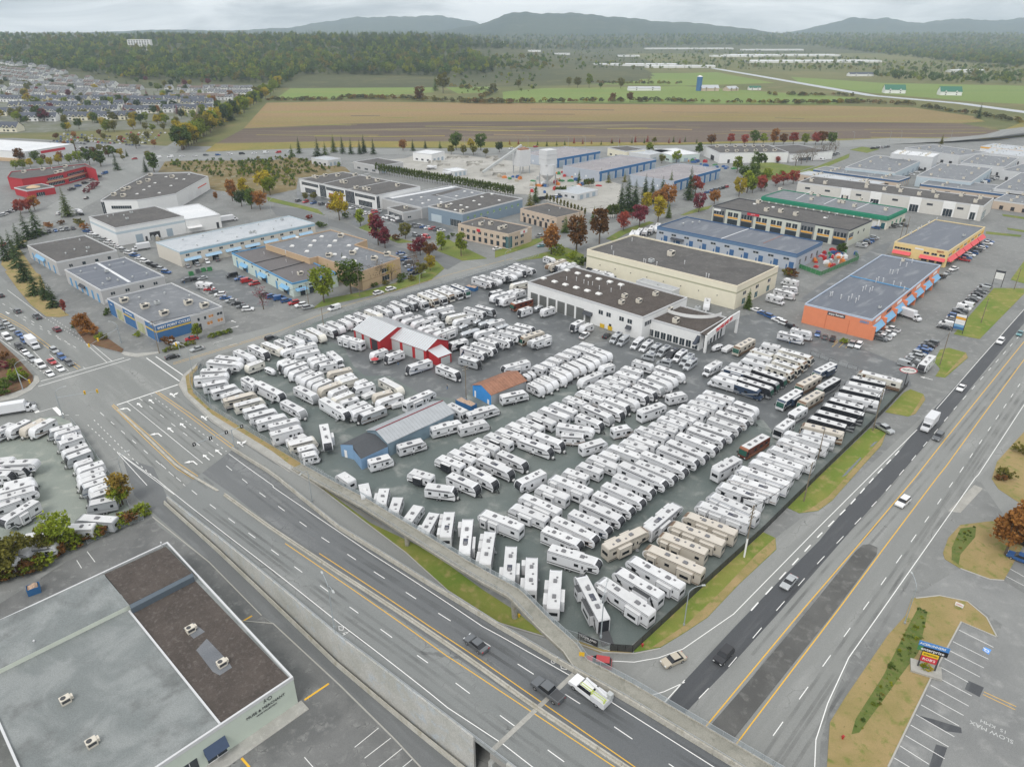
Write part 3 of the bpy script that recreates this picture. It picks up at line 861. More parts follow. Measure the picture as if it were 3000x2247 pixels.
for fr,x,y,zt in (('R3',770,385,3.4),('R3',1385,800,6.1),('R3',275,45,1.6)):
    p=P(fr,x,y);c=min(wkl,key=lambda w:(Vector((w.x,w.y))-Vector((p.x,p.y))).length)
    mb=MB();mb.cyl((p.x-o0.x,p.y-o0.y,-o0.z),(c.x-o0.x,c.y-o0.y,c.z-.45-o0.z) if (Vector((c.x-p.x,c.y-p.y))).length < 1 else (p.x-o0.x,p.y-o0.y,c.z-.5-o0.z),.55,.55,14)
    mb.bar(Vector((p.x,p.y,c.z-.75))-o0,Vector((c.x,c.y,c.z-.75))-o0,1.0,.6)
    obj('pier',mb,M_barr,wroot)
# supporting wall under the low end
low=[p for p in wkl if p.z < 2.4]
mb=MB()
for a,b in zip(low[:-1],low[1:]):
    mb.face([Vector((a.x,a.y,.05))-o0,Vector((b.x,b.y,.05))-o0,b-o0-Vector((0,0,.4)),a-o0-Vector((0,0,.4))])
obj('ramp_wall',mb,M_wall,wroot)
railing('walkway_railing','blue-grey picket railing on the trailer lot side of the pedestrian ramp',raise_line(wkl,.2,1.36),1.15,2.0,None,M_baluster,(1.0,.1))
railing('walkway_railing','thin pipe railing on the street side of the pedestrian ramp',raise_line([p for p in wkl if p.z < 7.0],.2,-1.36),.85,2.0,None,None,(1.0,.5))

# ------------------------------------------------------------------ fences
def fence(name,label,pts,h,post=3.0,pm=None,screen=None,cat='fence',ptop=.0,pr=.045):
    root=thing(name,label,cat,pts[0])
    o0=pts[0];L=[p-o0 for p in resample(pts,post)]
    pmesh=MB().cyl((0,0,0),(0,0,h+ptop),pr,pr,6).mesh('post',[pm or M_black])
    for p in L:put('post',pmesh,root,p)
    mb=MB();mb.path([p+Vector((0,0,h)) for p in L],.03,5);obj('top_rail',mb,pm or M_black,root)
    mb=MB();mb.path([p+Vector((0,0,.12)) for p in L],.025,4);obj('bottom_rail',mb,pm or M_black,root)
    mb=MB()
    for a,b in zip(L[:-1],L[1:]):
        mb.face([a+Vector((0,0,.05)),b+Vector((0,0,.05)),b+Vector((0,0,h)),a+Vector((0,0,h))])
    obj('screen',mb,screen or M_screen,root)
    return root
fence('lot_fence','long dark screened fence between the trailers and the bypass verge',[*PP('R4',[(690,1000),(1050,665),(1440,310)]),*PP('J',[(870,1385),(1250,1010),(1800,470),(2071,190)]),P('R6',1265,640)],1.9,3.0,M_black,M_screen)
fence('lot_gate','short black picket gate at the lot corner beside the curved lane',PP('R4',[(562,992),(690,1000)]),1.8,1.3,M_black,M_screen,'gate')
fence('chain_link_fence','grey chain-link fence from the picket gate to the pedestrian ramp',PP('R4',[(562,992),(300,905),(200,850)]),1.8,3.0,M_galv,M_link)
fence('chain_link_fence','grey chain-link fence along the sidewalk on the west side of the trailer lot',[P('R0',*q) for q in [(1655,632),(1540,715),(1545,780),(1570,835),(1700,960),(2209,1265)]]+PP('E',[(0,1025)]),1.8,3.0,M_galv,M_link)
fence('chain_link_fence','grey chain-link fence round the small lot across the street',PP('M',[(700,195),(760,270),(850,400),(960,570),(1100,760),(1230,960),(1270,1050),(1400,1135),(1120,1235),(850,1370)]),1.8,3.0,M_galv,M_link)
fence('yard_fence','low wire fence along the north street behind the trailers',[*PP('A',[(540,400),(1000,230)]),*PP('B',[(0,380),(560,190),(1100,60)]),*PP('C',[(560,400),(1080,240),(1760,40)])],1.5,4.0,M_galv,M_link)
fence('dealer_fence','black chain-link fence across the dealership driveway lot',PP('R6',[(480,385),(700,470),(860,515)]),1.6,3.0,M_black,M_link)
# banners on the fences
def panel_sign(parent_label,name,c,ang,w,h,z,face_m,texts,cat='sign',posts=0,thick=.08,post_m=None,back=None,group=None):
    """flat sign board at plan point c facing direction ang; texts = [(string, size, u, v, material)]"""
    root=thing(name,parent_label,cat,(c.x,c.y,0),ang,group)
    mb=MB();mb.box(-thick,0,-w/2,w/2,z,z+h);obj('board',mb,face_m,root)
    for t in texts:
        o=put('lettering',text_mesh(t[0],t[1],t[4],.02,'CENTER',t[5] if len(t) > 5 else 0.0),root)
        o.matrix_local=Matrix.Translation((.015,t[2],z+t[3])) @ Matrix.Rotation(R(90),4,'Z') @ Matrix.Rotation(R(90),4,'X')
    if posts:
        for k in range(posts):
            y=0 if posts == 1 else -w/2*.8+w*.8*k/(posts-1)
            mb=MB();mb.cyl((-thick/2-.05,y,0),(-thick/2-.05,y,z+h*.5),.07,.07,7);obj('post',mb,post_m or M_galv,root)
    return root
M_bannerk=mat('black_banner',(.035,.036,.04),.6,0,.2,2)
M_letterw=mat('white_lettering',(.82,.82,.82),.6,0,.03,2)
c=P('R4',432,950);d=P('R4',470,965)-P('R4',397,932)
panel_sign('black fence banner with white dealership lettering beside the ramp','fence_banner',c,math.atan2(d.y,d.x)-R(90),4.0,1.5,.35,M_bannerk,[('TRAVELAND',.62,0,.95,M_letterw,.012),('RV SALES',.32,0,.45,M_letterw)])
M_bangrey=mat('grey_banner',(.20,.22,.23),.6,0,.25,3)
for fr,x,y,dx,dy,lab in (('A',195,490,40,-45,'grey banner on the chain-link fence at the street corner'),('A',245,865,50,35,'grey banner on the west fence beside the lamp post'),('A',495,1020,50,40,'grey banner on the west fence below the tan trailer'),('A',845,1225,40,35,'grey banner on the west fence opposite the sign gantry'),('A',1330,1560,60,45,'pale blue banner on the west fence near the ramp start')):
    a,b=P(fr,x-dx,y-dy+12),P(fr,x+dx,y+dy+12);d=b-a
    panel_sign(lab,'fence_banner',(a+b)/2,math.atan2(d.y,d.x)-R(90),min(3.0,d.length),1.1,.45,M_bangrey,[])
# ------------------------------------------------------------------ trailers and motorhomes: prototypes
M_fib=mat('fibreglass_white',(.66,.67,.69),.38,0,.06,.5,0,.45,0,.1)
M_fibt=mat('fibreglass_tan',(.52,.48,.415),.4,0,.05,.5,0,.45,0,.05)
M_fibc=mat('fibreglass_cream',(.69,.67,.605),.38,0,.04,.5,0,.45,0,.05)
M_fibg=mat('fibreglass_grey',(.40,.42,.44),.38,0,.05,.5,0,.45,0,.08)
M_fibk=mat('fibreglass_black',(.028,.03,.036),.25,0,.1,.5,0,.5)
M_fibn=mat('fibreglass_maroon',(.13,.035,.022),.25,0,.2,.5,0,.5)
M_fibb=mat('fibreglass_navy',(.035,.055,.095),.25,0,.1,.5,0,.5)
M_roofw=mat('rubber_roof_white',(.62,.625,.63),.6,0,.14,.9,0,.3,0,.08)
M_rooft=mat('rubber_roof_tan',(.55,.51,.45),.6,0,.08,.9,0,.3,0,.05)
M_roofg=mat('rubber_roof_grey',(.52,.53,.53),.6,0,.08,.9,0,.3,0,.08)
M_glass=mat('tinted_glass',(.018,.02,.024),.08,0,0,1,0,.6)
M_glassg=mat('green_windshield',(.03,.10,.075),.08,0,0,1,0,.6)
M_strk=mat('black_graphic',(.022,.022,.025),.4,0,.05,2)
M_strg=mat('grey_graphic',(.27,.28,.29),.4,0,.05,2)
M_strb=mat('brown_graphic',(.16,.10,.06),.4,0,.05,2)
M_stro=mat('orange_graphic',(.26,.10,.05),.4,0,.1,2)
M_ac=mat('air_conditioner_grey',(.17,.17,.18),.5,0,.08,2)
M_acw=mat('air_conditioner_white',(.66,.66,.66),.5,0,.05,2)
M_solar=mat('solar_panel',(.055,.06,.085),.2,.1,.1,4,0,.6)
M_tyre=mat('tyre',(.022,.022,.023),.85,0,.1,4)
M_rim=mat('wheel_rim',(.40,.41,.42),.4,.6,.05,4)
M_alu=mat('polished_aluminium',(.62,.64,.66),.28,.85,.06,1.5)
M_steel=mat('black_steel',(.03,.03,.032),.6,.3,.1,4)
M_awn=mat('awning_roll',(.10,.10,.11),.5,0,.05,2)

WH={}
def wheel_mesh(r=.36,w=.24):
    if (r,w) not in WH:
        t=MB().cyl((0,-w/2,0),(0,w/2,0),r,r,12).mesh('wheel',[M_tyre])
        k=MB().cyl((0,-w/2-.012,0),(0,w/2+.012,0),r*.58,r*.58,8).mesh('rim',[M_rim])
        WH[(r,w)]=(t,k)
    return WH[(r,w)]
DROP={'roof_vent':.25,'solar_panel':.4,'awning':.3,'slide_out':.25,'propane_cover':.3}
class Proto:
    """a list of parts (name, mesh, location, [(sub-part name, mesh)])"""
    def __init__(self):self.parts=[]
    def add(self,name,mb,m,loc=(0,0,0),subs=()):
        me=mb if isinstance(mb,bpy.types.Mesh) else mb.mesh(name,as_list(m))
        self.parts.append((name,me,loc,list(subs)));return self
    def wheels(self,xs,y,r=.36,w=.24):
        t,k=wheel_mesh(r,w)
        for x in xs:
            for s in (-1,1):
                self.parts.append(('wheel',t,(x,s*y,r),[('rim',k)]))
    def make(self,name,label,cat,loc,rz,group=None,sc=(1,1,1),over=None,rg=None):
        root=thing(name,label,cat,loc,rz,group)
        root.scale=sc
        for nm,me,lc,subs in self.parts:
            if rg and nm in DROP and rg.random() < DROP[nm]:continue
            o=put(nm,me,root,lc)
            if over and nm in over:override(o,0,over[nm])
            for sn,sm in subs:put(sn,sm,o)
        return root
SIDE_W=1.22
def sbox(mb,x0,x1,z0,z1,side,proud=.02,W=SIDE_W):
    y=W*side
    a,b=(y,y+proud) if side > 0 else (y-proud,y)
    mb.box(x0,x1,a,b,z0,z1)
    return mb
def spoly(mb,pts,side,W=SIDE_W,e=.008):
    y=(W+e)*side
    p=[(x,y,z) for x,z in pts]
    mb.face(p if side < 0 else p[::-1])
    return mb
def strip(prof,W,e=.014):
    """skin laid over part of a side profile"""
    mb=MB()
    for (x0,z0),(x1,z1) in zip(prof[:-1],prof[1:]):
        d=Vector((x1-x0,z1-z0)).normalized();nx,nz=d.y*e,-d.x*e
        mb.face([(x0+nx,-W,z0+nz),(x0+nx,W,z0+nz),(x1+nx,W,z1+nz),(x1+nx,-W,z1+nz)])
    return mb
def roof_kit(p,x0,x1,z,ac=1,solar=0,seed=0,acm=None):
    r=random.Random(seed)
    L=x1-x0
    am=acm or M_ac
    for k in range(ac):
        cx=x0+L*((.5,),(.28,.72),(.2,.5,.8))[ac-1][k]+r.uniform(-.3,.3)
        mb=MB();mb.extrude_y([(cx-.5,z),(cx+.5,z),(cx+.42,z+.26),(cx+.1,z+.32),(cx-.36,z+.28)],-.36,.36);p.add('air_conditioner',mb,am)
    vm=MB().box(-.2,.2,-.2,.2,0,.12).mesh('roof_vent',[M_ac])
    for k in range(2+(L > 7)):
        p.parts.append(('roof_vent',vm,(x0+L*(.12+.35*k+r.uniform(-.04,.04)),r.choice((-.35,.3)),z),[]))
    if solar:
        cx=x0+L*r.uniform(.3,.6);mb=MB().box(cx-.8,cx+.8,-.5,.5,z+.02,z+.07);p.add('solar_panel',mb,M_solar)
def slide(p,x0,x1,side,z0=.85,z1=3.0,dep=.7,m=None,topm=None,win=True):
    y0,y1=(SIDE_W,SIDE_W+dep) if side > 0 else (-SIDE_W-dep,-SIDE_W)
    mb=MB().box(x0,x1,y0,y1,z0,z1)
    subs=[]
    t=MB().box(x0-.03,x1+.03,y0,y1+.03 if side > 0 else y1,z1,z1+.03).mesh('slide_roof',[topm or M_roofw]);subs.append(('slide_roof',t))
    if win:
        w=MB();sbox(w,x0+(x1-x0)*.2,x0+(x1-x0)*.75,1.65,2.35,side,.02,SIDE_W+dep);subs.append(('window',w.mesh('window',[M_glass])))
    e=MB()
    for zz in (z0,z1-.08):sbox(e,x0,x1,zz,zz+.07,side,.012,SIDE_W+dep)
    for xx in (x0,x1-.07):sbox(e,xx,xx+.07,z0+.08,z1-.09,side,.012,SIDE_W+dep)
    subs.append(('slide_trim',e.mesh('slide_trim',[M_strk])))
    p.add('slide_out',mb,m or M_fib,(0,0,0),subs)
def wins(p,spec,z0,z1,sides=(-1,1),W=SIDE_W,m=None):
    for x0,x1 in spec:
        for s in sides:
            p.add('window',sbox(MB(),x0,x1,z0,z1,s,.02,W),m or M_glass)
def travel_trailer(L,body=None,cap=None,st=None,low=None,roof=None,seed=0,slides=0,solar=0,style=0,acm=None):
    p=Proto();h=L/2;b=body or M_fib;st=st or M_strg
    prof=[(-h,.62),(h-.4,.62),(h-.05,.95),(h,1.55),(h-.13,2.2),(h-.48,2.82),(h-.85,3.08),(h-1.3,3.18),(-h+.3,3.18),(-h+.06,3.08),(-h,2.9)]
    p.add('body',MB().extrude_y(prof,-SIDE_W,SIDE_W),b)
    p.add('roof',MB().box(-h+.2,h-1.3,-SIDE_W+.1,SIDE_W-.1,3.18,3.215),roof or M_roofw)
    if cap:p.add('front_cap',strip(prof[2:7],SIDE_W-.12),cap)
    lm=low or st
    for s in (-1,1):
        g=MB();sbox(g,-h+.01,h-.45,.63,1.0 if low else .78,s,.008)
        if style == 0:
            spoly(g,[(-h+.1,1.25),(-h*.2,1.0),(h*.5,1.25),(h-.15,1.9),(h-.1,2.15),(h*.4,1.5),(-h*.25,1.2)],s)
            spoly(g,[(-h+.05,2.72),(h-.75,2.72),(h-.8,2.82),(-h+.05,2.82)],s,e=.009)
        elif style == 1:
            spoly(g,[(-h+.05,1.15),(h-.1,1.5),(h-.1,1.75),(-h+.05,1.3)],s);spoly(g,[(-h+.05,2.75),(h-.8,2.75),(h-.85,2.83),(-h+.05,2.83)],s,e=.009)
        else:
            spoly(g,[(-h+.05,1.35),(-h+1.8,2.55),(-h+2.3,2.55),(-h+.9,1.35)],s);spoly(g,[(h*.1,1.0),(h-.25,1.05),(h-.15,1.35),(h*.25,1.2)],s)
        p.add('side_graphic',g,lm if low else st)
        e=MB();sbox(e,-h,h-1.25,3.08,3.18,s,.015);p.add('roof_edge',e,M_strk)
    wins(p,[(-h*.75,-h*.75+.9),(h*.28,h*.28+1.1)],1.65,2.3)
    p.add('window',MB().box(-h-.02,-h,-.6,.6,1.6,2.3),M_glass)
    p.add('door',sbox(MB(),h*.0-.4,h*.0+.35,.8,2.65,-1,.025),b,subs=[('door_window',sbox(MB(),-.2,.18,1.7,2.35,-1,.02,SIDE_W+.025).mesh('door_window',[M_glass]))])
    p.add('awning',MB().cyl((-h+.8,-SIDE_W-.1,2.95),(h-1.6,-SIDE_W-.1,2.95),.085,.085,6),M_awn)
    roof_kit(p,-h+.4,h-1.5,3.2,1,solar,seed,acm)
    xw=-.05*L
    p.wheels((xw-.45,xw+.45) if L > 6.4 else (xw,),SIDE_W-.16,.35)
    t=MB()
    for s in (-1,1):t.bar((h-.4,s*.8,.5),(h+1.0,0,.5),.1,.12)
    t.cyl((h+.7,0,.05),(h+.7,0,1.0),.05,.05,6);p.add('tongue',t,M_steel)
    p.add('propane_cover',MB().extrude_y([(h+.1,.56),(h+.5,.56),(h+.45,1.0),(h+.3,1.1),(h+.12,1.0)],-.3,.3),M_acw)
    for k in range(slides):
        slide(p,-h*.35+k*10,h*.35+k*10,1 if not k else -1,.85,2.9,.75,low and M_fibk or b,roof)
    return p
def fifth_wheel(L,body=None,cap=None,st=None,roof=None,seed=0,slides=(),solar=0,style=0,low=None):
    p=Proto();h=L/2;b=body or M_fib;st=st or M_strk
    prof=[(-h,.72),(h-3.0,.72),(h-2.7,1.6),(h-.55,1.68),(h-.14,2.05),(h,2.65),(h-.13,3.2),(h-.45,3.6),(h-.95,3.8),(h-1.4,3.86),(-h+.2,3.86),(-h+.03,3.72),(-h,3.5)]
    p.add('body',MB().extrude_y(prof,-SIDE_W,SIDE_W),b)
    p.add('roof',MB().box(-h+.12,h-1.35,-SIDE_W+.08,SIDE_W-.08,3.86,3.895),roof or M_roofw)
    if cap:p.add('front_cap',strip(prof[4:9],SIDE_W-.2),cap)
    for s in (-1,1):
        g=MB()
        if style == 0:
            spoly(g,[(-h+.05,1.05),(h-3.2,1.0),(h-2.6,1.75),(h-.4,1.9),(h-.3,2.15),(h-2.8,2.0),(h-3.6,1.25),(-h+.05,1.25)],s)
            spoly(g,[(h-2.4,2.5),(h-.6,2.9),(h-.45,3.15),(h-2.6,2.65)],s)
        elif style == 1:
            spoly(g,[(-h+.05,.9),(h-3.1,.9),(h-3.1,1.05),(-h+.05,1.1)],s);spoly(g,[(h-3.2,1.5),(h-.5,2.3),(h-.35,2.5),(h-3.4,1.75)],s)
        else:
            spoly(g,[(-h+.3,.85),(-h+1.6,3.2),(-h+2.1,3.2),(-h+1.0,.85)],s);spoly(g,[(h-2.9,1.8),(h-1.0,3.4),(h-.7,3.3),(h-2.2,1.8)],s)
        spoly(g,[(-h+.02,3.42),(h-1.0,3.42),(h-1.1,3.5),(-h+.02,3.5)],s,e=.009)
        p.add('side_graphic',g,st)
        e=MB();sbox(e,-h,h-1.35,3.76,3.86,s,.015);p.add('roof_edge',e,M_strk)
        c=MB();spoly(c,[(h-.7,1.72),(h-.16,2.1),(h-.02,2.65),(h-.15,3.15),(h-.47,3.56),(h-.65,3.5),(h-.33,3.1),(h-.2,2.65),(h-.35,2.2)],s,e=.012);p.add('cap_edge',c,M_fib if cap else st)
    wins(p,[(-h*.8,-h*.8+1.0),(h*.05,h*.05+.9),(h-2.3,h-1.4)],2.0,2.7)
    p.add('rear_window',MB().box(-h-.02,-h,-.85,.85,1.9,2.7),M_glass)
    p.add('door',sbox(MB(),h*.3,h*.3+.75,.9,2.9,-1,.025),b,subs=[('door_window',sbox(MB(),h*.3+.2,h*.3+.55,1.9,2.6,-1,.02,SIDE_W+.025).mesh('door_window',[M_glass]))])
    p.add('awning',MB().cyl((-h+1.0,-SIDE_W-.1,3.5),(h-2.4,-SIDE_W-.1,3.5),.09,.09,6),M_awn)
    roof_kit(p,-h+.6,h-1.6,3.88,2,solar,seed)
    p.wheels((-.1*L-.5,-.1*L+.5),SIDE_W-.16,.4)
    t=MB()
    for s in (-1,1):t.box(h-3.1,h-2.95,s*.9-.06,s*.9+.06,.05,1.6)
    p.add('landing_leg',t,M_steel)
    p.add('step',MB().box(h*.3,h*.3+.7,-SIDE_W-.5,-SIDE_W,.3,.36).box(h*.3,h*.3+.7,-SIDE_W-.25,-SIDE_W,.55,.6),M_strg)
    for x0,x1,s in slides:slide(p,x0*L,x1*L,s,.95,3.35,.8,b,low or roof)
    return p
def coach(L,body=None,low=None,st=None,roof=None,seed=0,slides=(),green=True,style=0):
    p=Proto();h=L/2;b=body or M_fib;W=1.26
    prof=[(-h,.42),(h-.25,.42),(h-.03,.75),(h,1.3),(h-.1,2.3),(h-.28,3.0),(h-.6,3.35),(h-1.0,3.46),(-h+.35,3.46),(-h+.08,3.35),(-h,3.1)]
    p.add('body',MB().extrude_y(prof,-W,W),b)
    p.add('roof',MB().box(-h+.25,h-1.0,-W+.1,W-.1,3.46,3.495),roof or M_roofw)
    p.add('windshield',strip([(h-.008,1.42),(h-.1,2.3),(h-.25,2.9)],W-.1),M_glassg if green else M_glass)
    p.add('front_cap',strip([(h-.26,2.95),(h-.6,3.35),(h-1.0,3.46)],W-.02),low or st or M_strk)
    for s in (-1,1):
        g=MB()
        spoly(g,[(-h+.02,.45),(h-.3,.45),(h-.08,.8),(h-.06,1.15),(-h+.02,1.0)],s,W)
        if style == 0:
            spoly(g,[(-h+.05,2.3),(-h+2.5,1.6),(0,1.25),(h-1.5,1.5),(h-.9,1.15),(0,.98),(-h+2.4,1.2),(-h+.05,1.7)],s,W,.01)
        else:
            spoly(g,[(-h+.02,1.05),(h-1.2,1.2),(h-1.6,3.2),(h-2.3,3.2),(h-1.9,1.5),(-h+.02,1.45)],s,W,.01)
        p.add('side_graphic',g,st or M_strk)
        if low:p.add('side_panel',sbox(MB(),-h+.02,h-1.3,1.6,3.3,s,.006,W),low)
        p.add('window',sbox(MB(),h-1.25,h-.3,1.55,2.6,s,.02,W),M_glass)
        p.add('mirror',MB().box(h-.1,h+.12,s*(W+.1),s*(W+.35),1.6,2.1) if s > 0 else MB().box(h-.1,h+.12,-(W+.35),-(W+.1),1.6,2.1),M_steel)
        p.add('headlight',MB().box(h-.06,h+.015,s*.85-.2,s*.85+.2,.75,.95),M_white)
    wins(p,[(-h*.8,-h*.8+1.1),(-h*.35,-h*.35+1.3),(h*.15,h*.15+1.3)],1.85,2.6,(-1,1),W)
    p.add('rear_window',MB().box(-h-.02,-h,-.8,.8,2.1,2.8),M_glass)
    p.add('door',sbox(MB(),h-2.2,h-1.5,.55,2.6,-1,.02,W),b)
    p.add('awning',MB().cyl((-h+1.5,-W-.09,3.25),(h-2.4,-W-.09,3.25),.09,.09,6),M_awn)
    roof_kit(p,-h+.6,h-1.4,3.48,2 if L < 11.5 else 3,0,seed)
    p.wheels((h-2.3,),W-.17,.45,.3);p.wheels((-h+2.6,-h+3.6) if L > 11 else (-h+2.6,),W-.17,.45,.3)
    for x0,x1,s in slides:slide(p,x0*L,x1*L,s,.9,3.0,.65,low or b,M_roofw)
    return p
def class_c(L,body=None,st=None,roof=None,seed=0,style=0):
    p=Proto();h=L/2;b=body or M_fib;W=1.2
    p.add('body',MB().extrude_y([(-h,.52),(h-2.3,.52),(h-2.3,1.95),(h-1.1,2.02),(h-.88,2.3),(h-.95,2.75),(h-1.35,3.08),(h-1.8,3.14),(-h+.2,3.14),(-h,2.95)],-W,W),b)
    p.add('roof',MB().box(-h+.15,h-1.7,-W+.08,W-.08,3.14,3.175),roof or M_roofw)
    p.add('cab',MB().extrude_y([(h-2.28,.48),(h-.08,.48),(h,.85),(h-.08,1.12),(h-1.02,1.32),(h-1.5,1.94),(h-2.28,1.94)],-1.02,1.02),b)
    p.add('windshield',strip([(h-1.05,1.34),(h-1.48,1.92)],.92),M_glass)
    p.add('overcab_window',strip([(h-.87,2.35),(h-.95,2.72)],.8),M_glass)
    p.add('grille',MB().box(h-.02,h+.015,-.6,.6,.6,.95),M_strk)
    for s in (-1,1):
        g=MB();spoly(g,[(-h+.05,.9),(0,1.0),(h-2.4,1.7),(h-1.0,2.3),(h-1.0,2.6),(h-2.6,2.0),(0,1.3),(-h+.05,1.3)],s,W);sbox(g,-h,h-2.35,.55,.72,s,.008,W);p.add('side_graphic',g,st or M_strk)
        p.add('window',sbox(MB(),h-2.05,h-1.45,1.3,1.85,s,.015,1.02),M_glass)
        p.add('headlight',MB().box(h-.08,h+.01,s*.82-.14,s*.82+.14,.78,1.0),M_white)
    wins(p,[(-h*.75,-h*.75+.9),(-h*.1,-h*.1+1.0)],1.6,2.25,(-1,1),W)
    p.add('door',sbox(MB(),-h*.4,-h*.4+.7,.7,2.5,-1,.02,W),b)
    roof_kit(p,-h+.4,h-2.0,3.16,1,0,seed)
    p.wheels((h-1.0,-h+2.0),.98,.38,.26)
    return p
def camper_van(L=6.2,body=None,seed=0):
    p=Proto();h=L/2;b=body or M_fibg;W=1.0
    p.add('body',MB().extrude_y([(-h,.38),(h-.06,.38),(h,.8),(h-.12,1.1),(h-.95,1.32),(h-1.75,2.2),(h-2.2,2.55),(-h+.15,2.66),(-h,2.4)],-W,W),b)
    p.add('windshield',strip([(h-1.0,1.38),(h-1.72,2.16)],W-.12),M_glass)
    for s in (-1,1):
        p.add('window',sbox(MB(),h-2.3,h-1.5,1.4,1.95,s,.015,W),M_glass)
        p.add('window',sbox(MB(),-h+.5,h-2.6,1.45,2.1,s,.015,W),M_glass)
        p.add('headlight',MB().box(h-.1,h+.01,s*.75-.16,s*.75+.16,.75,1.0),M_white)
    p.add('rear_window',MB().box(-h-.02,-h+.06,-.7,.7,1.5,2.1),M_glass)
    p.add('grille',MB().box(h-.03,h+.012,-.5,.5,.6,.9),M_strk)
    p.add('solar_panel',MB().box(-h+.6,-h+2.0,-.55,.55,2.68,2.74),M_solar)
    p.add('air_conditioner',MB().box(-.1,.7,-.35,.35,2.6,2.88),M_acw)
    p.wheels((h-1.0,-h+1.4),W-.12,.36,.24)
    return p
def pod_trailer(L=7.5,W=1.15,H=2.75,m=None):
    """rounded aluminium trailer"""
    p=Proto();h=L/2;mb=MB()
    st=[(-h,.25),(-h+.15,.62),(-h+.5,.88),(-h+1.0,.98),(-h+1.6,1),(h-1.7,1),(h-1.1,.97),(h-.55,.85),(h-.2,.6),(h,.25)]
    n=16;zc=.55+(H-.55)/2
    for x,k in st:
        for j in range(n):
            t=2*math.pi*j/n
            c,s=math.cos(t),math.sin(t)
            y=math.copysign(abs(c) ** .55,c)*W*(k if k > .6 else k*1.3);z=zc+math.copysign(abs(s) ** .6,s)*(H-.55)/2*(k*.8+.2 if s > 0 else .9+.1*k)
            mb.v.append((x,y,z))
    for i in range(len(st)-1):
        for j in range(n):
            a,b=i*n+j,i*n+(j+1) % n
            mb.f.append((a,a+n,b+n,b));mb.m.append(0)
    mb.f.append(tuple(range(n)));mb.m.append(0);q=(len(st)-1)*n
    mb.f.append(tuple(range(q,q+n))[::-1]);mb.m.append(0)
    me=recalc(mb.mesh('body',[m or M_alu],True));p.add('body',me,None)
    for s in (-1,1):
        for x0 in (-h*.6,-h*.05,h*.4):p.add('window',sbox(MB(),x0,x0+.8,1.5,2.05,s,.05,W-.03),M_glass)
    p.add('front_window',strip([(h-.33,1.5),(h-.5,2.1)],.6,.12),M_glass)
    p.add('air_conditioner',MB().extrude_y([(-.6,H-.02),(.6,H-.02),(.45,H+.26),(-.4,H+.26)],-.35,.35),M_acw)
    p.wheels((-.4,.4) if L > 6 else (0,),W-.2,.34)
    t=MB()
    for s in (-1,1):t.bar((h-.5,s*.6,.48),(h+.9,0,.48),.09,.1)
    p.add('tongue',t,M_steel)
    return p
def folded_camper(L=4.6):
    p=Proto();h=L/2
    p.add('body',MB().box(-h,h,-1.05,1.05,.55,1.1),M_fib)
    p.add('roof',MB().extrude_y([(-h-.05,1.1),(h+.05,1.1),(h,1.45),(h-.3,1.6),(-h+.3,1.6),(-h,1.45)],-1.1,1.1),M_roofw)
    p.add('air_conditioner',MB().box(-.4,.4,-.3,.3,1.6,1.82),M_acw)
    p.wheels((-.2,),.98,.32)
    t=MB();t.bar((h,.6,.5),(h+1.0,0,.5),.08,.1).bar((h,-.6,.5),(h+1.0,0,.5),.08,.1);p.add('tongue',t,M_steel)
    return p
def truck_camper(L=4.5):
    p=Proto();h=L/2
    p.add('body',MB().extrude_y([(-h,.5),(h-1.6,.5),(h-1.6,1.45),(h,1.5),(h,2.3),(h-.4,2.7),(-h,2.7)],-1.05,1.05),M_fib)
    wins(p,[(-h*.7,-h*.7+.7),(h*.35,h*.35+.7)],1.6,2.1,(-1,1),1.05)
    p.add('roof',MB().box(-h+.1,h-.5,-.95,.95,2.7,2.73),M_roofw);roof_kit(p,-h+.3,h-.6,2.73,1,0,3)
    t=MB()
    for x in (-h+.2,h-1.8):
        for s in (-1,1):t.box(x,x+.1,s*1.15-.05,s*1.15+.05,0,1.6)
    p.add('jack',t,M_steel)
    return p
S2=((-.35,.05,1),(.12,.28,1));S3=((-.38,-.12,1),(-.02,.2,1),(.24,.4,1),(-.3,0,-1))
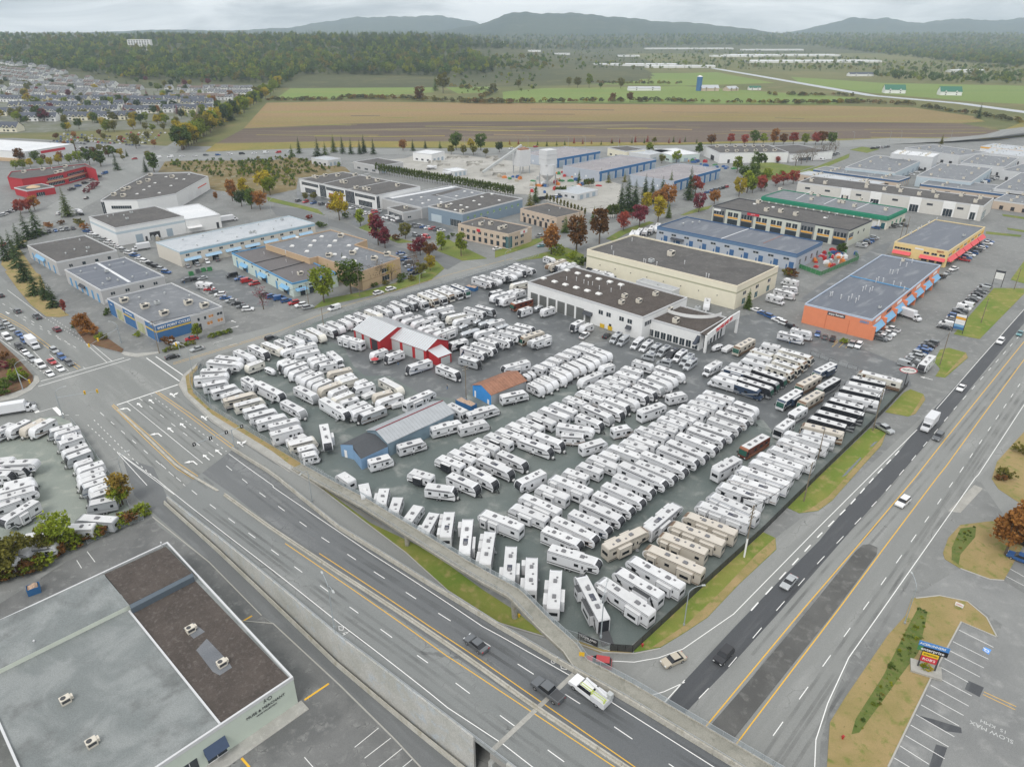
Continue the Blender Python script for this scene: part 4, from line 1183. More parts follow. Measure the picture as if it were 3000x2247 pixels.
RV={  # (prototype, nominal length, roof height, name, phrase, category)
 'tw':(travel_trailer(8.6,None,None,M_strg,None,None,1),8.6,3.2,'travel_trailer','white travel trailer with grey stripes','trailer'),
 'tv':(travel_trailer(8.6,None,M_strg,M_strk,None,None,2,0,1,1),8.6,3.2,'travel_trailer','white travel trailer with grey nose','trailer'),
 'tk':(travel_trailer(8.6,None,M_fibk,M_strk,None,None,3,0,1,0),8.6,3.2,'travel_trailer','white travel trailer with black nose','trailer'),
 'tb':(travel_trailer(8.6,M_fibt,None,M_strb,None,M_rooft,4,0,0,1,M_acw),8.6,3.2,'travel_trailer','tan travel trailer','trailer'),
 'tc':(travel_trailer(8.6,M_fibc,None,M_strg,None,M_roofw,5,0,0,1,M_acw),8.6,3.2,'travel_trailer','cream travel trailer','trailer'),
 'tg':(travel_trailer(8.6,M_fibg,M_strk,M_strk,None,M_roofw,6,0,0,1),8.6,3.2,'travel_trailer','grey travel trailer','trailer'),
 'ts':(travel_trailer(9.4,None,None,M_strk,None,None,7,1,0,1),9.4,3.2,'travel_trailer','white travel trailer with slide-out room','trailer'),
 'td':(travel_trailer(9.4,None,M_fibk,M_strk,M_strk,None,8,1,1,1),9.4,3.2,'travel_trailer','white travel trailer with black lower side','trailer'),
 'sw':(travel_trailer(5.6,None,None,M_strg,None,None,9,0,0,0,M_acw),5.6,3.2,'small_trailer','short white travel trailer','trailer'),
 'sk':(travel_trailer(5.6,None,M_fibk,M_strk,None,None,10,0,0,0),5.6,3.2,'small_trailer','short white travel trailer with black nose','trailer'),
 'fw':(fifth_wheel(11.0,None,None,M_strg,None,11,S2,0,1),11.0,3.88,'fifth_wheel_trailer','white fifth-wheel trailer','trailer'),
 'fk':(fifth_wheel(11.0,None,M_fibk,M_strk,None,12,((-.1,.12,1),),0,0),11.0,3.88,'fifth_wheel_trailer','white fifth-wheel trailer with black front cap','trailer'),
 'fs':(fifth_wheel(11.0,None,M_strg,M_strk,None,13,S3,1,0),11.0,3.88,'fifth_wheel_trailer','white fifth-wheel trailer with several slide-outs','trailer'),
 'fd':(fifth_wheel(11.0,None,M_fibk,M_strk,None,14,((-.35,.0,1),(.15,.3,1)),1,2,M_dgrey),11.0,3.88,'fifth_wheel_trailer','white fifth-wheel trailer with dark slide-outs','trailer'),
 'fb':(fifth_wheel(11.5,M_fibt,M_strb,M_strb,M_rooft,15,S3,0,1),11.5,3.88,'fifth_wheel_trailer','tan fifth-wheel trailer','trailer'),
 'mw':(coach(10.5,None,None,M_strg,None,16,(),False),10.5,3.5,'motorhome','white coach motorhome','motorhome'),
 'mc':(coach(10.5,M_fibc,None,M_strb,None,17,(),False,1),10.5,3.5,'motorhome','cream coach motorhome','motorhome'),
 'mk':(coach(11.8,M_fibk,None,M_strg,None,18),11.8,3.5,'motorhome','black coach motorhome with white roof','motorhome'),
 'mb':(coach(11.8,M_fibt,None,M_strb,M_rooft,19),11.8,3.5,'motorhome','tan coach motorhome','motorhome'),
 'mn':(coach(11.8,M_fibn,None,M_stro,None,20),11.8,3.5,'motorhome','maroon coach motorhome with swirling stripes','motorhome'),
 'ms':(coach(11.8,M_fib,M_fibb,M_strk,None,21,((-.3,.1,1),)),11.8,3.5,'motorhome','white and navy coach motorhome','motorhome'),
 'cw':(class_c(8.2,None,M_strg,None,22),8.2,3.16,'cab_over_motorhome','white cab-over motorhome','motorhome'),
 'ck':(class_c(9.5,M_fibb,M_strg,None,23),9.5,3.16,'cab_over_motorhome','navy cab-over motorhome','motorhome'),
 'vg':(camper_van(6.2,M_fibg),6.2,2.66,'camper_van','silver camper van','van'),
 'vw':(camper_van(6.2,M_fib),6.2,2.66,'camper_van','white camper van','van'),
 'vk':(camper_van(6.2,M_fibk),6.2,2.66,'camper_van','black camper van','van'),
 'al':(pod_trailer(7.6),7.6,2.75,'aluminium_trailer','rounded aluminium trailer','trailer'),
 'ap':(pod_trailer(4.8,1.05,2.5),4.8,2.5,'aluminium_trailer','short rounded aluminium trailer','trailer'),
 'rd':(pod_trailer(4.2,1.0,2.3,M_fib),4.2,2.3,'teardrop_trailer','tiny rounded white trailer','trailer'),
 'pf':(folded_camper(),4.6,1.6,'folded_tent_trailer','low folded tent trailer','trailer'),
 'tp':(truck_camper(),4.5,2.7,'truck_camper','white slide-in truck camper','camper'),
}
RV_COUNT=0
vrg=random.Random(19)
M_strn=mat('navy_graphic',(.05,.08,.15),.4,0,.05,2)
ORD="first second third fourth fifth sixth seventh eighth ninth tenth eleventh twelfth thirteenth fourteenth fifteenth sixteenth seventeenth eighteenth nineteenth twentieth".split()
def rv_row(where,group,items,frm=None):
    """items: (frame, kind, tail x, y, nose x, y), pixels of the roof's two ends"""
    global RV_COUNT
    made=[]
    for k,(fr,kind,x0,y0,x1,y1) in enumerate(items):
        pr,L,zr,nm,phrase,cat=RV[kind]
        a,b=P(fr,x0,y0,zr),P(fr,x1,y1,zr)
        d=b-a
        ln=d.length+.35
        sx=max(.72,min(1.22,ln/L))
        c=(a+b)/2
        _r=pr.make(nm,f'{phrase}, {ORD[k]} from {frm}' if frm else phrase+' ' +where,cat,(c.x,c.y,.04),math.atan2(d.y,d.x),group,(sx,1,vrg.uniform(.95,1.04)),{'side_graphic':vrg.choice((M_strk,M_strg,M_strg,M_strb,M_strn))} if kind[0] in 'tsf' and kind not in ('td','tp') and vrg.random() < .5 else None,vrg)
        made.append(_r);RV_COUNT += 1
    return made
# ------------------------------------------------------------------ trailers and motorhomes: where each one stands
rv_row('beside the west sidewalk fence','trailers lined up along the west fence',[
 ('A','fw',290,405,690,440),('A','tw',390,345,690,380),('A','fk',205,510,540,500),('A','fw',120,598,530,555),('A','tw',225,700,530,640),('A','tw',335,775,640,690),('A','sw',455,832,720,745),('A','tb',480,880,870,780),('A','tc',610,940,960,850),
 ('A','tw',720,1005,1000,930),('A','tw',790,1075,1120,990),('A','ts',880,1145,1240,1050),('A','fw',1030,1195,1390,1105),('A','fw',1055,1290,1420,1190),('A','tc',1270,1405,1590,1325),('A','sw',1385,1475,1600,1420),('A','sw',1450,1540,1600,1508)],'the street corner along the west fence')
rv_row('wedged between trailers on the west fence','campers among the trailers of the west fence',[('A','tp',1210,1385,1510,1280)])
rv_row('in the row under the north street','trailers backed up to the north street',[
 ('A','tw',620,270,840,368),('A','tk',790,205,1010,310),('A','tc',950,170,1190,265),('A','tk',1120,145,1290,220),('A','tw',1250,95,1430,170),('A','tw',1380,35,1580,115),('A','tc',1500,0,1700,105),
 ('B','tk',150,375,345,455),('B','tw',260,335,430,410),('B','sw',390,305,530,365),('B','tk',480,262,660,345),('B','tw',590,230,760,290),('B','tc',720,195,890,260),('B','tv',840,150,1010,228),('B','sw',980,135,1115,200),('B','tk',1030,90,1220,168),('B','tg',1160,65,1320,128)],'the junction along the north street')
rv_row('in the row under the north street','motorhomes backed up to the north street',[
 ('C','mw',370,460,550,540),('C','mc',480,435,660,512),('C','mw',560,405,750,488),('C','mc',650,385,830,458),('C','mw',730,362,920,432),('C','ms',840,345,1000,412)],'the trailers along the north street')
rv_row('at the upper end of the north row','trailers at the upper end of the north street row',[
 ('C','fk',1060,260,1270,325),('C','fw',1140,245,1350,305),('C','fk',1260,210,1420,258),('C','fw',1320,190,1510,255),('C','fw',1400,178,1560,222),('C','tk',1450,145,1610,200),('C','fd',1500,115,1720,188),
 ('C','sw',1830,45,1930,75),('C','fb',2040,70,1850,138),('C','tk',2070,100,1950,150),('C','fw',2150,112,2020,150),('C','tw',2190,145,2100,168)],'the cardboard dumpster along the north street')
rv_row('standing alone between the trailer rows','trailers left in the aisles of the west lot',[
 ('A','tc',930,400,760,462),('A','fw',1590,182,1175,285),('A','fd',880,660,1190,815),('A','fs',730,602,870,690),('A','tv',1200,880,1440,1010),('A','fk',1690,1175,1740,1420),('A','tv',1360,715,1590,830),('A','fk',1670,850,1980,1035)])
rv_row('in the aisle of the west lot','small trailers in the west lot',[('A','rd',985,470,1085,515)])
rv_row('parked by the double row in the west lot','motorhomes in the west lot',[('A','cw',1765,290,1900,400)])
rv_row('in the double row near the red barn','trailers of the double row near the red barn',[
 ('A','tw',1630,265,1340,322),('A','sw',1280,375,1140,422),('A','tg',1350,405,1165,465),('A','tw',1470,420,1225,505),('A','tw',1490,475,1285,558),('A','tw',1560,520,1372,598),('A','tw',1660,540,1425,638),('A','sw',1680,605,1505,668),('A','tw',1760,632,1582,708),('A','tb',1870,672,1635,758),('A','tw',1960,712,1765,788),
 ('A','tw',1690,330,1515,380),('A','tw',1720,372,1555,425),('A','tk',1830,420,1635,458),('A','tb',2020,490,1735,550),('A','tw',2040,555,1842,618),('A','tc',2065,600,1892,652)])
rv_row('in the huddle left of the long grey shed','trailers in the huddle left of the grey shed',[
 ('B','sw',700,1050,605,1082),('B','tk',800,1090,560,1158),('B','tb',1020,1182,805,1240),('B','tw',1140,1218,845,1320),('B','tc',540,1197,305,1290),('B','tw',710,1312,485,1400),('B','tw',780,1362,535,1448),('B','tg',930,1365,630,1478)])
rv_row('in the huddle left of the grey shed','folded campers left of the grey shed',[('B','pf',805,1188,685,1238),('B','pf',1145,1312,1025,1345),('B','tp',620,1262,400,1322)])
rv_row('above the long grey shed','trailers in the yard above the grey shed',[('B','fs',1185,1320,1530,1172),('B','tc',890,1022,1150,1160)])
rv_row('parked at the red barn doors','trailers in front of the red barn',[('B','fs',670,580,390,505),('B','tw',945,675,785,730),('B','tk',1150,692,955,762),('B','tk',1490,802,1215,890),('B','tk',1590,870,1835,968)])
rv_row('in the rows behind the red barn','trailers behind the red barn',[
 ('C','tw',390,647,190,702),('C','tw',490,677,290,740),('C','ts',660,687,392,770),('C','ts',720,747,465,820),('C','tw',690,815,540,850),('C','fw',860,802,645,880),('C','fw',830,572,552,630),('C','tg',840,637,712,662),('C','tc',960,662,772,702),('C','tw',1050,688,848,740),('C','tk',1380,722,1200,772),('C','tw',1290,818,1078,870),
 ('C','fk',975,592,1180,650),('C','tg',1090,572,1280,620),('C','td',980,932,805,982)])
rv_row('behind the red barn','aluminium trailers behind the red barn',[('C','ap',1125,712,1065,742),('C','al',1290,712,1120,760),('C','al',1420,768,1320,798),('C','ap',990,772,910,802),('C','al',1120,812,922,868)])
rv_row('in the paved yard right of the red barn','trailers in the yard right of the red barn',[
 ('C','fd',1340,842,1560,900),('C','fk',1430,802,1650,855),('C','fk',1520,767,1700,810),('C','fs',1880,888,1665,960),('C','fd',1240,888,1470,960),('C','fk',1140,932,1310,985),('C','fd',1050,977,1290,1050),('C','fd',940,1012,1190,1090),('C','tg',920,1117,1120,1172),('C','fk',1650,1167,1375,1238)])
rv_row('in the paved yard right of the red barn','motorhomes in the yard right of the red barn',[('C','mb',1800,842,1565,915)])
rv_row('beside the service bay doors','trailers beside the service bays',[('C','tc',1640,312,1465,350),('C','tg',1360,402,1240,432),('C','tw',1410,428,1252,475),('C','tw',1540,395,1430,428),('C','tk',1430,472,1322,502),('C','tw',1500,472,1362,515),('C','tk',1670,587,1555,625),('C','tw',1915,587,1805,620),('C','tw',1590,402,1500,430)])
rv_row('at the service bay doors','vehicles at the service bays',[('C','mn',1680,492,1475,550),('C','ap',1800,562,1722,592)])
rv_row('by the yellow bins at the dealership wall','trailers by the yellow bins',[('G','tk',225,162,115,218),('G','sw',340,197,222,240)])
rv_row('in the back rank by the rusty-roofed shed','small trailers in the back rank by the shed',[
 ('D','sw',1430,335,1290,288),('D','sw',1540,290,1385,240),('D','sw',1620,240,1462,192),('D','sw',1745,195,1562,145),('D','sw',1845,150,1662,98),('D','sw',1945,105,1762,50),('D','sw',2010,50,1850,12)],'the rusty-roofed shed in the back rank')
rv_row('in the front rank by the rusty-roofed shed','small trailers in the front rank by the shed',[
 ('D','sw',1250,502,1405,578),('D','sw',1320,457,1505,540),('D','sw',1400,417,1575,495),('D','sw',1520,382,1675,455),('D','tw',1540,317,1740,405),('D','sw',1650,282,1825,355),('D','sw',1740,242,1915,325),('D','sw',1835,212,2015,290),('G','sw',250,592,425,660),('G','tw',290,527,508,610),('G','tw',350,487,578,570)],'the rusty-roofed shed in the front rank')
rv_row('tucked behind the rusty-roofed shed','tiny trailers behind the shed',[('D','rd',1180,385,1250,430),('D','rd',1240,355,1310,400)])
rv_row('at the end of the small trailer rows','odd trailers by the small rows',[('G','sw',600,690,455,728),('G','tw',450,792,205,892)])
rv_row('facing the paved yard in the long middle row','trailers facing the yard in the middle double row',[
 ('G','ts',950,788,712,718),('G','ts',900,860,632,778),('G','ts',790,925,512,828),('G','ts',710,988,402,884),('G','ts',620,1058,292,938),('G','ts',490,1118,172,1004),('G','ts',255,1168,20,1078),
 ('D','ts',1800,850,1512,732),('D','td',1710,920,1372,798),('D','td',1540,988,1242,858),('D','td',1400,1045,1112,922),('D','td',1280,1108,982,984),('D','td',1150,1160,852,1048),('D','td',1020,1228,722,1104),('D','td',850,1298,562,1174),('D','td',730,1360,432,1242),('D','td',570,1438,282,1314),('D','td',430,1508,132,1388),('E','td',1300,1018,1042,942)],'the showroom in the yard-facing middle row')
rv_row('in the long middle row, nose to the aisle','trailers with noses to the aisle in the middle double row',[
 ('G','ts',860,642,1085,708),('G','tw',1130,712,1465,820),('G','tw',1100,787,1375,888),('G','tw',1040,832,1305,938),('G','tv',930,877,1215,988),('G','tk',860,942,1125,1040),('G','tk',760,992,1025,1090),('G','tw',670,1067,905,1168),('G','tk',530,1112,795,1210),('G','tk',460,1172,725,1288),('G','tv',260,1192,595,1338),('G','tk',180,1302,475,1418),
 ('D','tk',1320,1112,1655,1238),('D','tk',1140,1172,1515,1308),('D','tk',880,1332,1205,1478),('D','td',640,1402,1035,1578),('F','td',80,492,425,668),('E','tk',1520,987,1865,1138)],'the showroom in the aisle-facing middle row')
rv_row('stopped across the aisles of the middle lot','trailers standing across the aisles',[('D','fw',1590,1014,2030,1080),('D','tk',1640,1122,1925,1142),('E','tk',1240,1132,1595,1178),('F','fk',1000,542,690,685),('F','tw',1465,238,1755,152),('G','tw',1275,1078,1485,1034),('G','fw',935,1268,1225,1165),('G','sk',605,1478,825,1432)])
rv_row('beside the long grey shed wall','trailers beside the grey and blue sheds',[('E','tk',560,830,800,762),('E','tk',900,652,1215,564),('D','ts',60,1058,425,965),('D','ts',400,1038,735,955),('D','ts',500,878,855,775),('D','td',910,670,1215,603)])
rv_row('between the grey shed and the blue dumpster','motorhomes by the blue dumpster',[('D','mw',280,755,465,848)])
rv_row('in the right-hand row, tail to the middle aisle','trailers of the right double row facing the dealership',[
 ('G','fw',2060,1118,1702,1014),('G','fw',1950,1168,1622,1074),('G','fw',1850,1218,1522,1129),('G','fw',1720,1288,1412,1189),('G','fw',1590,1368,1272,1244),('G','fw',1470,1428,1162,1324),('G','ts',1370,1498,1042,1399),('G','fk',1250,1568,892,1444),('I','ts',920,418,592,294),('I','ts',800,478,492,374),('I','ts',730,568,342,424),('I','sw',450,578,232,499),('I','ts',450,688,102,549),('F','tv',1700,538,1422,434),('F','ts',1530,608,1252,514),('F','fs',1570,788,1092,594),('F','ts',1290,858,932,714),('F','fw',1190,1018,732,814),('F','ts',1040,1118,612,944),('F','fs',730,1208,244,1014)],'the showroom in the tail-in right row')
rv_row('in the right-hand row, cap to the wide aisle','trailers of the right double row facing the wide aisle',[
 ('H','tw',430,1142,705,1238),('H','tv',340,1212,675,1318),('H','fk',215,1262,595,1398),('H','fk',120,1337,495,1468),('I','fk',1392,152,1865,308),('I','fk',1322,222,1755,378),('I','fk',1192,292,1665,478),('I','fk',1072,372,1545,568),('I','fk',962,452,1435,638),('I','fk',762,512,1295,738),('I','fk',692,622,1165,818),('I','fk',492,652,1055,898),('I','fk',422,792,895,988),('I','fk',292,892,775,1108),('I','fk',182,1012,645,1218),('I','fk',32,1112,515,1328),('F','fk',1342,1022,1815,1238),('F','fk',1132,1102,1655,1348),('F','fk',1012,1232,1465,1418)],'the showroom along the wide aisle')
rv_row('backed to the dark fence along the bypass','trailers backed to the bypass fence',[
 ('J','fw',1350,638,822,474),('J','fw',1210,718,752,554),('J','fs',1180,838,642,644),('J','fw',1030,898,502,724),('J','fw',930,998,412,814),('J','fs',870,1108,252,894),('J','fs',750,1198,152,1004),('J','fs',570,1298,22,1104),('J','fs',500,1475,-90,1215),('I','fs',2050,1348,1422,1114),
 ('L','fb',1680,243,1063,4),('L','fb',1530,368,892,114),('L','fb',1320,478,762,254),('L','fb',1280,708,592,404),('L','fs',1030,888,392,534),('L','fd',770,1008,232,684),('L','fs',660,1218,22,794)],'the motorhomes along the bypass fence')
rv_row('backed to the dark fence along the bypass','motorhomes backed to the bypass fence',[
 ('R6','mc',1220,600,870,512),('R6','mk',1090,615,810,557),('R6','mw',1080,670,768,602),('R6','mk',1045,720,722,647),('R6','mw',1030,770,678,692),('R6','mk',910,810,628,737),('R6','mk',915,868,578,782),('R6','mk',850,918,524,832),('R6','mk',770,963,468,882),('R6','mb',750,1018,414,937),('R6','mw',680,1068,404,1000)],'the oval sign along the bypass fence')
rv_row('alone in the wide aisle before the bypass fence','trailers in the wide aisle',[('L','fb',105,425,595,195),('I','fs',825,1435,1195,1125),('I','fw',1645,735,1925,575)])
rv_row('alone in the wide aisle before the bypass fence','motorhomes in the wide aisle',[('J','mn',600,512,325,675)])
ramp_row=rv_row('standing on end to the pedestrian ramp','trailers along the pedestrian ramp',[
 ('E','sw',330,1068,175,962),('E','sw',510,1255,470,1085),('E','ts',690,1335,730,1150),('E','tw',840,1445,900,1255),('E','ts',1010,1545,1150,1355),('E','fs',1225,1650,1320,1475),('E','fs',1472,1735,1520,1425),('K','fs',42,515,88,65),('K','fs',292,615,358,205),('K','fs',582,805,614,385),('K','fs',847,945,864,535),('K','fs',1122,1155,1158,675),('K','fd',1735,1300,1445,750),('K','fk',1085,430,1695,618)],'the grey shed along the pedestrian ramp')
rv_row('in the cluster before the showroom entrance','motorhomes in the cluster before the showroom',[
 ('H','cw',235,655,75,745),('H','mb',640,382,445,490),('H','cw',965,480,735,432),('H','mc',860,572,645,505),('H','cw',865,630,545,553),('H','cw',820,700,485,604),('H','cw',630,750,335,674),('H','ms',550,802,315,734),('H','cw',500,870,205,784),('H','cw',430,920,125,834),
 ('H','mc',980,502,1375,612),('H','mc',930,562,1295,680),('H','mc',900,642,1215,742),('H','mc',830,702,1135,802),('H','mk',660,742,1045,872),('H','mk',550,802,955,932),('H','mk',480,862,885,992),('H','ck',410,912,765,1025)])
rv_row('in the aisle below the showroom cluster','motorhomes in the aisle below the showroom',[
 ('H','ms',1630,672,1415,780),('H','mb',1440,822,1205,950),('H','mk',1670,852,1455,972),('H','ms',1210,1002,985,1140),('H','mb',1470,1012,1235,1150),('H','cw',1270,1202,1105,1300),('H','mw',1110,1362,955,1480)])
rv_row('along the showroom awning','camper vans along the showroom awning',[
 ('G','vg',690,297,592,368),('G','vg',780,327,682,398),('G','vw',970,347,832,450),('G','vw',1080,382,942,480),('G','vg',1170,432,1072,492),('G','vg',1280,462,1162,530),('G','vk',1380,492,1272,560),('G','vw',1480,514,1362,590),('G','vg',1570,552,1442,640),('G','vg',1600,612,1492,690),('G','vg',1110,572,965,538),('G','vg',1310,645,1150,612)],'the yellow bins along the awning')
rv_row('at the showroom entrance pillars','small trailers at the showroom entrance',[('H','rd',270,440,165,475),('H','pf',390,460,300,510)])
rv_row('by the street corner of the small lot','trailers by the street in the small west lot',[('M','tw',510,152,295,265),('M','tb',420,152,205,260),('M','tw',270,167,65,270),('M','tk',100,207,-60,290)])
rv_row('along the curved fence of the small lot','trailers along the curved fence of the small lot',[
 ('M','tg',660,222,502,265),('M','tw',740,242,545,300),('M','sw',740,302,592,340),('M','tv',780,327,575,393),('M','tw',820,412,622,478),('M','tg',830,467,672,525),('M','sw',890,552,715,608),('M','tw',970,582,772,648),('M','tw',970,642,774,710),('M','tw',980,692,784,760),('M','tg',1010,742,812,810),('M','sw',1030,797,862,858),('M','tg',1080,838,872,908),('M','tg',1090,932,872,978)],'the street along the curved fence')
rv_row('behind the yellow-green tree of the small lot','trailers by the tree in the small lot',[('M','tg',1110,1132,742,1105),('M','tw',890,1195,645,1205),('M','tw',280,1300,500,1262),('M','tw',250,1400,540,1362),('M','tw',0,1440,300,1442),('M','tw',-100,1520,150,1528)])
rv_row('at the left edge of the small lot','trailers at the left edge of the small lot',[('M','tw',-80,565,90,545),('M','fw',90,580,305,568),('M','tk',-50,622,255,622),('M','sk',-80,690,110,682),('M','tw',60,788,295,732),('M','fw',0,858,315,772),('M','fk',0,918,345,822),('M','tw',160,932,-60,1010),('M','fk',340,942,5,1145)])
rv_row('by the bare tree in the cycle shop yard','campers in the cycle shop yard',[('U4','cw',1600,1175,1720,1190)])
rv_row('behind the cream warehouse corner','campers behind the cream warehouse',[('U7','cw',380,1170,260,1140),('U7','cw',140,1275,270,1310),('U7','tw',195,1235,350,1270),('U7','tw',260,1210,380,1225)])
rv_row('before the orange building','trailers before the orange building',[('U7','tw',230,1575,420,1620),('U7','tw',330,1555,490,1590)])
rv_row('parked between the two dealership buildings','trailers between the two dealership buildings',[('U6','tw',1130,760,1105,790),('U6','tw',1185,745,1150,780),('U6','tk',1235,735,1205,780),('U6','tk',1285,715,1250,765),('U6','tw',1330,700,1305,740),('U6','tw',700,1080,790,1110),('U6','tw',800,1075,900,1110),('U6','tw',880,1095,950,1120),('U6','tw',1725,1310,1715,1365)])
rv_row('on the gravel pad beside the bypass','trailers on the roadside pad',[('R6','fk',1470,385,1385,470)])
q=ramp_row[12]
put('cargo_opening',MB().box(-5.56,-5.5,-1.05,1.05,1.0,3.5).mesh('cargo_opening',[M_fibk]),q);put('ramp_door',MB().bar((-5.5,0,.95),(-7.6,0,.1),2.2,.1).mesh('ramp_door',[M_dgrey]),q)
# ------------------------------------------------------------------ buildings: builder
M_gravel=ground_mat('gravel_roof',(.085,.082,.08),(.115,.11,.106),(.15,.145,.138),.12,.7,9,.95,.2)
M_gravelb=ground_mat('brown_gravel_roof',(.062,.052,.046),(.09,.075,.066),(.13,.115,.105),.25,1.6,5,.95,.25,0,None,.6)
M_memb=ground_mat('grey_membrane_roof',(.125,.135,.15),(.175,.185,.20),(.24,.25,.26),.05,.3,6,.6,.15,.15)
M_membd=ground_mat('dark_blue_membrane_roof',(.085,.098,.125),(.125,.14,.17),(.20,.215,.235),.06,.3,6,.55,.2,.15,(R(45),4))
M_memg=ground_mat('green_grey_membrane_roof',(.175,.193,.192),(.245,.262,.26),(.115,.122,.12),.11,.13,5,.6,.1,.15)
M_roofpale=ground_mat('pale_membrane_roof',(.40,.43,.46),(.48,.505,.53),(.34,.37,.40),.05,.3,6,.6,.2)
M_roofwht=ground_mat('white_membrane_roof',(.62,.64,.66),(.70,.71,.72),(.56,.58,.60),.05,.3,6,.6,.2)
M_roofblu=ground_mat('purple_grey_roof',(.24,.225,.235),(.31,.29,.30),(.20,.19,.20),.06,.3,6,.6,.2)
def wallm(name,c,var=.07):return mat(name,c,.75,0,var,.6,0,.3)
W_white=wallm('wall_white',(.74,.745,.74));W_grey=wallm('wall_grey',(.46,.46,.46));W_lgrey=wallm('wall_light_grey',(.58,.59,.60));W_cream=wallm('wall_cream',(.74,.70,.56));W_beige=wallm('wall_beige',(.55,.45,.36));W_tan=wallm('wall_tan',(.52,.38,.24))
W_blue=wallm('wall_blue',(.06,.16,.34));W_pale=wallm('wall_pale_blue',(.47,.55,.60));W_bgrey=wallm('wall_blue_grey',(.22,.29,.36));W_orange=wallm('wall_orange',(.72,.25,.13));W_yel=wallm('wall_yellow',(.75,.58,.27));W_red=wallm('wall_red',(.42,.035,.045));W_sage=wallm('wall_sage',(.56,.585,.52))
W_mint=wallm('wall_mint',(.55,.64,.60));W_lav=wallm('wall_pale_steel',(.42,.46,.52))
T_blue=wallm('trim_blue',(.11,.30,.52));T_navy=wallm('trim_navy',(.055,.12,.24));T_green=wallm('trim_green',(.02,.22,.13));T_white=wallm('trim_white',(.78,.78,.77));T_sky=wallm('trim_sky_blue',(.20,.40,.60));T_pink=wallm('trim_coral',(.68,.12,.13));T_yel=wallm('trim_amber',(.70,.36,.05));T_dark=wallm('trim_charcoal',(.06,.065,.075));T_olive=wallm('trim_olive',(.38,.38,.27))
D_blue=wallm('door_blue',(.05,.13,.28));D_grey=wallm('door_grey',(.33,.40,.46));D_white=wallm('door_white',(.70,.70,.70));D_dark=wallm('door_dark',(.045,.045,.05))
M_glassb=mat('window_glass',(.03,.04,.05),.1,0,.3,.4,0,.6);M_glasst=mat('teal_window_glass',(.03,.11,.13),.1,0,.3,.4,0,.6);M_glow=mat('lit_shop_window',(.42,.20,.07),.5,0,.8,1.5,0,.3,0,0,.12)
M_unit=mat('rooftop_unit_cream',(.62,.58,.50),.6,0,.1,2);M_unitg=mat('rooftop_unit_grey',(.45,.47,.47),.6,.1,.1,2)
M_flash=mat('parapet_flashing',(.62,.63,.64),.5,.2,.06,2);M_sky=mat('skylight_dome',(.72,.72,.70),.3,0,.06,2)
M_metal=mat('corrugated_metal_roof',(.50,.52,.54),.45,.4,.12,.5);M_metalb=mat('corrugated_metal_wall',(.24,.33,.40),.5,.3,.25,.5)
HV={}
def unit_mesh(k):
    if k not in HV:
        if k == 'hvac':
            b=MB().box(-1.0,1.0,-.8,.8,.3,1.5).box(-.95,.95,-.75,.75,0,.3).box(1.0,1.5,-.5,.5,.5,1.3)
            f=MB().cyl((-.3,0,1.5),(-.3,0,1.58),.55,.55,12)
            g=MB().box(-.8,.8,-.83,-.8,.6,1.3)
            HV[k]=(b.mesh('rooftop_unit',[M_unit]),[('fan',f.mesh('fan',[M_dgrey])),('grille',g.mesh('grille',[M_dgrey]))])
        elif k == 'box':
            HV[k]=(MB().box(-.7,.7,-.6,.6,.15,1.0).box(-.5,.5,-.4,.4,0,.15).mesh('rooftop_unit',[M_unitg]),[('fan',MB().cyl((0,0,1.0),(0,0,1.06),.4,.4,10).mesh('fan',[M_dgrey]))])
        elif k == 'skylight':
            HV[k]=(MB().extrude_y([(-.75,0),(.75,0),(.7,.25),(.45,.42),(-.45,.42),(-.7,.25)],-.75,.75).mesh('skylight',[M_sky]),[])
        elif k == 'pipe':
            HV[k]=(MB().cyl((0,0,0),(0,0,1.3),.13,.13,7).cyl((0,0,1.3),(0,0,1.45),.22,.1,7).mesh('vent_pipe',[M_flash]),[])
        elif k == 'vent':
            HV[k]=(MB().cyl((0,0,0),(0,0,.6),.3,.3,8).cyl((0,0,.6),(0,0,.85),.45,.2,8).mesh('roof_vent',[M_unitg]),[])
    return HV[k]
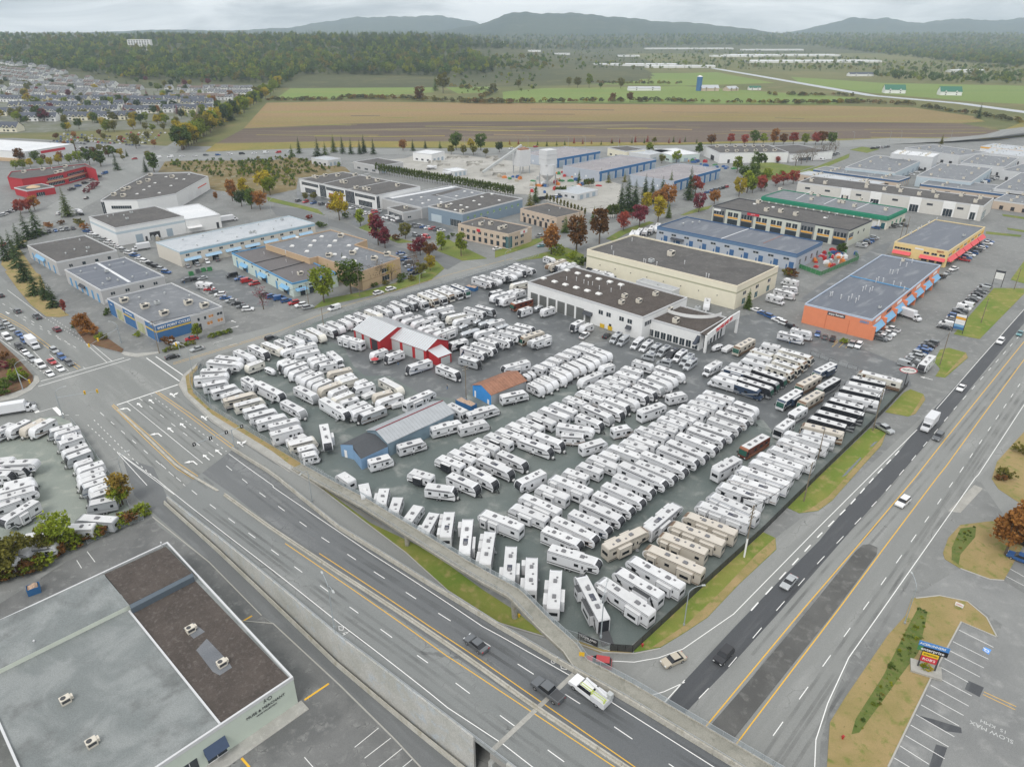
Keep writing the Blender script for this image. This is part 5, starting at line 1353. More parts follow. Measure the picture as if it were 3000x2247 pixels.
class Bld:
    def __init__(self,name,label,A,B,C,h,wall,roof,cat='building',par=.45,parm=None,group=None,poly=None,edge=None):
        self.h=h
        if poly is None:
            a,b,c=[P(*q,h) if isinstance(q,tuple) else q for q in (A,B,C)]
            e1,e2=(c-b),(a-b)
            t1=math.atan2(e1.y,e1.x);t2=math.atan2(e2.y,e2.x)-math.pi/2
            dt=(t2-t1+math.pi) % (2*math.pi)-math.pi
            th=t1+dt*e2.length/(e1.length+e2.length)
            self.th=th
            self.lx=e1.length;self.ly=e2.length
            self.root=thing(name,label,cat,(b.x,b.y,0),th,group)
            pl=[(0,0),(self.lx,0),(self.lx,self.ly),(0,self.ly)]
        else:
            pts=[P(*q,h) for q in poly]
            b=pts[0];self.th=0
            self.root=thing(name,label,cat,(b.x,b.y,0),0,group)
            pl=[(p.x-b.x,p.y-b.y) for p in pts]
        self.pl=pl
        obj('wall',MB().prism(pl,0,h-par,0,0),wall,self.root)
        mb=MB();mb.prism(self.inset(.02),h-par-.02,h-par+.02,0,0);obj('roof',mb,roof,self.root)
        if par > 0:
            i=self.inset(.3);o=self.inset(-.04);n=len(pl);mb=MB()
            for k in range(n):
                j=(k+1) % n
                mb.face([(*o[k],h-par-.25),(*o[j],h-par-.25),(*o[j],h),(*o[k],h)])
                mb.face([(*o[k],h),(*o[j],h),(*i[j],h),(*i[k],h)])
                mb.face([(*i[j],h-par),(*i[k],h-par),(*i[k],h),(*i[j],h)])
            put('parapet',recalc(mb.mesh('parapet',[parm or M_flash])),self.root)
        self.rz=h-par+.02
    def inset(self,d):
        p=[Vector(q) for q in self.pl];n=len(p)
        ar=sum(p[k].x*p[(k+1) % n].y-p[(k+1) % n].x*p[k].y for k in range(n))
        s=1 if ar > 0 else -1
        out=[]
        for k in range(n):
            a,b,c=p[k-1],p[k],p[(k+1) % n]
            d1=(b-a).normalized();d2=(c-b).normalized()
            n1=Vector((-d1.y,d1.x))*s;n2=Vector((-d2.y,d2.x))*s
            m=n1+n2;m=m/max(.3,m.length_squared)*2
            out.append(tuple(b+m*d))
        return out
    def face_M(self,face):
        """matrix taking (u along the wall, v outwards, z) into the building's space"""
        if face == 'R':return Matrix(((1,0,0,0),(0,-1,0,0),(0,0,1,0),(0,0,0,1)))
        if face == 'L':return Matrix(((0,-1,0,0),(1,0,0,0),(0,0,1,0),(0,0,0,1)))
        k=face;n=len(self.pl);a,b=Vector(self.pl[k]),Vector(self.pl[(k+1) % n]);d=(b-a).normalized()
        pc=sum((Vector(q) for q in self.pl),Vector((0,0)))/n
        o=Vector((d.y,-d.x))
        if (a+b).dot(o)/2-pc.dot(o) < 0:o=-o
        return Matrix(((d.x,o.x,0,a.x),(d.y,o.y,0,a.y),(0,0,1,0),(0,0,0,1)))
    def length(self,face):
        if face == 'R':return self.lx
        if face == 'L':return self.ly
        a,b=Vector(self.pl[face]),Vector(self.pl[(face+1) % len(self.pl)]);return (b-a).length
    def feat(self,face,u0,u1,z0,z1,name,m,dep=.06,sub=None):
        L=self.length(face)
        if abs(u0) <= 1 and abs(u1) <= 1.0001:u0,u1=u0*L,u1*L
        mb=MB().box(u0,u1,-.02,dep,z0,z1,0,self.face_M(face))
        me=recalc(mb.mesh(name,[m]));o=put(name,me,self.root)
        if name == 'window' and (u1-u0) > 1.4 and sub is None:
            q=MB()
            k=max(2,int((u1-u0)/1.2))
            for i in range(1,k):q.box(u0+(u1-u0)*i/k-.04,u0+(u1-u0)*i/k+.04,dep,dep+.03,z0,z1,0,self.face_M(face))
            q.box(u0-.06,u1+.06,dep-.02,dep+.05,z0-.1,z0,0,self.face_M(face))
            put('window_frame',recalc(q.mesh('window_frame',[T_white])),o)
        return o
    def row(self,face,n,u0,u1,w,z0,z1,name,m,dep=.06):
        L=self.length(face)
        for k in range(n):
            c=(u0+(u1-u0)*(k+.5)/n)*L
            self.feat(face,c-w/2,c+w/2,z0,z1,name,m,dep)
    def awning(self,face,u0,u1,z0,z1,dep,m):
        L=self.length(face)
        if abs(u0) <= 1 and abs(u1) <= 1.0001:u0,u1=u0*L,u1*L
        M=self.face_M(face);mb=MB()
        a=[(u0,.02,z1),(u1,.02,z1),(u1,dep,z0),(u0,dep,z0),(u0,.02,z0),(u1,.02,z0)]
        a=[tuple(M @ Vector(p)) for p in a]
        for q in ((0,1,2,3),(0,3,4),(1,5,2),(3,2,5,4)):mb.face([a[i] for i in q])
        put('awning',recalc(mb.mesh('awning',[m])),self.root)
    def text(self,face,s,u,z,size,m,dep=.1,bold=.0,shear=0.0,name='lettering'):
        L=self.length(face)
        if abs(u) <= 1:u *= L
        p=self.face_M(face) @ Vector((u,dep,z))
        o=put(name,text_mesh(s,size,m,.05,'CENTER',bold,shear),self.root)
        rz={'R':0,'L':-90}.get(face,None)
        if rz is None:
            M=self.face_M(face);rz=math.degrees(math.atan2(M[1][0],M[0][0]))
            if M[0][1]*-M[1][0]+M[1][1]*M[0][0] > 0:rz += 180
        o.matrix_local=Matrix.Translation(p) @ Matrix.Rotation(R(rz),4,'Z') @ Matrix.Rotation(R(90),4,'X')
        return o
    def top(self,kind,spots,s=1.0,px=None):
        me,subs=unit_mesh(kind)
        for q in spots:
            if px:
                w=P(px,q[0],q[1],self.rz);v=Vector((w.x,w.y))-Vector(self.root.location[:2])
                c,sn=math.cos(-self.th),math.sin(-self.th);x,y=v.x*c-v.y*sn,v.x*sn+v.y*c
            else:
                x,y=q[0]*self.lx,q[1]*self.ly
            o=put(me.name.split('.')[0],me,self.root,(x,y,self.rz));o.scale=(s,s,s)
            for sn_,sm in subs:put(sn_,sm,o)
    def seam(self,pts,px,m=None,w=.35,h=.25,name='roof_seam'):
        mb=MB()
        q=[]
        for x,y in pts:
            p=P(px,x,y,self.rz);v=Vector((p.x,p.y))-Vector(self.root.location[:2]);c,sn=math.cos(-self.th),math.sin(-self.th)
            q.append(Vector((v.x*c-v.y*sn,v.x*sn+v.y*c,self.rz+h/2)))
        for a,b in zip(q[:-1],q[1:]):mb.bar(a,b,w,h)
        obj(name,mb,m or M_flash,self.root)
def grid(nx,ny,x0=.15,x1=.85,y0=.2,y1=.8):
    return [(x0+(x1-x0)*i/max(1,nx-1),y0+(y1-y0)*j/max(1,ny-1)) for i in range(nx) for j in range(ny)]

# ------------------------------------------------------------------ buildings: left half
b=Bld('cycle_shop','grey shop with blue corner panels and WEST POINT CYCLES sign',('X',316.8,873.5),('X',452.7,953),('X',649,897),6.8,W_grey,M_memb)
b.feat('R',0.004,.5,.3,6.4,'blue_panel',W_blue,.08);b.feat('L',0.006,.2,.3,6.4,'blue_panel',W_blue,.08);b.feat('L',.42,.66,.3,6.4,'blue_panel',W_blue,.08);b.feat('L',.85,.99,.3,6.4,'blue_panel',W_blue,.08)
for f,u0,u1 in (('R',.004,.5),('L',.006,.2),('L',.42,.66)):
    b.feat(f,u0,u1,3.9,4.2,'yellow_stripe',wallm('stripe_yellow',(.75,.5,.04)),.1);b.feat(f,u0,u1,4.3,4.5,'yellow_stripe',MATS['stripe_yellow'],.1)
b.text('R','WEST POINT CYCLES',.255,5.35,1.25,M_letterw,.12,.03,.2);b.text('L','WEST POINT CYCLES',.54,5.4,.62,M_letterw,.12,.02,.2);b.text('L','kawasaki',.92,5.2,.6,M_letterw,.12)
for u in (.6,.7):b.feat('R',u,u+.03,3.8,4.9,'window',M_glassb)
b.feat('R',.77,.84,3.9,4.9,'window',M_glow);b.feat('R',.73,.81,1.3,2.5,'window',M_glow);b.feat('R',.89,.97,1.3,2.5,'window',M_glow);b.feat('R',.9,.98,3.9,4.9,'window',M_glassb);b.feat('R',.6,.64,.1,2.6,'door',D_dark)
M_mural=mat('mural_paint',(.40,.42,.25),.7,0,.6,.5)
b.feat('L',.25,.38,.4,4.2,'mural',M_mural);b.feat('L',.7,.82,.4,4.5,'mural',M_mural)
b.top('hvac',[(.28,.2),(.22,.5),(.12,.8),(.72,.3),(.82,.12)],1.25);b.top('box',[(.42,.52)],1.3);b.top('vent',[(.35,.8),(.7,.75),(.9,.5)])
b=Bld('grey_workshop','grey workshop with dark blue roof behind the cycle shop',('U4',530,1075),('U4',815,1245),('U4',1325,1125),6.5,W_grey,M_membd)
b.row('R',4,.05,.95,1.6,3.4,4.6,'window',M_glassb);b.row('L',6,.05,.95,2.0,.1,3.8,'roller_door',T_blue);b.feat('R',.02,.3,.8,2.2,'sign_board',D_white);b.awning('L',.45,.6,3.0,4.0,1.2,T_dark)
b.top('vent',grid(4,2));b.top('box',[(.3,.3),(.45,.6)]);b.seam([(780,1020),(1050,1180)],'U4',M_roofwht,1.2,.03)
b=Bld('grey_workshop','grey workshop with brown gravel roof beside the pines',('U4',228,880),('U4',455,1018),('U4',943,920),6.5,W_grey,M_gravel)
b.row('R',4,.1,.95,1.4,3.0,4.3,'window',M_glassb);b.row('L',5,.05,.95,1.8,.1,3.8,'roller_door',T_blue);b.awning('L',.4,.7,3.6,4.8,1.3,T_sky);b.top('box',[(.7,.35)]);b.top('vent',[(.3,.3),(.5,.4),(.6,.2),(.8,.8)])
b=Bld('striped_warehouse','white warehouse with blue-grey stripe and open loading bay',('U4',712,650),('U4',930,742),('U4',1490,645),9.5,W_white,M_gravel)
b.feat('R',0,1,6.0,7.2,'wall_stripe',W_pale,.03);b.feat('L',0,1,6.0,7.2,'wall_stripe',W_pale,.03);b.feat('R',.25,.35,.1,4.2,'roller_door',D_grey);b.feat('R',.7,.79,.1,4.2,'roller_door',D_grey);b.feat('R',.45,.6,.1,4.0,'loading_bay',D_dark)
b.feat('R',.38,.41,.1,2.4,'door',D_dark);b.top('box',[(.35,.45),(.55,.8)]);b.top('vent',[(.2,.8),(.3,.85),(.4,.7)])
b=Bld('white_annex','plain white annex with white roof joined to the striped warehouse',('U4',1345,580),('U4',1497,674),('U4',1778,630),7.5,W_white,M_roofwht)
b.feat('R',.85,.92,.1,3.4,'door',D_dark);b.awning('R',.02,.42,2.8,3.4,2.5,D_white)
b=Bld('corner_showroom','white fan-shaped showroom with dark gravel roof by the avenue',None,None,None,9,W_white,M_gravel,poly=[('U4',815,518),('U4',1110,515),('U4',1210,500),('U4',1425,463),('U4',1685,322),('U4',1540,292),('U4',1210,300),('U4',1000,402)])
b.top('skylight',[(1110,468),(1210,408),(1290,460),(1255,380),(1385,402),(1430,345),(1345,330),(1165,435),(1490,350),(1530,310)],1.0,'U4');b.top('hvac',[(925,480),(1000,488),(1040,428),(1000,440),(1200,365),(1130,385),(1220,320),(1395,335)],1.2,'U4')
b.feat(0,.25,.8,3.8,5.6,'window',M_glassb);b.feat(7,.0,.12,.3,8,'window',M_glassb);b.feat(0,0.0,.08,.3,8,'window',M_glassb)
for u in (.3,.55):b.feat(3,u,u+.15,.1,4.5,'roller_door',D_white)
b.feat(3,.62,.9,4.8,5.4,'red_band',wallm('red_band',(.65,.08,.04)),.1)
b=Bld('red_office','red two-storey shop building with curved front and gravel roof',None,None,None,8.5,W_red,M_gravel,poly=[('U4',58,330),('U4',175,345),('U4',360,322),('U4',520,290),('U4',690,245),('U4',775,268),('U4',690,222),('U4',390,255),('U4',90,285)],parm=wallm('red_parapet',(.33,.03,.04)))
b.feat(2,.1,.9,5.0,6.8,'window',M_glassb);b.feat(3,.1,.9,5.0,6.8,'window',M_glassb);b.feat(2,.1,.9,1.2,3.2,'window',M_glassb);b.feat(3,.1,.9,1.2,3.2,'window',M_glassb);b.feat(2,0,1,3.6,4.4,'tan_band',W_tan,.12);b.feat(3,0,1,3.6,4.4,'tan_band',W_tan,.12);b.feat(1,.3,.7,1,3,'window',M_glassb)
b.top('hvac',[(195,295),(350,275),(460,300),(500,290),(530,250)],1.2,'U4');b.top('vent',[(250,270),(420,265),(600,255)],1.2,'U4')
b=Bld('red_office_wing','low red entrance wing with a tan fan roof before the red office',('U4',185,405),('U4',215,440),('U4',400,400),5,W_red,M_gravel);b.top('vent',[(.5,.5)])
b.feat('R',.3,.6,.2,2.6,'window',M_glassb);mb=MB();mb.cyl((b.lx*.5,b.ly*.6,4.6),(b.lx*.5,b.ly*.6,6.0),4.5,.8,8);obj('fan_roof',mb,W_tan,b.root)
b=Bld('long_blue_block','long cream block with pale blue band and awnings',('U4',1262,855),('U4',1452,934),('U5',612,702),7.5,wallm('wall_bone',(.62,.585,.52)),M_roofpale,parm=W_pale)
b.feat('R',0,1,6.0,7.0,'wall_stripe',wallm('band_blue',(.28,.45,.57)),.06);b.row('R',13,.01,.99,1.7,4.6,5.6,'window',M_glassb);b.row('R',7,.02,.98,3.2,.1,2.5,'shop_window',M_glassb)
for k in range(7):b.awning('R',.02+k*.14,.13+k*.14,2.7,3.8,1.2,wallm('awning_pale_blue',(.33,.50,.66)))
b.top('vent',grid(6,2));b.top('box',[(.55,.3),(.58,.3),(.9,.8)])
b=Bld('wavy_front_shops','pale shop row with wavy blue-trimmed parapet and blue awnings',('X',645,747),('X',855.5,830),('X',1002,808.7),6.2,W_mint,ground_mat('brown_roof',(.10,.092,.092),(.14,.13,.13),None,.08,.4,6,.7,.2,.15),parm=T_blue)
for u in (.05,.4,.72):b.awning('L',u,u+.12,2.6,3.8,1.5,T_sky);b.feat('L',u+.02,u+.1,.1,2.4,'door',D_dark)
b.row('L',6,.0,1,1.6,.1,3.4,'roller_door',T_blue);b.row('L',7,.02,.98,1.0,4.0,4.8,'window',M_glassb);b.row('R',4,.05,.95,1.4,3.5,4.4,'window',M_glassb);b.row('R',2,.1,.5,2.2,.1,2.8,'shop_window',M_glassb);b.awning('R',.05,.3,2.6,3.6,1.5,T_sky);b.text('R','HONDA',.17,3.0,.6,wallm('lettering_red',(.6,.04,.04)),1.2)
b.seam([(100,1035),(395,965)],'U5',M_dgrey,.4,.3);b.seam([(215,1105),(530,1020)],'U5',M_dgrey,.4,.3);b.top('pipe',[(.3,.2),(.6,.5),(.5,.8)],.9);b.top('hvac',[(.4,.15)])
b=Bld('tan_block','tan brick office block with wide blue-grey roof',None,None,None,8.5,W_tan,M_memb,parm=wallm('tan_parapet',(.50,.36,.24)),poly=[('U5',212,872),('U5',570,988),('U5',640,972),('U5',990,1095),('U5',1305,985),('U5',940,875),('U5',1038,838),('U5',745,755)])
b.top('skylight',[(670,815),(610,850),(578,888),(430,892),(550,935),(735,890),(778,850),(890,888),(950,915),(775,960),(850,985),(935,1015),(470,822)],1.3,'U5');b.top('hvac',[(825,815),(1095,1000),(1200,965),(730,975),(920,955)],1.2,'U5');b.top('pipe',[(380,950),(1035,1000)],1.2,'U5')
b.feat(3,.5,.68,4.6,6.4,'window',M_glassb);b.feat(3,.5,.68,.8,3.0,'window',M_glassb);b.feat(3,0,1,3.6,3.9,'wall_stripe',wallm('band_brown',(.36,.25,.16)),.04)
b=Bld('black_glass_office','white office block with black glass corners and front bands',('U5',475,347),('U5',1112,477),('U5',1480,407),9,W_white,M_gravel)
for u0,u1 in ((.02,.26),(.4,.63),(.74,.97)):
    b.feat('L',u0,u1,5.6,7.6,'window',M_glassb);b.feat('L',u0+.04,u1-.04,.5,3.8,'window',M_glassb);b.feat('L',u0+.02,u1-.02,4.0,5.2,'white_band',T_white,.25)
b.feat('L',.27,.38,.3,8,'window',M_glassb,.1);b.feat('L',.64,.72,.3,8,'window',M_glassb,.1);b.feat('R',.0,.06,.3,8,'window',M_glassb,.1);b.feat('L',.42,.6,.4,4.5,'red_wall',wallm('brick_red',(.34,.05,.06)),.2)
b.seam([(680,385),(1060,300)],'U5');b.seam([(875,432),(1240,360)],'U5');b.top('hvac',[(610,335),(630,340),(700,325),(800,325),(835,375),(860,380),(950,425),(1020,430),(1048,438),(1120,365),(1285,405),(940,320),(1050,345)],1.2,'U5')
b=Bld('low_grey_block','low grey block with pale striped roof beside the hedge',('U5',1197,493),('U5',1480,578),('U5',1995,456),6.5,W_grey,M_memb);b.seam([(1230,500),(1760,405)],'U5',M_roofwht,4.0,.03);b.seam([(1580,480),(1820,415)],'U5',M_gravel,5.0,.03);b.seam([(1600,475),(1760,510)],'U5')
b.top('skylight',[(1540,520),(1625,510),(1480,495),(1490,545),(1400,515),(1830,448),(1890,458),(1765,485)],1.0,'U5');b.feat('L',.3,.7,.3,3.0,'window',M_glassb)
b=Bld('low_grey_entrance','curved grey entrance block with dark shop front',('U5',1225,570),('U5',1330,615),('U5',1485,580),5.5,W_grey,M_gravel);b.feat('L',.1,.9,.3,3.4,'window',M_glassb);b.top('hvac',[(.5,.5)]);b.feat('R',.2,.35,1.6,2.6,'window',M_glassb)
b=Bld('blue_grey_block','big blue-grey block with green framed windows and gravel roof',('U5',1500,572),('U5',1812,624),('U6',255,508),8.5,W_bgrey,M_gravel)
b.top('skylight',[(1720,548),(1640,535),(1950,555),(1850,577),(1755,598),(1800,560),(1970,492),(2050,470),(2110,520),(1905,525)],1.0,'U5');b.top('hvac',[(1625,570),(1690,575),(1805,615)],1.1,'U5')
G_win=mat('green_window',(.16,.30,.10),.3,0,.3,1)
b.row('R',9,.03,.97,1.5,4.6,6.0,'window',G_win);b.feat('R',.05,.35,2.6,3.4,'canopy',T_dark,2.5);b.feat('L',.05,.35,.2,4.0,'window',M_glassb);b.feat('L',.6,.9,.3,4.5,'wall_panel',W_pale,.3)
b=Bld('beige_office','beige two-storey office with round red sign and corner glass',('U5',1750,714),('U6',112,792),('U6',326,738),8,W_beige,M_gravel,parm=W_beige)
b.row('L',8,.03,.97,1.9,4.6,6.2,'window',M_glassb);b.row('L',8,.03,.97,1.9,.8,3.2,'shop_window',M_glassb);b.feat('R',.02,.14,.5,6.5,'window',M_glasst);b.feat('L',.0,.06,.5,6.5,'window',M_glasst);b.row('R',2,.2,.7,2.4,4.2,5.6,'window',M_glassb);b.row('R',2,.2,.7,2.4,.8,2.4,'window',M_glassb)
M_signred=mat('sign_red',(.55,.03,.05),.5,0,.05,2)
b.feat('R',.5,.8,5.9,7.6,'sign_board',T_white,.12);mb=MB();mb.cyl((b.lx*.65,-.13,6.75),(b.lx*.65,-.17,6.75),.7,.7,16);o=obj('round_sign',mb,M_signred,b.root);o.scale=(1,1,1);b.feat('L',.55,.62,5.9,7.4,'sign_board',M_signred,.12)
b.top('hvac',[(.3,.3),(.5,.3),(.55,.6),(.35,.7)],1.1);b.top('vent',[(.2,.8),(.7,.8)])
b=Bld('beige_workshop','beige workshop with dark bay doors behind the round-sign office',('U6',190,587),('U6',500,657),('U6',736,612),7.5,W_beige,M_gravel,parm=W_beige)
b.row('L',7,.02,.98,1.8,3.8,5.2,'window',M_glassb);b.row('L',6,.05,.95,2.0,.1,3.2,'roller_door',D_dark);b.row('R',3,.1,.9,2.0,4,5,'window',M_glassb);b.top('vent',[(.4,.5),(.8,.5)])
# ------------------------------------------------------------------ buildings: middle and right
for k,(A_,B_,C_,lab,n) in enumerate([(('U6',235,132),('U6',500,180),('U6',828,116),'blue-trimmed warehouse row closest to the far road',6),(('U6',552,238),('U6',846,284),('U6',1306,187),'middle blue-trimmed warehouse row behind the silos',8),(('U6',1078,312),('U6',1452,362),('U6',1846,262),'blue-trimmed warehouse row behind the tall conifers',8)]):
    b=Bld('blue_warehouse',lab,A_,B_,C_,7.5,W_lav,M_roofblu,parm=W_lav);b.feat('R',0,1,5.6,7.3,'blue_band',wallm('band_navy_bright',(.045,.15,.33)),.15)
    for i in range(n):b.feat('R',(i+.1)/n,(i+.32)/n,.1,5.5,'blue_pilaster',MATS['band_navy_bright'],.3);b.feat('R',(i+.42)/n,(i+.9)/n,.1,4.2,'roller_door',D_grey,.04)
    b.top('pipe',grid(5,2));b.top('vent',grid(3,1,.2,.8,.5,.5));b.row('L',2,.2,.8,1.0,2,3.4,'window',T_white)
b=Bld('far_white_warehouse','long white warehouse with charcoal roof beside red autumn trees',('T3',130,944),('T3',242,992),('T3',690,988),8.5,W_white,M_gravel);b.row('R',5,.05,.95,2.0,.1,3.0,'door',D_dark);b.feat('L',.3,.5,.1,4,'roller_door',D_dark);b.top('hvac',grid(6,2),1.2)
b=Bld('far_white_warehouse','rear white wing of the charcoal-roofed warehouse',('T3',590,950),('T3',700,1000),('T3',870,965),6.5,W_white,M_gravel);b.feat('R',.2,.5,.2,3,'window',M_glassb)
b=Bld('cream_warehouse','cream warehouse with stepped parapet and wide gravel roof',('X',1717.6,731),('X',2160.7,837.6),('X',2285,780),10,W_cream,M_gravel,parm=wallm('cream_parapet',(.74,.68,.54)),par=.7)
b.feat('L',0,1,6.6,7.2,'wall_stripe',T_olive,.05);b.feat('R',0,1,6.6,7.2,'wall_stripe',T_olive,.05);b.row('R',3,.05,.95,2.4,4.6,6.0,'window',M_glassb);b.row('R',3,.05,.95,2.4,.6,3.0,'window',M_glasst);b.row('L',8,.05,.95,.3,4.0,4.3,'wall_lamp',M_dgrey,.3)
b.top('hvac',[(1425,965)],1.5,'U6');b.top('box',[(1265,1020)],1.6,'U6');b.top('pipe',[(960,960),(945,915),(1205,1020),(1220,1025),(1310,1045),(1535,1035),(1710,1140),(1730,1145),(1110,850)],1.2,'U6')
# dealership
b=Bld('dealership','white RV dealership with service bays and skylit gravel roof',('X',1546.8,825.4),('X',1884,929),('X',2013,870.5),9,W_white,M_gravelb)
for k in range(6):b.feat('L',.99-.085*(k+1)-.005,.99-.085*k-.022,.1,5.0,'service_door',mat('service_door_glass',(.14,.145,.14),.3,0,.2,1),.04)
b.feat('L',.415,.46,.1,3.2,'service_door',MATS['service_door_glass'],.04);b.awning('L',.40,.475,3.4,4.6,1.4,T_dark);b.awning('L',.08,.12,3.0,4.2,1.2,T_dark)
for u in (.345,.28,.175,.11):b.feat('L',u-.03,u+.005,5.0,6.6,'window',M_glassb)
b.feat('R',.05,.2,5.0,6.6,'window',M_glassb);b.feat('L',.24,.26,.1,2.4,'door',D_dark)
b.top('skylight',[(395,1153),(485,1180),(572,1204),(660,1228),(750,1253),(842,1278),(585,1088),(672,1112),(757,1135),(842,1158),(932,1181),(1022,1204)],1.35,'U6')
b.top('pipe',[(660,1170),(720,1190),(790,1205),(845,1240),(755,1205),(940,1260),(1015,1240),(910,1200),(580,1165)],1.1,'U6');b.top('hvac',[(1050,1305),(1300,1288),(1165,1345),(1025,1355)],1.0,'U6')
s=Bld('showroom','low white dealership showroom with arched TRAVELAND RV entrance',('X',1905,934),('X',2053.4,975),('X',2131,930),6.8,W_white,M_gravelb)
s.top('hvac',[(1285,55),(1365,185)],1.15,'G');s.top('box',[(1630,30)],1.3,'G')
s.awning('L',.02,1.2,3.1,5.6,3.2,mat('dark_metal_awning',(.05,.06,.08),.4,.3,.1,1));s.row('L',9,.02,1.15,1.9,.3,2.8,'window',M_glassb);s.feat('L',0,1.2,2.8,3.1,'white_fascia',T_white,3.25)
s.row('R',6,.12,.9,1.1,.2,4.6,'window',M_glassb)
# arched sign wall on the entrance face
mb=MB();L=s.lx;n=14
for k in range(n):
    u0,u1=L*(.0+1.25*k/n),L*(.0+1.25*(k+1)/n)
    z=lambda u:6.9+1.6*min(1,u/(L*.9));zl=lambda u:4.0+2.2*math.sin(min(1,u/(L*1.25))*math.pi*.75)
    a=[(u0,-2.6,zl(u0)),(u1,-2.6,zl(u1)),(u1,-2.6,z(u1)),(u0,-2.6,z(u0))];bk=[(x,-2.2,zz) for x,y,zz in a]
    mb.face(a);mb.face(bk[::-1]);mb.face([a[3],a[2],bk[2],bk[3]]);mb.face([a[1],a[0],bk[0],bk[1]])
put('sign_arch',recalc(mb.mesh('sign_arch',[W_white])),s.root)
for u in (.0,1.22):mb=MB();mb.box(L*u-.4,L*u+.4,-2.7,-1.9,0,6.5);obj('pillar',mb,W_white,s.root)
o=s.text('R','TRAVELAND RV',.62,6.9,1.75,wallm('sign_letter_red',(.62,.02,.03)),2.68,.05,.15);o.rotation_euler[1] -= R(6)
mb=MB();mb.box(-.2,L*1.05,-2.2,.1,6.4,6.7);obj('porch_roof',mb,M_gravelb,s.root)
mb=MB()
for k in range(12):
    t0,t1=R(90+k*9),R(90+(k+1)*9);c0=(L*1.05,s.ly*.75);r0=s.ly*.62
    p0,p1=(c0[0]+math.cos(t0)*r0*.9,c0[1]-math.sin(t0)*r0),(c0[0]+math.cos(t1)*r0*.9,c0[1]-math.sin(t1)*r0)
    mb.face([(*p0,6.7),(*p1,6.7),(*p1,8.0),(*p0,8.0)])
put('curved_parapet',mb.mesh('curved_parapet',[W_white]),s.root)
b=Bld('roof_shelter','low grey lean-to between the dealership and the cream warehouse',('U6',1150,1165),('U6',1440,1250),('U6',1490,1225),4.5,W_lgrey,M_metal);b.top('vent',[(.5,.5)])
b=Bld('blue_roof_units','pale blue workshop row with dark blue roof and navy doors',('U6',1310,728),('U7',375,952),('U7',592,853),8,W_lav,M_membd,parm=T_navy)
b.feat('L',0,1,6.2,7.6,'navy_band',wallm('band_steel',(.12,.20,.32)),.08);b.feat('R',0,1,6.2,7.6,'navy_band',MATS['band_steel'],.08)
for k in range(10):b.feat('L',(k+.1)/10,(k+.4)/10,.1,3.8,'roller_door',D_blue);b.feat('L',(k+.5)/10,(k+.58)/10,.1,2.4,'door',D_blue);b.feat('L',(k+.45)/10,(k+.8)/10,4.4,5.4,'window',M_glassb)
b.awning('L',.78,.88,3.0,3.8,1.6,T_dark);b.seam([(1830,830),(2080,740)],'U6',M_roofwht,.5,.1);b.seam([(100,865),(270,795)],'U7',wallm('seam_rust',(.3,.15,.12)),.4,.08);b.top('vent',[(1525,715),(1600,705),(1655,700)],1.3,'U6');b.row('R',4,.05,.95,1.6,2.0,4.5,'window',M_glassb)
b=Bld('modern_shops','sage and charcoal shop block with amber window panels',('U6',1765,562),('U7',800,758),('U7',988,679),9,W_sage,M_gravel,parm=T_dark)
for k in range(9):
    u=(k+.12)/9
    if k in (0,2,6,8):b.feat('L',k/9+.004,(k+.9)/9,.1,8.6,'charcoal_bay',wallm('bay_grey',(.20,.205,.21)),.3)
    d=.36 if k in (0,2,6,8) else .06
    b.feat('L',u,u+.035,4.6,7.0,'window',M_glassb,d);b.feat('L',u+.045,u+.08,4.6,7.0,'window',M_glassb,d);b.feat('L',u,u+.08,3.6,4.5,'amber_panel',T_yel,d);b.feat('L',u,u+.08,.3,3.2,'shop_window',M_glassb,d)
b.feat('L',.63,.72,7.4,8.6,'red_sign',M_signred,.5);b.text('L','DUCATI',.675,8.0,.7,M_letterw,.55);b.feat('L',.93,.985,6.6,7.8,'sign_board',T_white,.5)
b.feat('R',.03,.2,4.6,7.0,'window',M_glassb);b.feat('R',.03,.2,3.6,4.5,'amber_panel',T_yel);b.row('R',2,.3,.8,1.4,4.8,6.2,'window',M_glassb);b.top('hvac',[(125,605),(240,615),(360,640),(60,540)],1.3,'U7');b.top('skylight',[(30,548),(180,575),(600,660)],1.0,'U7');b.top('pipe',[(620,665),(680,640)],1.0,'U7')
b=Bld('green_trim_shops','long white shop row with a bright green fascia',('U7',90,484),('U7',1112,648),('U7',1262,582),7.5,wallm('wall_off_white',(.70,.68,.60)),M_memb,parm=T_green)
b.feat('L',0,1,5.2,7.1,'green_fascia',T_green,1.0);b.feat('R',0,1,5.2,7.1,'green_fascia',T_green,.6)
for k in range(16):b.feat('L',(k+.15)/16,(k+.6)/16,.2,3.6,'roller_door' if k % 2 else 'shop_window',D_white if k % 2 else M_glasst);b.feat('L',(k+.75)/16,(k+.92)/16,0,5.2,'column',T_white,.9)
b.seam([(365,510),(480,445)],'U7',M_roofwht,.4,.1);b.seam([(590,550),(730,485)],'U7',M_roofwht,.4,.1);b.seam([(850,590),(985,530)],'U7',M_roofwht,.4,.1);b.top('hvac',[(235,435),(545,485),(760,500),(745,540),(885,520),(1090,600),(490,470),(490,515),(835,570),(715,535)],1.1,'U7');b.row('R',3,.2,.9,2.0,.3,3.2,'window',T_green)
b=Bld('long_retail_block','long off-white retail block with arched glass entrances',('U7',378,370),('U7',1886,562),('U7',1973,498),9,wallm('wall_bone_grey',(.60,.585,.55)),M_gravel,parm=W_lgrey)
for u0,u1 in ((.02,.06),(.13,.19),(.3,.36),(.51,.57),(.68,.735)):
    b.feat('L',u0,u1,.2,8.9,'entrance_bay',T_white,.6);b.feat('L',u0+.008,u1-.008,.3,4.6,'window',M_glassb,.66)
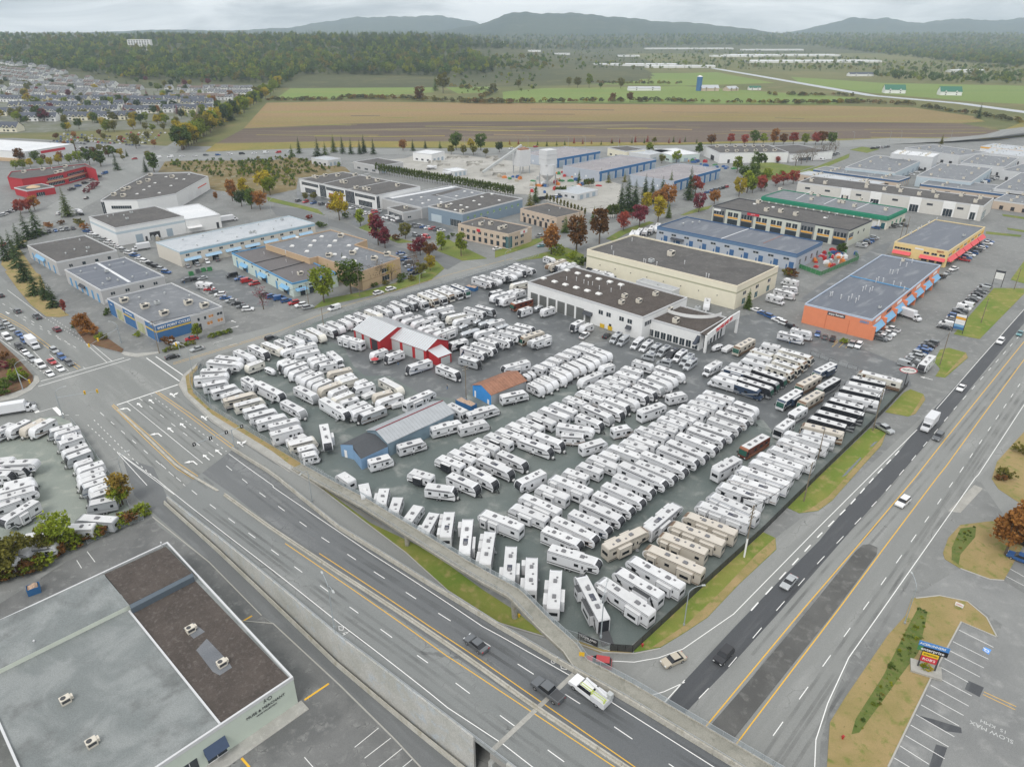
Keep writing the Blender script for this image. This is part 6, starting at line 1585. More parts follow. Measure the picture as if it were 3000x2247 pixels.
for u in (.09,.24,.42,.62,.8,.92):b.feat('L',u,u+.03,5.2,6.4,'sign_board',T_dark,.1)
b.feat('R',.1,.4,.2,5,'window',M_glasst);b.top('hvac',[(490,365),(600,385),(935,415),(940,385),(1080,435),(1190,415),(1210,450),(1360,475),(1475,455),(1500,495),(1700,485),(1815,535),(1855,505)],1.3,'U7')
b=Bld('orange_units','orange commercial strip with blue awnings numbered 20501',('X',2355.7,890.7),('X',2556.7,936),('X',2763,778),7.8,W_orange,M_membd,parm=wallm('parapet_blue_white',(.45,.52,.62)))
for k in range(7):b.awning('R',.02+k*.14,.135+k*.14,2.9,4.6,1.8,T_sky);b.feat('R',.03+k*.14,.125+k*.14,.2,2.8,'shop_window',M_glassb);b.feat('R',.05+k*.14,.11+k*.14,5.4,6.5,'sign_board',T_dark if k % 2 else T_white,.1);b.feat('R',.0+k*.14,.012+k*.14,0,5,'column',W_orange,1.6)
b.feat('L',.38,.64,5.6,6.9,'sign_board',T_dark,.12);b.text('L','enjoy Rentals',.51,6.25,1.0,M_letterw,.15,.02);b.text('L','20501',.1,6.1,1.3,T_blue,.12,.04);b.feat('L',.3,.31,0,5.5,'wall_joint',wallm('orange_joint',(.58,.19,.10)),.05);b.feat('L',.64,.65,0,5.5,'wall_joint',MATS['orange_joint'],.05)
b.seam([(805,1130),(1285,1240)],'U7',T_blue,.5,.3);b.seam([(1095,955),(1540,1045)],'U7',M_gravel,3.5,.03);b.top('pipe',[(640,1295),(655,1290),(725,1315),(785,1330),(812,1312),(845,1345),(868,1325),(902,1252),(925,1240),(958,1262),(978,1250),(1010,1182),(1028,1170),(1065,1180),(1122,1110),(1143,1115),(1183,1110),(1205,1050),(1255,1055),(1300,1025),(1150,1205),(1205,1220),(1235,1250)],1.3,'U7');b.top('hvac',[(1230,1010)],.8,'U7');b.top('box',[(1042,1390)],.8,'U7')
b=Bld('yellow_units','yellow commercial strip with coral red awnings numbered 20575',('U7',1157,854),('U7',1602,928),('U7',1917,736),8,W_yel,M_membd,parm=wallm('parapet_yellow',(.74,.60,.34)))
for k in range(5):b.awning('R',.02+k*.2,.2+k*.2,2.8,4.4,1.8,T_pink);b.feat('R',.03+k*.2,.19+k*.2,.2,2.7,'shop_window',M_glassb);b.feat('R',.03+k*.2,.1+k*.2,5.0,6.0,'window',M_glassb);b.feat('R',.12+k*.2,.18+k*.2,5.2,6.4,'sign_board',T_yel,.1)
b.awning('L',.02,.48,2.8,4.2,1.6,T_pink);b.awning('L',.65,.99,2.8,4.2,1.6,T_pink);b.row('L',3,.02,.45,2.4,4.8,5.8,'window',M_glassb);b.row('L',3,.66,.98,2.4,4.8,5.8,'window',M_glassb);b.row('L',3,.04,.46,2.4,.3,2.6,'shop_window',M_glassb);b.text('L','20575',.14,6.9,1.2,wallm('number_brown',(.35,.08,.05)),.12,.03);b.feat('L',.44,.6,6.2,6.9,'sign_board',T_white,.1)
b.top('pipe',[(1345,765),(1355,758),(1375,745),(1282,800),(1295,792),(1430,715),(1438,710),(1500,680)],1.2,'U7');b.top('box',[(1722,808)],1.0,'U7')
for nm,lab,A_,B_,C_,h,w,r_,band in [
  ('blue_band_shed','low bone-coloured shed with navy band behind the retail block',('U7',515,264),('U7',1196,358),('U7',1262,325),5.5,W_beige,M_memb,T_navy),
  ('pale_warehouse','pale blue warehouse with streaked grey roof behind the navy-band shed',('U7',765,247),('U7',1170,292),('U7',1386,188),7.5,W_pale,M_memb,None),
  ('tall_white_warehouse','tall windowless white warehouse with pale roof',('U7',1128,140),('U7',1478,168),('U7',1549,140),11,W_lgrey,M_roofwht,None),
  ('pale_warehouse','pale blue warehouse with many rooftop units',('U7',1338,320),('U7',1785,367),('U7',1969,256),7.5,W_pale,M_memb,None),
  ('blue_band_shed','long bone-coloured shed with navy band before the pale warehouse',('U7',1375,383),('U7',2250,490),('U7',2320,430),5.5,W_beige,M_memb,T_navy),
  ('far_grey_warehouse','wide grey-roofed warehouse beside the far ramp',('U7',1270,88),('U7',1690,155),('U7',1885,122),8,W_lgrey,M_memb,None),
  ('far_grey_warehouse','grey warehouse with red sign by the edge of the estate',('U7',1690,218),('U7',2055,248),('U7',2215,178),7,W_lgrey,M_memb,None),
  ('amber_band_warehouse','warehouse with amber stripes on its front beside the ramp',('U7',1870,78),('U7',2190,115),('U7',2265,88),7,W_white,M_roofpale,T_yel),
  ('pale_warehouse','pale grey warehouse at the end of the navy-band shed',('U7',1990,412),('U7',2440,478),('U7',2540,330),7,W_lgrey,M_memb,None),
  ('tan_shed','narrow tan shed with pale roof along the retail block',('U7',360,303),('U7',1000,392),('U7',1122,376),5,W_beige,M_roofpale,None),
  ('tan_shed','tan shed at the right end of the retail block',('U7',1975,508),('U7',2600,600),('U7',2680,520),5.5,W_beige,M_memb,None),
  ('far_grey_warehouse','grey warehouse behind the red-signed one',('U7',1850,130),('U7',2300,172),('U7',2400,130),7,W_lgrey,M_roofpale,None),
  ('far_grey_warehouse','pale roofed warehouse right of the red-signed one',('U7',2090,262),('U7',2500,330),('U7',2600,230),7,W_lgrey,M_memb,None)]:
    b=Bld(nm,lab,A_,B_,C_,h,w,r_)
    if band:b.feat('L',0,1,h-1.5,h-.3,'wall_band',band,.15);b.feat('R',0,1,h-1.5,h-.3,'wall_band',band,.15)
    b.row('R',5,.05,.95,b.lx*.07,.2,3.6,'roller_door',D_grey);b.row('L',6,.05,.95,b.ly*.05,.3,2.6,'door',D_dark);b.top('hvac',grid(3,2),.9);b.top('vent',grid(4,2,.1,.9,.35,.65),1.2)
# near building
n1,n2=P('R2',950,380,6.2),P('R2',1690,1150,6.2);w_=P('R2',280,2066,6.2)
b=Bld('near_store','pale green store with patched grey and brown gravel roofs',w_+(n1-n2),w_,n2,6.2,wallm('wall_pale_green',(.52,.58,.51)),M_memg,par=.4,parm=M_flash)
b.text('R','MUSE & MERCHANT',b.lx-5.2,3.9,.74,M_dgrey,.06);b.text('R','HOME COLLECTION',b.lx-5.2,3.15,.38,M_dgrey,.06)
mb=MB();u=b.lx-4.9
for a0,a1,q,w2 in [((u-.5,4.75),(u-.3,5.3),.0,.12),((u-.3,5.3),(u-.1,4.8),0,.1),((u-.3,5.3),(u+.25,5.15),0,.06),((u-.28,5.35),(u-.28,5.55),0,.14)]:
    d=Vector((a1[0]-a0[0],0,a1[1]-a0[1])).normalized();nn=Vector((-d.z,0,d.x))*w2/2;A0,A1=Vector((a0[0],-.07,a0[1])),Vector((a1[0],-.07,a1[1]));mb.face([A0-nn,A1-nn,A1+nn,A0+nn])
for k in range(14):
    t0,t1=2*math.pi*k/14,2*math.pi*(k+1)/14;mb.face([(u+.55+math.cos(t)*r_,-.07,5.1+math.sin(t)*r_) for t,r_ in ((t0,.38),(t1,.38),(t1,.26),(t0,.26))])
obj('logo',mb,M_dgrey,b.root)
for x0 in (b.lx-15.5,b.lx-24.5,b.lx-33):b.awning('R',x0,x0+3.4,2.3,3.7,1.2,mat('navy_canvas',(.05,.075,.13),.8,0,.15,2));b.feat('R',x0+.2,x0+3.2,.3,2.2,'window',M_glassb)
for x0 in (b.lx-19.0,b.lx-21.8,b.lx-28.5):b.feat('R',x0,x0+2.4,.6,3.0,'window',M_glassb)
def near_local(px_pts,z):
    out=[]
    for x,y in px_pts:
        p=P('R2',x,y,z);v=Vector((p.x,p.y))-Vector(b.root.location[:2]);c,sn=math.cos(-b.th),math.sin(-b.th);out.append((v.x*c-v.y*sn,v.x*sn+v.y*c))
    return out
zr=b.rz
mb=MB();q=near_local([(752,775),(1260,1405),(1660,1150),(1110,580)],zr);mb.prism(q,zr,zr+.03);obj('gravel_roof_bay',mb,M_gravelb,b.root)
mb=MB();q=near_local([(600,550),(950,392),(1100,545),(742,725)],zr+.9);mb.prism(q,zr,zr+.9);obj('rear_gravel_bay',mb,[M_gravelb],b.root)
mb=MB();q=near_local([(-500,1030),(595,552),(742,728),(-500,1340)],zr+.9);mb.prism(q,zr,zr+.9,0,1);obj('rear_roof_bay',mb,[wallm('wall_pale_green2',(.60,.64,.56)),M_memg],b.root)
b.seam([(742,765),(1262,1412)],'R2',M_flash,.3,.3);mb=MB();q=near_local([(745,735),(1105,552),(1112,572),(752,758)],zr+.9);mb.prism(q,zr,zr+1.25);obj('bay_parapet',mb,wallm('parapet_slate',(.10,.125,.15)),b.root)
b.top('hvac',[(380,1285),(530,1530),(1095,880),(1275,1075)],.72,'R2');b.top('pipe',[(205,960),(930,395)],.9,'R2');b.top('box',[(686,700)],.8,'R2')
for pts in ([(1125,985),(1185,920),(1300,1040),(1330,1085),(1260,1130),(1220,1110)],[(1050,860),(1110,830),(1175,880),(1110,920)]):
    mb=MB();mb.prism(near_local(pts,zr+.03),zr+.03,zr+.04);obj('roof_patch',mb,M_memb,b.root)
mb=MB();mb.box(0,b.lx+.6,-2.4,0,0,.16);obj('front_walk',mb,M_walkc,b.root)
# ------------------------------------------------------------------ sheds and barn in the lot
def gable(name,label,E0,E1,R0_,ze,zr,wall,roof,gm=None,cat='shed',over=.3,group=None,root=None):
    """gabled shed: near eave from E0 to E1 (pixels at height ze), one ridge end R0_ above E0 (height zr)"""
    e0,e1,r0=P(*E0,ze),P(*E1,ze),P(*R0_,zr)
    d=e1-e0;L=d.length;th=math.atan2(d.y,d.x);dn=d.normalized();nn=Vector((-dn.y,dn.x,0))
    w=abs((r0-e0).dot(nn))*2
    own=root is None
    rt=thing(name,label,cat,(e0.x,e0.y,0),th,group) if own else root
    M=Matrix.Identity(4)
    if not own:
        M=Matrix.Rotation(-root.rotation_euler[2],4,'Z') @ Matrix.Translation((e0.x-root.location.x,e0.y-root.location.y,0)) @ Matrix.Rotation(th,4,'Z')
    def T(mb):
        mb.v=[tuple(M @ Vector(p)) for p in mb.v];return mb
    mb=MB();mb.prism([(0,0),(L,0),(L,w),(0,w)],0,ze-.05)
    put('wall',recalc(T(mb).mesh('wall',[wall])),rt)
    for x in (0,L):
        mb=MB();s=.02 if x == 0 else -.02
        mb.face([(x-s,0,ze-.3),(x-s,w,ze-.3),(x-s,w/2,zr-.05)]);put('gable_wall',T(mb).mesh('gable_wall',[gm or wall]),rt)
    sl=(zr-ze)/(w/2)
    for side in (0,1):
        mb=MB();n=max(6,int(L/1.0))
        y0,y1=(-over,w/2) if side == 0 else (w+over,w/2)
        z0,z1=ze-over*sl,zr
        for k in range(n):
            x0,x1=-over+(L+2*over)*k/n,-over+(L+2*over)*(k+.86)/n;x2=-over+(L+2*over)*(k+1)/n
            mb.face([(x0,y0,z0),(x1,y0,z0),(x1,y1,z1),(x0,y1,z1)]);mb.face([(x1,y0,z0+.06),(x2,y0,z0+.06),(x2,y1,z1+.06),(x1,y1,z1+.06)])
            mb.face([(x1,y0,z0),(x1,y0,z0+.06),(x1,y1,z1+.06),(x1,y1,z1)])
        mb.face([(-over,y0,z0-.12),(L+over,y0,z0-.12),(L+over,y0,z0+.06),(-over,y0,z0+.06)])
        put('roof_slope',T(mb).mesh('roof_slope',[roof]),rt)
    return rt,L,w,M
M_rust=mat('rusty_corrugated_roof',(.31,.155,.10),.7,.1,.45,.6)
M_redbarn=wallm('barn_red',(.42,.03,.035));M_barnroof=mat('barn_metal_roof',(.60,.62,.64),.45,.3,.06,.4);M_bluewall=wallm('shed_blue',(.05,.26,.62));M_bluefade=mat('faded_blue_wall',(.20,.33,.50),.8,0,.35,.25)
def door_on(rt,M,x0,x1,z1,m,side='eave',w=0,name='roller_door',y=None,z0=.05):
    mb=MB()
    if side == 'eave':mb.box(x0,x1,-.06,.0,z0,z1)
    elif side == 'end0':mb.box(-.06,0,x0,x1,z0,z1)
    else:mb.box(y,y+.06,x0,x1,z0,z1)
    mb.v=[tuple(M @ Vector(p)) for p in mb.v]
    return put(name,mb.mesh(name,[m]),rt)
FR['Z1']=(980,850,.39904)
D_alu=mat('grey_roller_door',(.46,.49,.49),.6,.1,.08,1)
rt,L,w,M=gable('red_barn','red barn with pale metal roofs and tall service doors',('Z1',140,286),('Z1',332,372),('Z1',262,190),4.8,7.6,M_redbarn,M_barnroof,None,'barn')
for u0,u1,m in ((.08,.3,D_alu),(.4,.62,D_alu),(.68,.9,D_dark)):door_on(rt,M,L*u0,L*u1,4.2,m)
for u in (.04,.34,.64,.94):door_on(rt,M,L*u-.25,L*u+.25,4.6,M_redbarn,name='pilaster')
rt2,L2,w2,M2=gable('x','',('Z1',405,345),('Z1',672,441),('Z1',482,266),4.6,6.9,M_redbarn,M_barnroof,root=rt)
for u0,u1 in ((.05,.28),(.36,.62),(.7,.93)):door_on(rt,M2,L2*u0,L2*u1,4.0,D_alu)
for u in (.02,.32,.66,.97):door_on(rt,M2,L2*u-.3,L2*u+.3,4.4,M_redbarn,name='pilaster')
mb=MB();c=[P('Z1',682,441,4.4),P('Z1',782,398,4.4),P('Z1',862,461,3.4),P('Z1',762,497,3.4)]
iv=(Matrix.Translation(rt.location) @ Matrix.Rotation(rt.rotation_euler[2],4,'Z')).inverted()
lc=[iv @ p for p in c];mb.face(lc);put('lean_to_roof',mb.mesh('lean_to_roof',[M_barnroof]),rt)
mb=MB()
for k in range(4):
    a,b_=lc[k],lc[(k+1) % 4];ia=a.lerp(sum(lc,Vector())/4,.06);ib=b_.lerp(sum(lc,Vector())/4,.06)
    mb.face([(ia.x,ia.y,0),(ib.x,ib.y,0),(ib.x,ib.y,ib.z-.1),(ia.x,ia.y,ia.z-.1)])
put('lean_to_wall',mb.mesh('lean_to_wall',[M_redbarn]),rt)
a,b_=lc[3],lc[2];mb=MB();i0,i1=a.lerp(b_,.18),a.lerp(b_,.85);mb.face([(i0.x,i0.y-.0,.05),(i1.x,i1.y,.05),(i1.x,i1.y,2.9),(i0.x,i0.y,2.9)]);put('roller_door',mb.mesh('roller_door',[D_alu]),rt)
rt,L,w,M=gable('rusty_roof_shed','bright blue shed with rusty corrugated roof',('D',782,645),('D',1206,474),('D',655,532),3.8,5.4,M_metal,M_rust,M_bluewall)
mb=MB();mb.box(-.05,0,0,w,0,3.75);mb.v=[tuple(M @ Vector(p)) for p in mb.v];put('front_wall',mb.mesh('front_wall',[M_bluewall]),rt);door_on(rt,M,w*.82,w*.9,2.2,T_white,'end1',0,'door',-.12);door_on(rt,M,w*.1,w*.2,1.6,T_white,'end1',0,'door',-.12)
rt,L,w,M=gable('long_grey_shed','long corrugated metal shed with a faded blue annex',('E',772,606),('E',1566,240),('E',652,446),4.3,6.2,M_metalb,mat('grey_metal_roof',(.42,.44,.46),.5,.3,.12,.5))
mb=MB();mb.bar(M @ Vector((-.3,w/2,6.25)),M @ Vector((L+.3,w/2,6.25)),.3,.12);obj('ridge_cap',mb,wallm('ridge_red',(.22,.03,.04)),rt)
# annex with a valley roof
ax=[P('E',445,806,3.3),P('E',772,655,3.3),P('E',660,540,3.3),P('E',352,690,3.3)]
iv=(Matrix.Translation(rt.location) @ Matrix.Rotation(rt.rotation_euler[2],4,'Z')).inverted();lc=[iv @ p for p in ax]
mb=MB();mb.prism(lc,0,3.25);obj('annex_wall',mb,M_bluefade,rt)
M_shing=mat('dark_shingle_roof',(.075,.08,.088),.9,0,.15,1.5)
mb=MB();q=[Vector(p) for p in lc];q[2].z=q[3].z=4.6;mb.face(q);mb.face([lc[3],q[3],q[2],lc[2]]);mb.face([lc[0],q[3],lc[3]]);put('annex_roof',recalc(mb.mesh('annex_roof',[M_shing])),rt)
ax2=[P('E',352,635,4.6),P('E',655,490,4.6),P('E',510,480,3.6),P('E',195,630,3.6)]
l2=[iv @ p for p in ax2];mb=MB();mb.face(l2);put('annex_roof',mb.mesh('annex_roof',[M_shing]),rt)
mb=MB();
for k in range(4):
    a,b_=l2[k],l2[(k+1) % 4];mb.face([(a.x,a.y,0),(b_.x,b_.y,0),(b_.x,b_.y,b_.z-.06),(a.x,a.y,a.z-.06)])
put('annex_wall',mb.mesh('annex_wall',[M_bluefade]),rt)
a,b_=l2[3],l2[0];
mb=MB();i0,i1=a.lerp(b_,.25),a.lerp(b_,.45);dd=(i1-i0).normalized();on=Vector((dd.y,-dd.x,0))*.06;mb.face([Vector((i0.x,i0.y,.05))+on,Vector((i1.x,i1.y,.05))+on,Vector((i1.x,i1.y,2.3))+on,Vector((i0.x,i0.y,2.3))+on]);put('door',mb.mesh('door',[T_white]),rt)
# ------------------------------------------------------------------ trees
def leaf_mat(name,c1,c2,mixed=None):
    m,t,b=new_mat(name);n,l=t.nodes,t.links
    oi=n.new('ShaderNodeObjectInfo');g=n.new('ShaderNodeNewGeometry')
    no=n.new('ShaderNodeTexNoise');no.inputs['Scale'].default_value=.9;no.inputs['Detail'].default_value=3;l.new(g.outputs['Position'],no.inputs['Vector'])
    rp=n.new('ShaderNodeValToRGB');e=rp.color_ramp.elements
    e[0].position=.32;e[0].color=(*c1,1);e[1].position=.68;e[1].color=(*c2,1);l.new(no.outputs['Fac'],rp.inputs['Fac']);out=rp.outputs['Color']
    if mixed:       # a different colour for each tree of the mass
        r2=n.new('ShaderNodeValToRGB');r2.color_ramp.interpolation='CONSTANT';els=r2.color_ramp.elements
        while len(els) < len(mixed):els.new(.5)
        for k,q in enumerate(mixed):els[k].position=k/len(mixed);els[k].color=(*q,1)
        l.new(oi.outputs['Random'],r2.inputs['Fac']);mm=n.new('ShaderNodeMix');mm.data_type='RGBA';mm.blend_type='MULTIPLY';mm.inputs[0].default_value=1;l.new(out,mm.inputs[6]);l.new(r2.outputs['Color'],mm.inputs[7]);out=mm.outputs[2]
    hs=n.new('ShaderNodeHueSaturation');mr=n.new('ShaderNodeMapRange');mr.inputs[3].default_value=.8;mr.inputs[4].default_value=1.2;l.new(oi.outputs['Random'],mr.inputs[0]);l.new(mr.outputs[0],hs.inputs['Value']);l.new(out,hs.inputs['Color'])
    l.new(hs.outputs['Color'],b.inputs['Base Color']);b.inputs['Roughness'].default_value=.75;b.inputs['Specular IOR Level'].default_value=.2
    tr=n.new('ShaderNodeBsdfTranslucent');l.new(hs.outputs['Color'],tr.inputs['Color']);mx=n.new('ShaderNodeMixShader');mx.inputs[0].default_value=.25
    l.new(b.outputs[0],mx.inputs[1]);l.new(tr.outputs[0],mx.inputs[2]);l.new(mx.outputs[0],n['Material Output'].inputs['Surface'])
    return m
LM={'green':leaf_mat('leaf_green',(.05,.085,.015),(.13,.19,.03)),'lime':leaf_mat('leaf_lime',(.14,.19,.02),(.28,.33,.03)),'yellow':leaf_mat('leaf_yellow',(.30,.23,.02),(.52,.42,.03)),'orange':leaf_mat('leaf_orange',(.26,.11,.03),(.42,.20,.05)),'red':leaf_mat('leaf_red',(.25,.045,.035),(.38,.09,.055)),
      'crimson':leaf_mat('leaf_crimson',(.15,.03,.04),(.26,.06,.075)),'rust':leaf_mat('leaf_rust',(.10,.055,.02),(.22,.10,.03)),'pine':leaf_mat('needle_green',(.03,.055,.018),(.075,.11,.036)),'cedar':leaf_mat('cedar_green',(.07,.105,.02),(.14,.18,.035)),'olive':leaf_mat('leaf_olive',(.12,.12,.025),(.22,.20,.04)),'amber':leaf_mat('leaf_amber',(.20,.13,.025),(.34,.25,.05)),'twig':leaf_mat('bare_twigs',(.14,.11,.08),(.22,.18,.13))}
M_bark=mat('bark',(.12,.095,.07),.95,0,.3,3)
def leaf_quads(centres,size,rg,up=.0):
    mb=MB()
    for c in centres:
        s=size*rg.uniform(.65,1.3);d=Vector((rg.gauss(0,1),rg.gauss(0,1),rg.gauss(0,1)+up)).normalized();a=d.orthogonal().normalized();a.rotate(Matrix.Rotation(rg.uniform(0,6.3),3,d));b_=d.cross(a)
        mb.face([c+a*s,c+b_*s*.7,c-a*s,c-b_*s*.7])
    return mb
def crown_decid(seed,nclump,nleaf,size,slim=1.0,cone=0.0,gap=.0):
    """unit-height tree: leaves in clumps between z=.25 and 1"""
    rg=random.Random(seed);pts=[]
    for k in range(nclump):
        while True:
            p=Vector((rg.uniform(-1,1),rg.uniform(-1,1),rg.uniform(-1,1)))
            if .25 < p.length < 1:break
        zz=(p.z+1)/2;w=.34*slim*((1-cone)+cone*1.5*(1-zz))
        c=Vector((p.x*w,p.y*w,.24+.70*zz));r=rg.uniform(.07,.13)*(1 if slim > .6 else slim*1.5)
        for j in range(nleaf):
            q=Vector((rg.gauss(0,1),rg.gauss(0,1),rg.gauss(0,.75))).normalized()*r*rg.uniform(.35,1.1);pts.append(c+q)
    return leaf_quads(pts,size,rg,.6)
def crown_conif(seed,levels,nb,size,w=.2):
    rg=random.Random(seed);mb=MB()
    for k in range(levels):
        t=k/(levels-1);z=.1+.86*t;r=w*(1-t) ** .8*rg.uniform(.8,1.15)+.012
        for j in range(max(4,int(nb*(1-t*.6)))):
            a=rg.uniform(0,6.283);d=Vector((math.cos(a),math.sin(a),0));s=Vector((-d.y,d.x,0));r_=r*rg.uniform(.6,1.15)
            for f in (.55,1.0):
                c=d*r_*f+Vector((0,0,z-.28*r_*f));ww=size*(.9 if f < 1 else .6)*(1.2-t*.7)
                mb.face([c-d*r_*.45+Vector((0,0,.12*r_)),c+s*ww+Vector((0,0,-ww*.3)),c+d*r_*.18-Vector((0,0,.05*r_)),c-s*ww+Vector((0,0,-ww*.3))])
    return mb
def trunk_mesh(kind,seed):
    rg=random.Random(seed);mb=MB()
    if kind == 'c':return mb.cyl((0,0,0),(0,0,.95),.014,.002,6)
    mb.cyl((0,0,0),(0,0,.4),.022,.015,7)
    for k in range(6):
        a=rg.uniform(0,6.28);b_=Vector((math.cos(a)*.2,math.sin(a)*.2,rg.uniform(.55,.85)));mb.cyl((0,0,rg.uniform(.25,.4)),b_,.011,.003,5)
    return mb
TP={}
for nm,f in {'d':lambda s:crown_decid(s,52,28,.036),'o':lambda s:crown_decid(s,46,28,.036,.72,.3),'k':lambda s:crown_conif(s,28,17,.04,.2),'p':lambda s:crown_conif(s,20,15,.05,.26),'s':lambda s:crown_decid(s,30,24,.05,1.35),'h':lambda s:crown_decid(s,34,22,.034,.42,.5),'t':lambda s:crown_decid(s,40,8,.02,1.0)}.items():
    TP[nm]=[(f(s).mesh('crown',[LM['green']]),trunk_mesh('c' if nm in 'kph' else 'd',s).mesh('trunk',[M_bark])) for s in (1,2,3)]
KN={'d':'broadleaf_tree','o':'broadleaf_tree','k':'conifer_tree','p':'pine_tree','s':'shrub','h':'cedar_hedge_plant','t':'bare_tree'}
CW={'green':'green','lime':'yellow-green','yellow':'bright yellow','orange':'orange','red':'red','crimson':'crimson','rust':'rust-brown','pine':'dark green','cedar':'green','olive':'olive','twig':'leafless','amber':'amber'}
KW={'d':'broadleaf tree','o':'upright broadleaf tree','k':'pointed conifer','p':'bushy pine','s':'shrub','h':'slim cedar','t':'bare tree'}
tree_n=0
def trees(where,group,fr,items):
    global tree_n
    for it in items:
        x,y,h,k,c=it;tree_n += 1;h *= 1.14;rg=random.Random(tree_n)
        p=P(fr,x,y);cm,tm=TP[k][tree_n % 3]
        root=thing(KN[k],f"{CW[c]} {KW[k]} {where}",'shrub' if k == 's' else 'tree',(p.x,p.y,.05),rg.uniform(0,6.28),group)
        w=h*rg.uniform(.9,1.1);zs=h*(.8 if k == 's' else 1)
        root.scale=(w,w,zs)
        o=put('crown',cm,root);override(o,0,LM[c])
        if k == 's':o.location.z=-.22
        else:put('trunk',tm,root)
trees('on the verge beside the avenue','pines and conifers beside the avenue','U4',[(310,800,14,'p','pine'),(230,830,13,'p','pine'),(170,905,12,'p','pine'),(60,1000,13,'p','pine'),(115,965,12,'p','pine'),(210,1170,12,'p','pine'),(150,1060,12,'p','pine'),(290,1280,10,'p','pine'),(380,1320,10,'p','pine'),(440,1380,9,'p','pine'),(550,650,16,'k','cedar')])
trees('before the red office','autumn trees before the red office','U4',[(170,625,8,'d','red'),(240,615,8,'d','red'),(285,605,9,'d','orange'),(700,460,5,'s','crimson'),(780,410,6,'s','crimson'),(740,430,5,'s','crimson'),(400,740,5,'s','orange'),(500,715,4,'s','rust'),(690,750,5,'s','orange'),(650,720,6,'s','olive')])
trees('behind the red office','trees behind the red office','U4',[(950,275,13,'k','pine'),(1185,290,10,'k','pine'),(1250,292,14,'o','green'),(820,245,12,'d','green'),(730,235,13,'d','green'),(640,215,9,'d','lime'),(570,225,8,'d','lime'),(480,235,8,'d','yellow'),(410,245,7,'d','yellow'),(340,250,7,'d','lime'),(250,255,7,'d','yellow'),(190,265,7,'d','lime'),(130,270,7,'d','lime'),(170,215,11,'d','rust'),(300,215,9,'d','green'),(1105,100,13,'d','olive'),(920,170,9,'d','green'),(880,165,9,'d','olive'),(1030,165,6,'k','green'),(980,170,7,'d','yellow')])
trees('by the vacant brown lot','autumn trees by the vacant lot','U4',[(1885,525,13,'o','orange'),(1960,570,10,'d','pine'),(1980,500,12,'o','yellow'),(2040,590,12,'o','green'),(2110,595,11,'d','orange'),(2140,460,14,'d','yellow'),(1750,515,5,'o','orange'),(2190,480,12,'d','lime')])
trees('on the cul-de-sac lawns','street trees of the cul-de-sac','U5',[(815,680,15,'d','yellow'),(985,725,9,'o','lime'),(1075,735,7,'o','yellow'),(740,590,5,'s','orange'),(1130,880,15,'o','crimson'),(1185,905,10,'o','crimson'),(1280,840,5,'s','rust'),(1350,830,8,'d','olive'),(540,520,5,'d','olive'),(610,520,5,'d','olive'),(670,740,6,'s','green'),(570,670,4,'s','red'),(870,660,5,'s','green'),(1130,720,5,'s','olive'),(1640,925,9,'o','lime'),(1800,970,11,'o','lime'),(1410,935,6,'s','red'),(1470,965,9,'d','crimson'),(1545,995,8,'d','rust')])
trees('along the north street opposite the trailers','trees along the north street','U5',[(690,1345,14,'d','lime'),(910,1275,14,'d','green'),(850,1110,9,'k','pine'),(1420,1115,9,'t','rust'),(1240,1175,8,'t','yellow'),(1140,1195,10,'t','twig'),(1045,1215,9,'t','twig'),(1330,1150,4,'s','green'),(1480,1150,7,'d','olive'),(1550,1090,7,'d','yellow'),(1400,1170,4,'s','olive'),(1300,1180,3.5,'s','green'),(1100,1220,3.5,'s','green'),(1190,1205,3.5,'s','olive'),(200,1400,9,'t','crimson'),(1690,830,3,'s','green'),(1730,810,3,'s','green')])
trees('in front of the far road','conifers in front of the far road','U5',[(490,140,14,'k','pine'),(430,165,10,'p','green'),(640,160,15,'p','pine'),(770,130,15,'k','cedar'),(840,140,14,'k','pine'),(910,145,13,'k','pine'),(980,145,12,'k','pine'),(1015,135,15,'k','pine'),(1090,145,13,'k','pine'),(700,150,11,'p','green'),(1330,115,9,'d','orange'),(1410,118,10,'k','pine'),(1510,98,8,'k','pine'),(1630,98,7,'p','green'),(1760,110,15,'d','green'),(1880,105,9,'d','yellow'),(1960,115,14,'d','green'),(2110,130,9,'d','pine'),(1720,150,8,'d','olive'),(1820,150,8,'d','olive'),(1900,150,8,'d','olive'),(2000,160,6,'d','olive')])
trees('by the concrete plant gate','trees by the concrete plant gate','U6',[(1070,630,21,'k','pine'),(1130,610,18,'k','pine'),(1020,610,16,'k','pine'),(1215,490,14,'k','pine'),(1265,540,15,'k','pine'),(1350,510,14,'k','pine'),(1570,515,20,'k','pine'),(1420,440,13,'k','cedar'),(1170,735,12,'d','crimson'),(1040,765,10,'d','red'),(1320,695,14,'o','yellow'),(1225,620,12,'o','yellow'),(1400,570,13,'d','orange'),(1320,570,10,'d','orange'),(1620,480,12,'d','red'),(1650,615,11,'d','crimson'),(1775,555,9,'d','orange'),(845,870,18,'o','rust'),(660,935,17,'o','rust'),(455,955,14,'o','orange'),(1405,660,9,'k','cedar'),(570,780,9,'p','green'),(690,750,8,'p','green'),(800,700,9,'p','green'),(330,540,13,'k','green'),(285,560,9,'p','olive'),(500,960,8,'s','lime'),(620,990,6,'s','lime'),(700,1040,6,'s','green'),(680,380,9,'k','green'),(860,350,8,'p','olive'),(920,375,7,'p','olive'),(1050,370,7,'p','olive')])
trees('along the road between the warehouses','trees along the middle road','U6',[(1975,490,12,'d','yellow'),(2040,460,14,'o','lime'),(1960,295,12,'o','lime'),(2080,300,17,'k','green'),(2010,340,9,'d','green'),(2150,425,9,'d','red'),(2110,310,8,'d','green'),(2200,350,8,'d','lime'),(1470,220,10,'d','lime'),(1250,160,11,'o','lime'),(1350,220,7,'d','olive'),(1650,160,11,'o','green')])
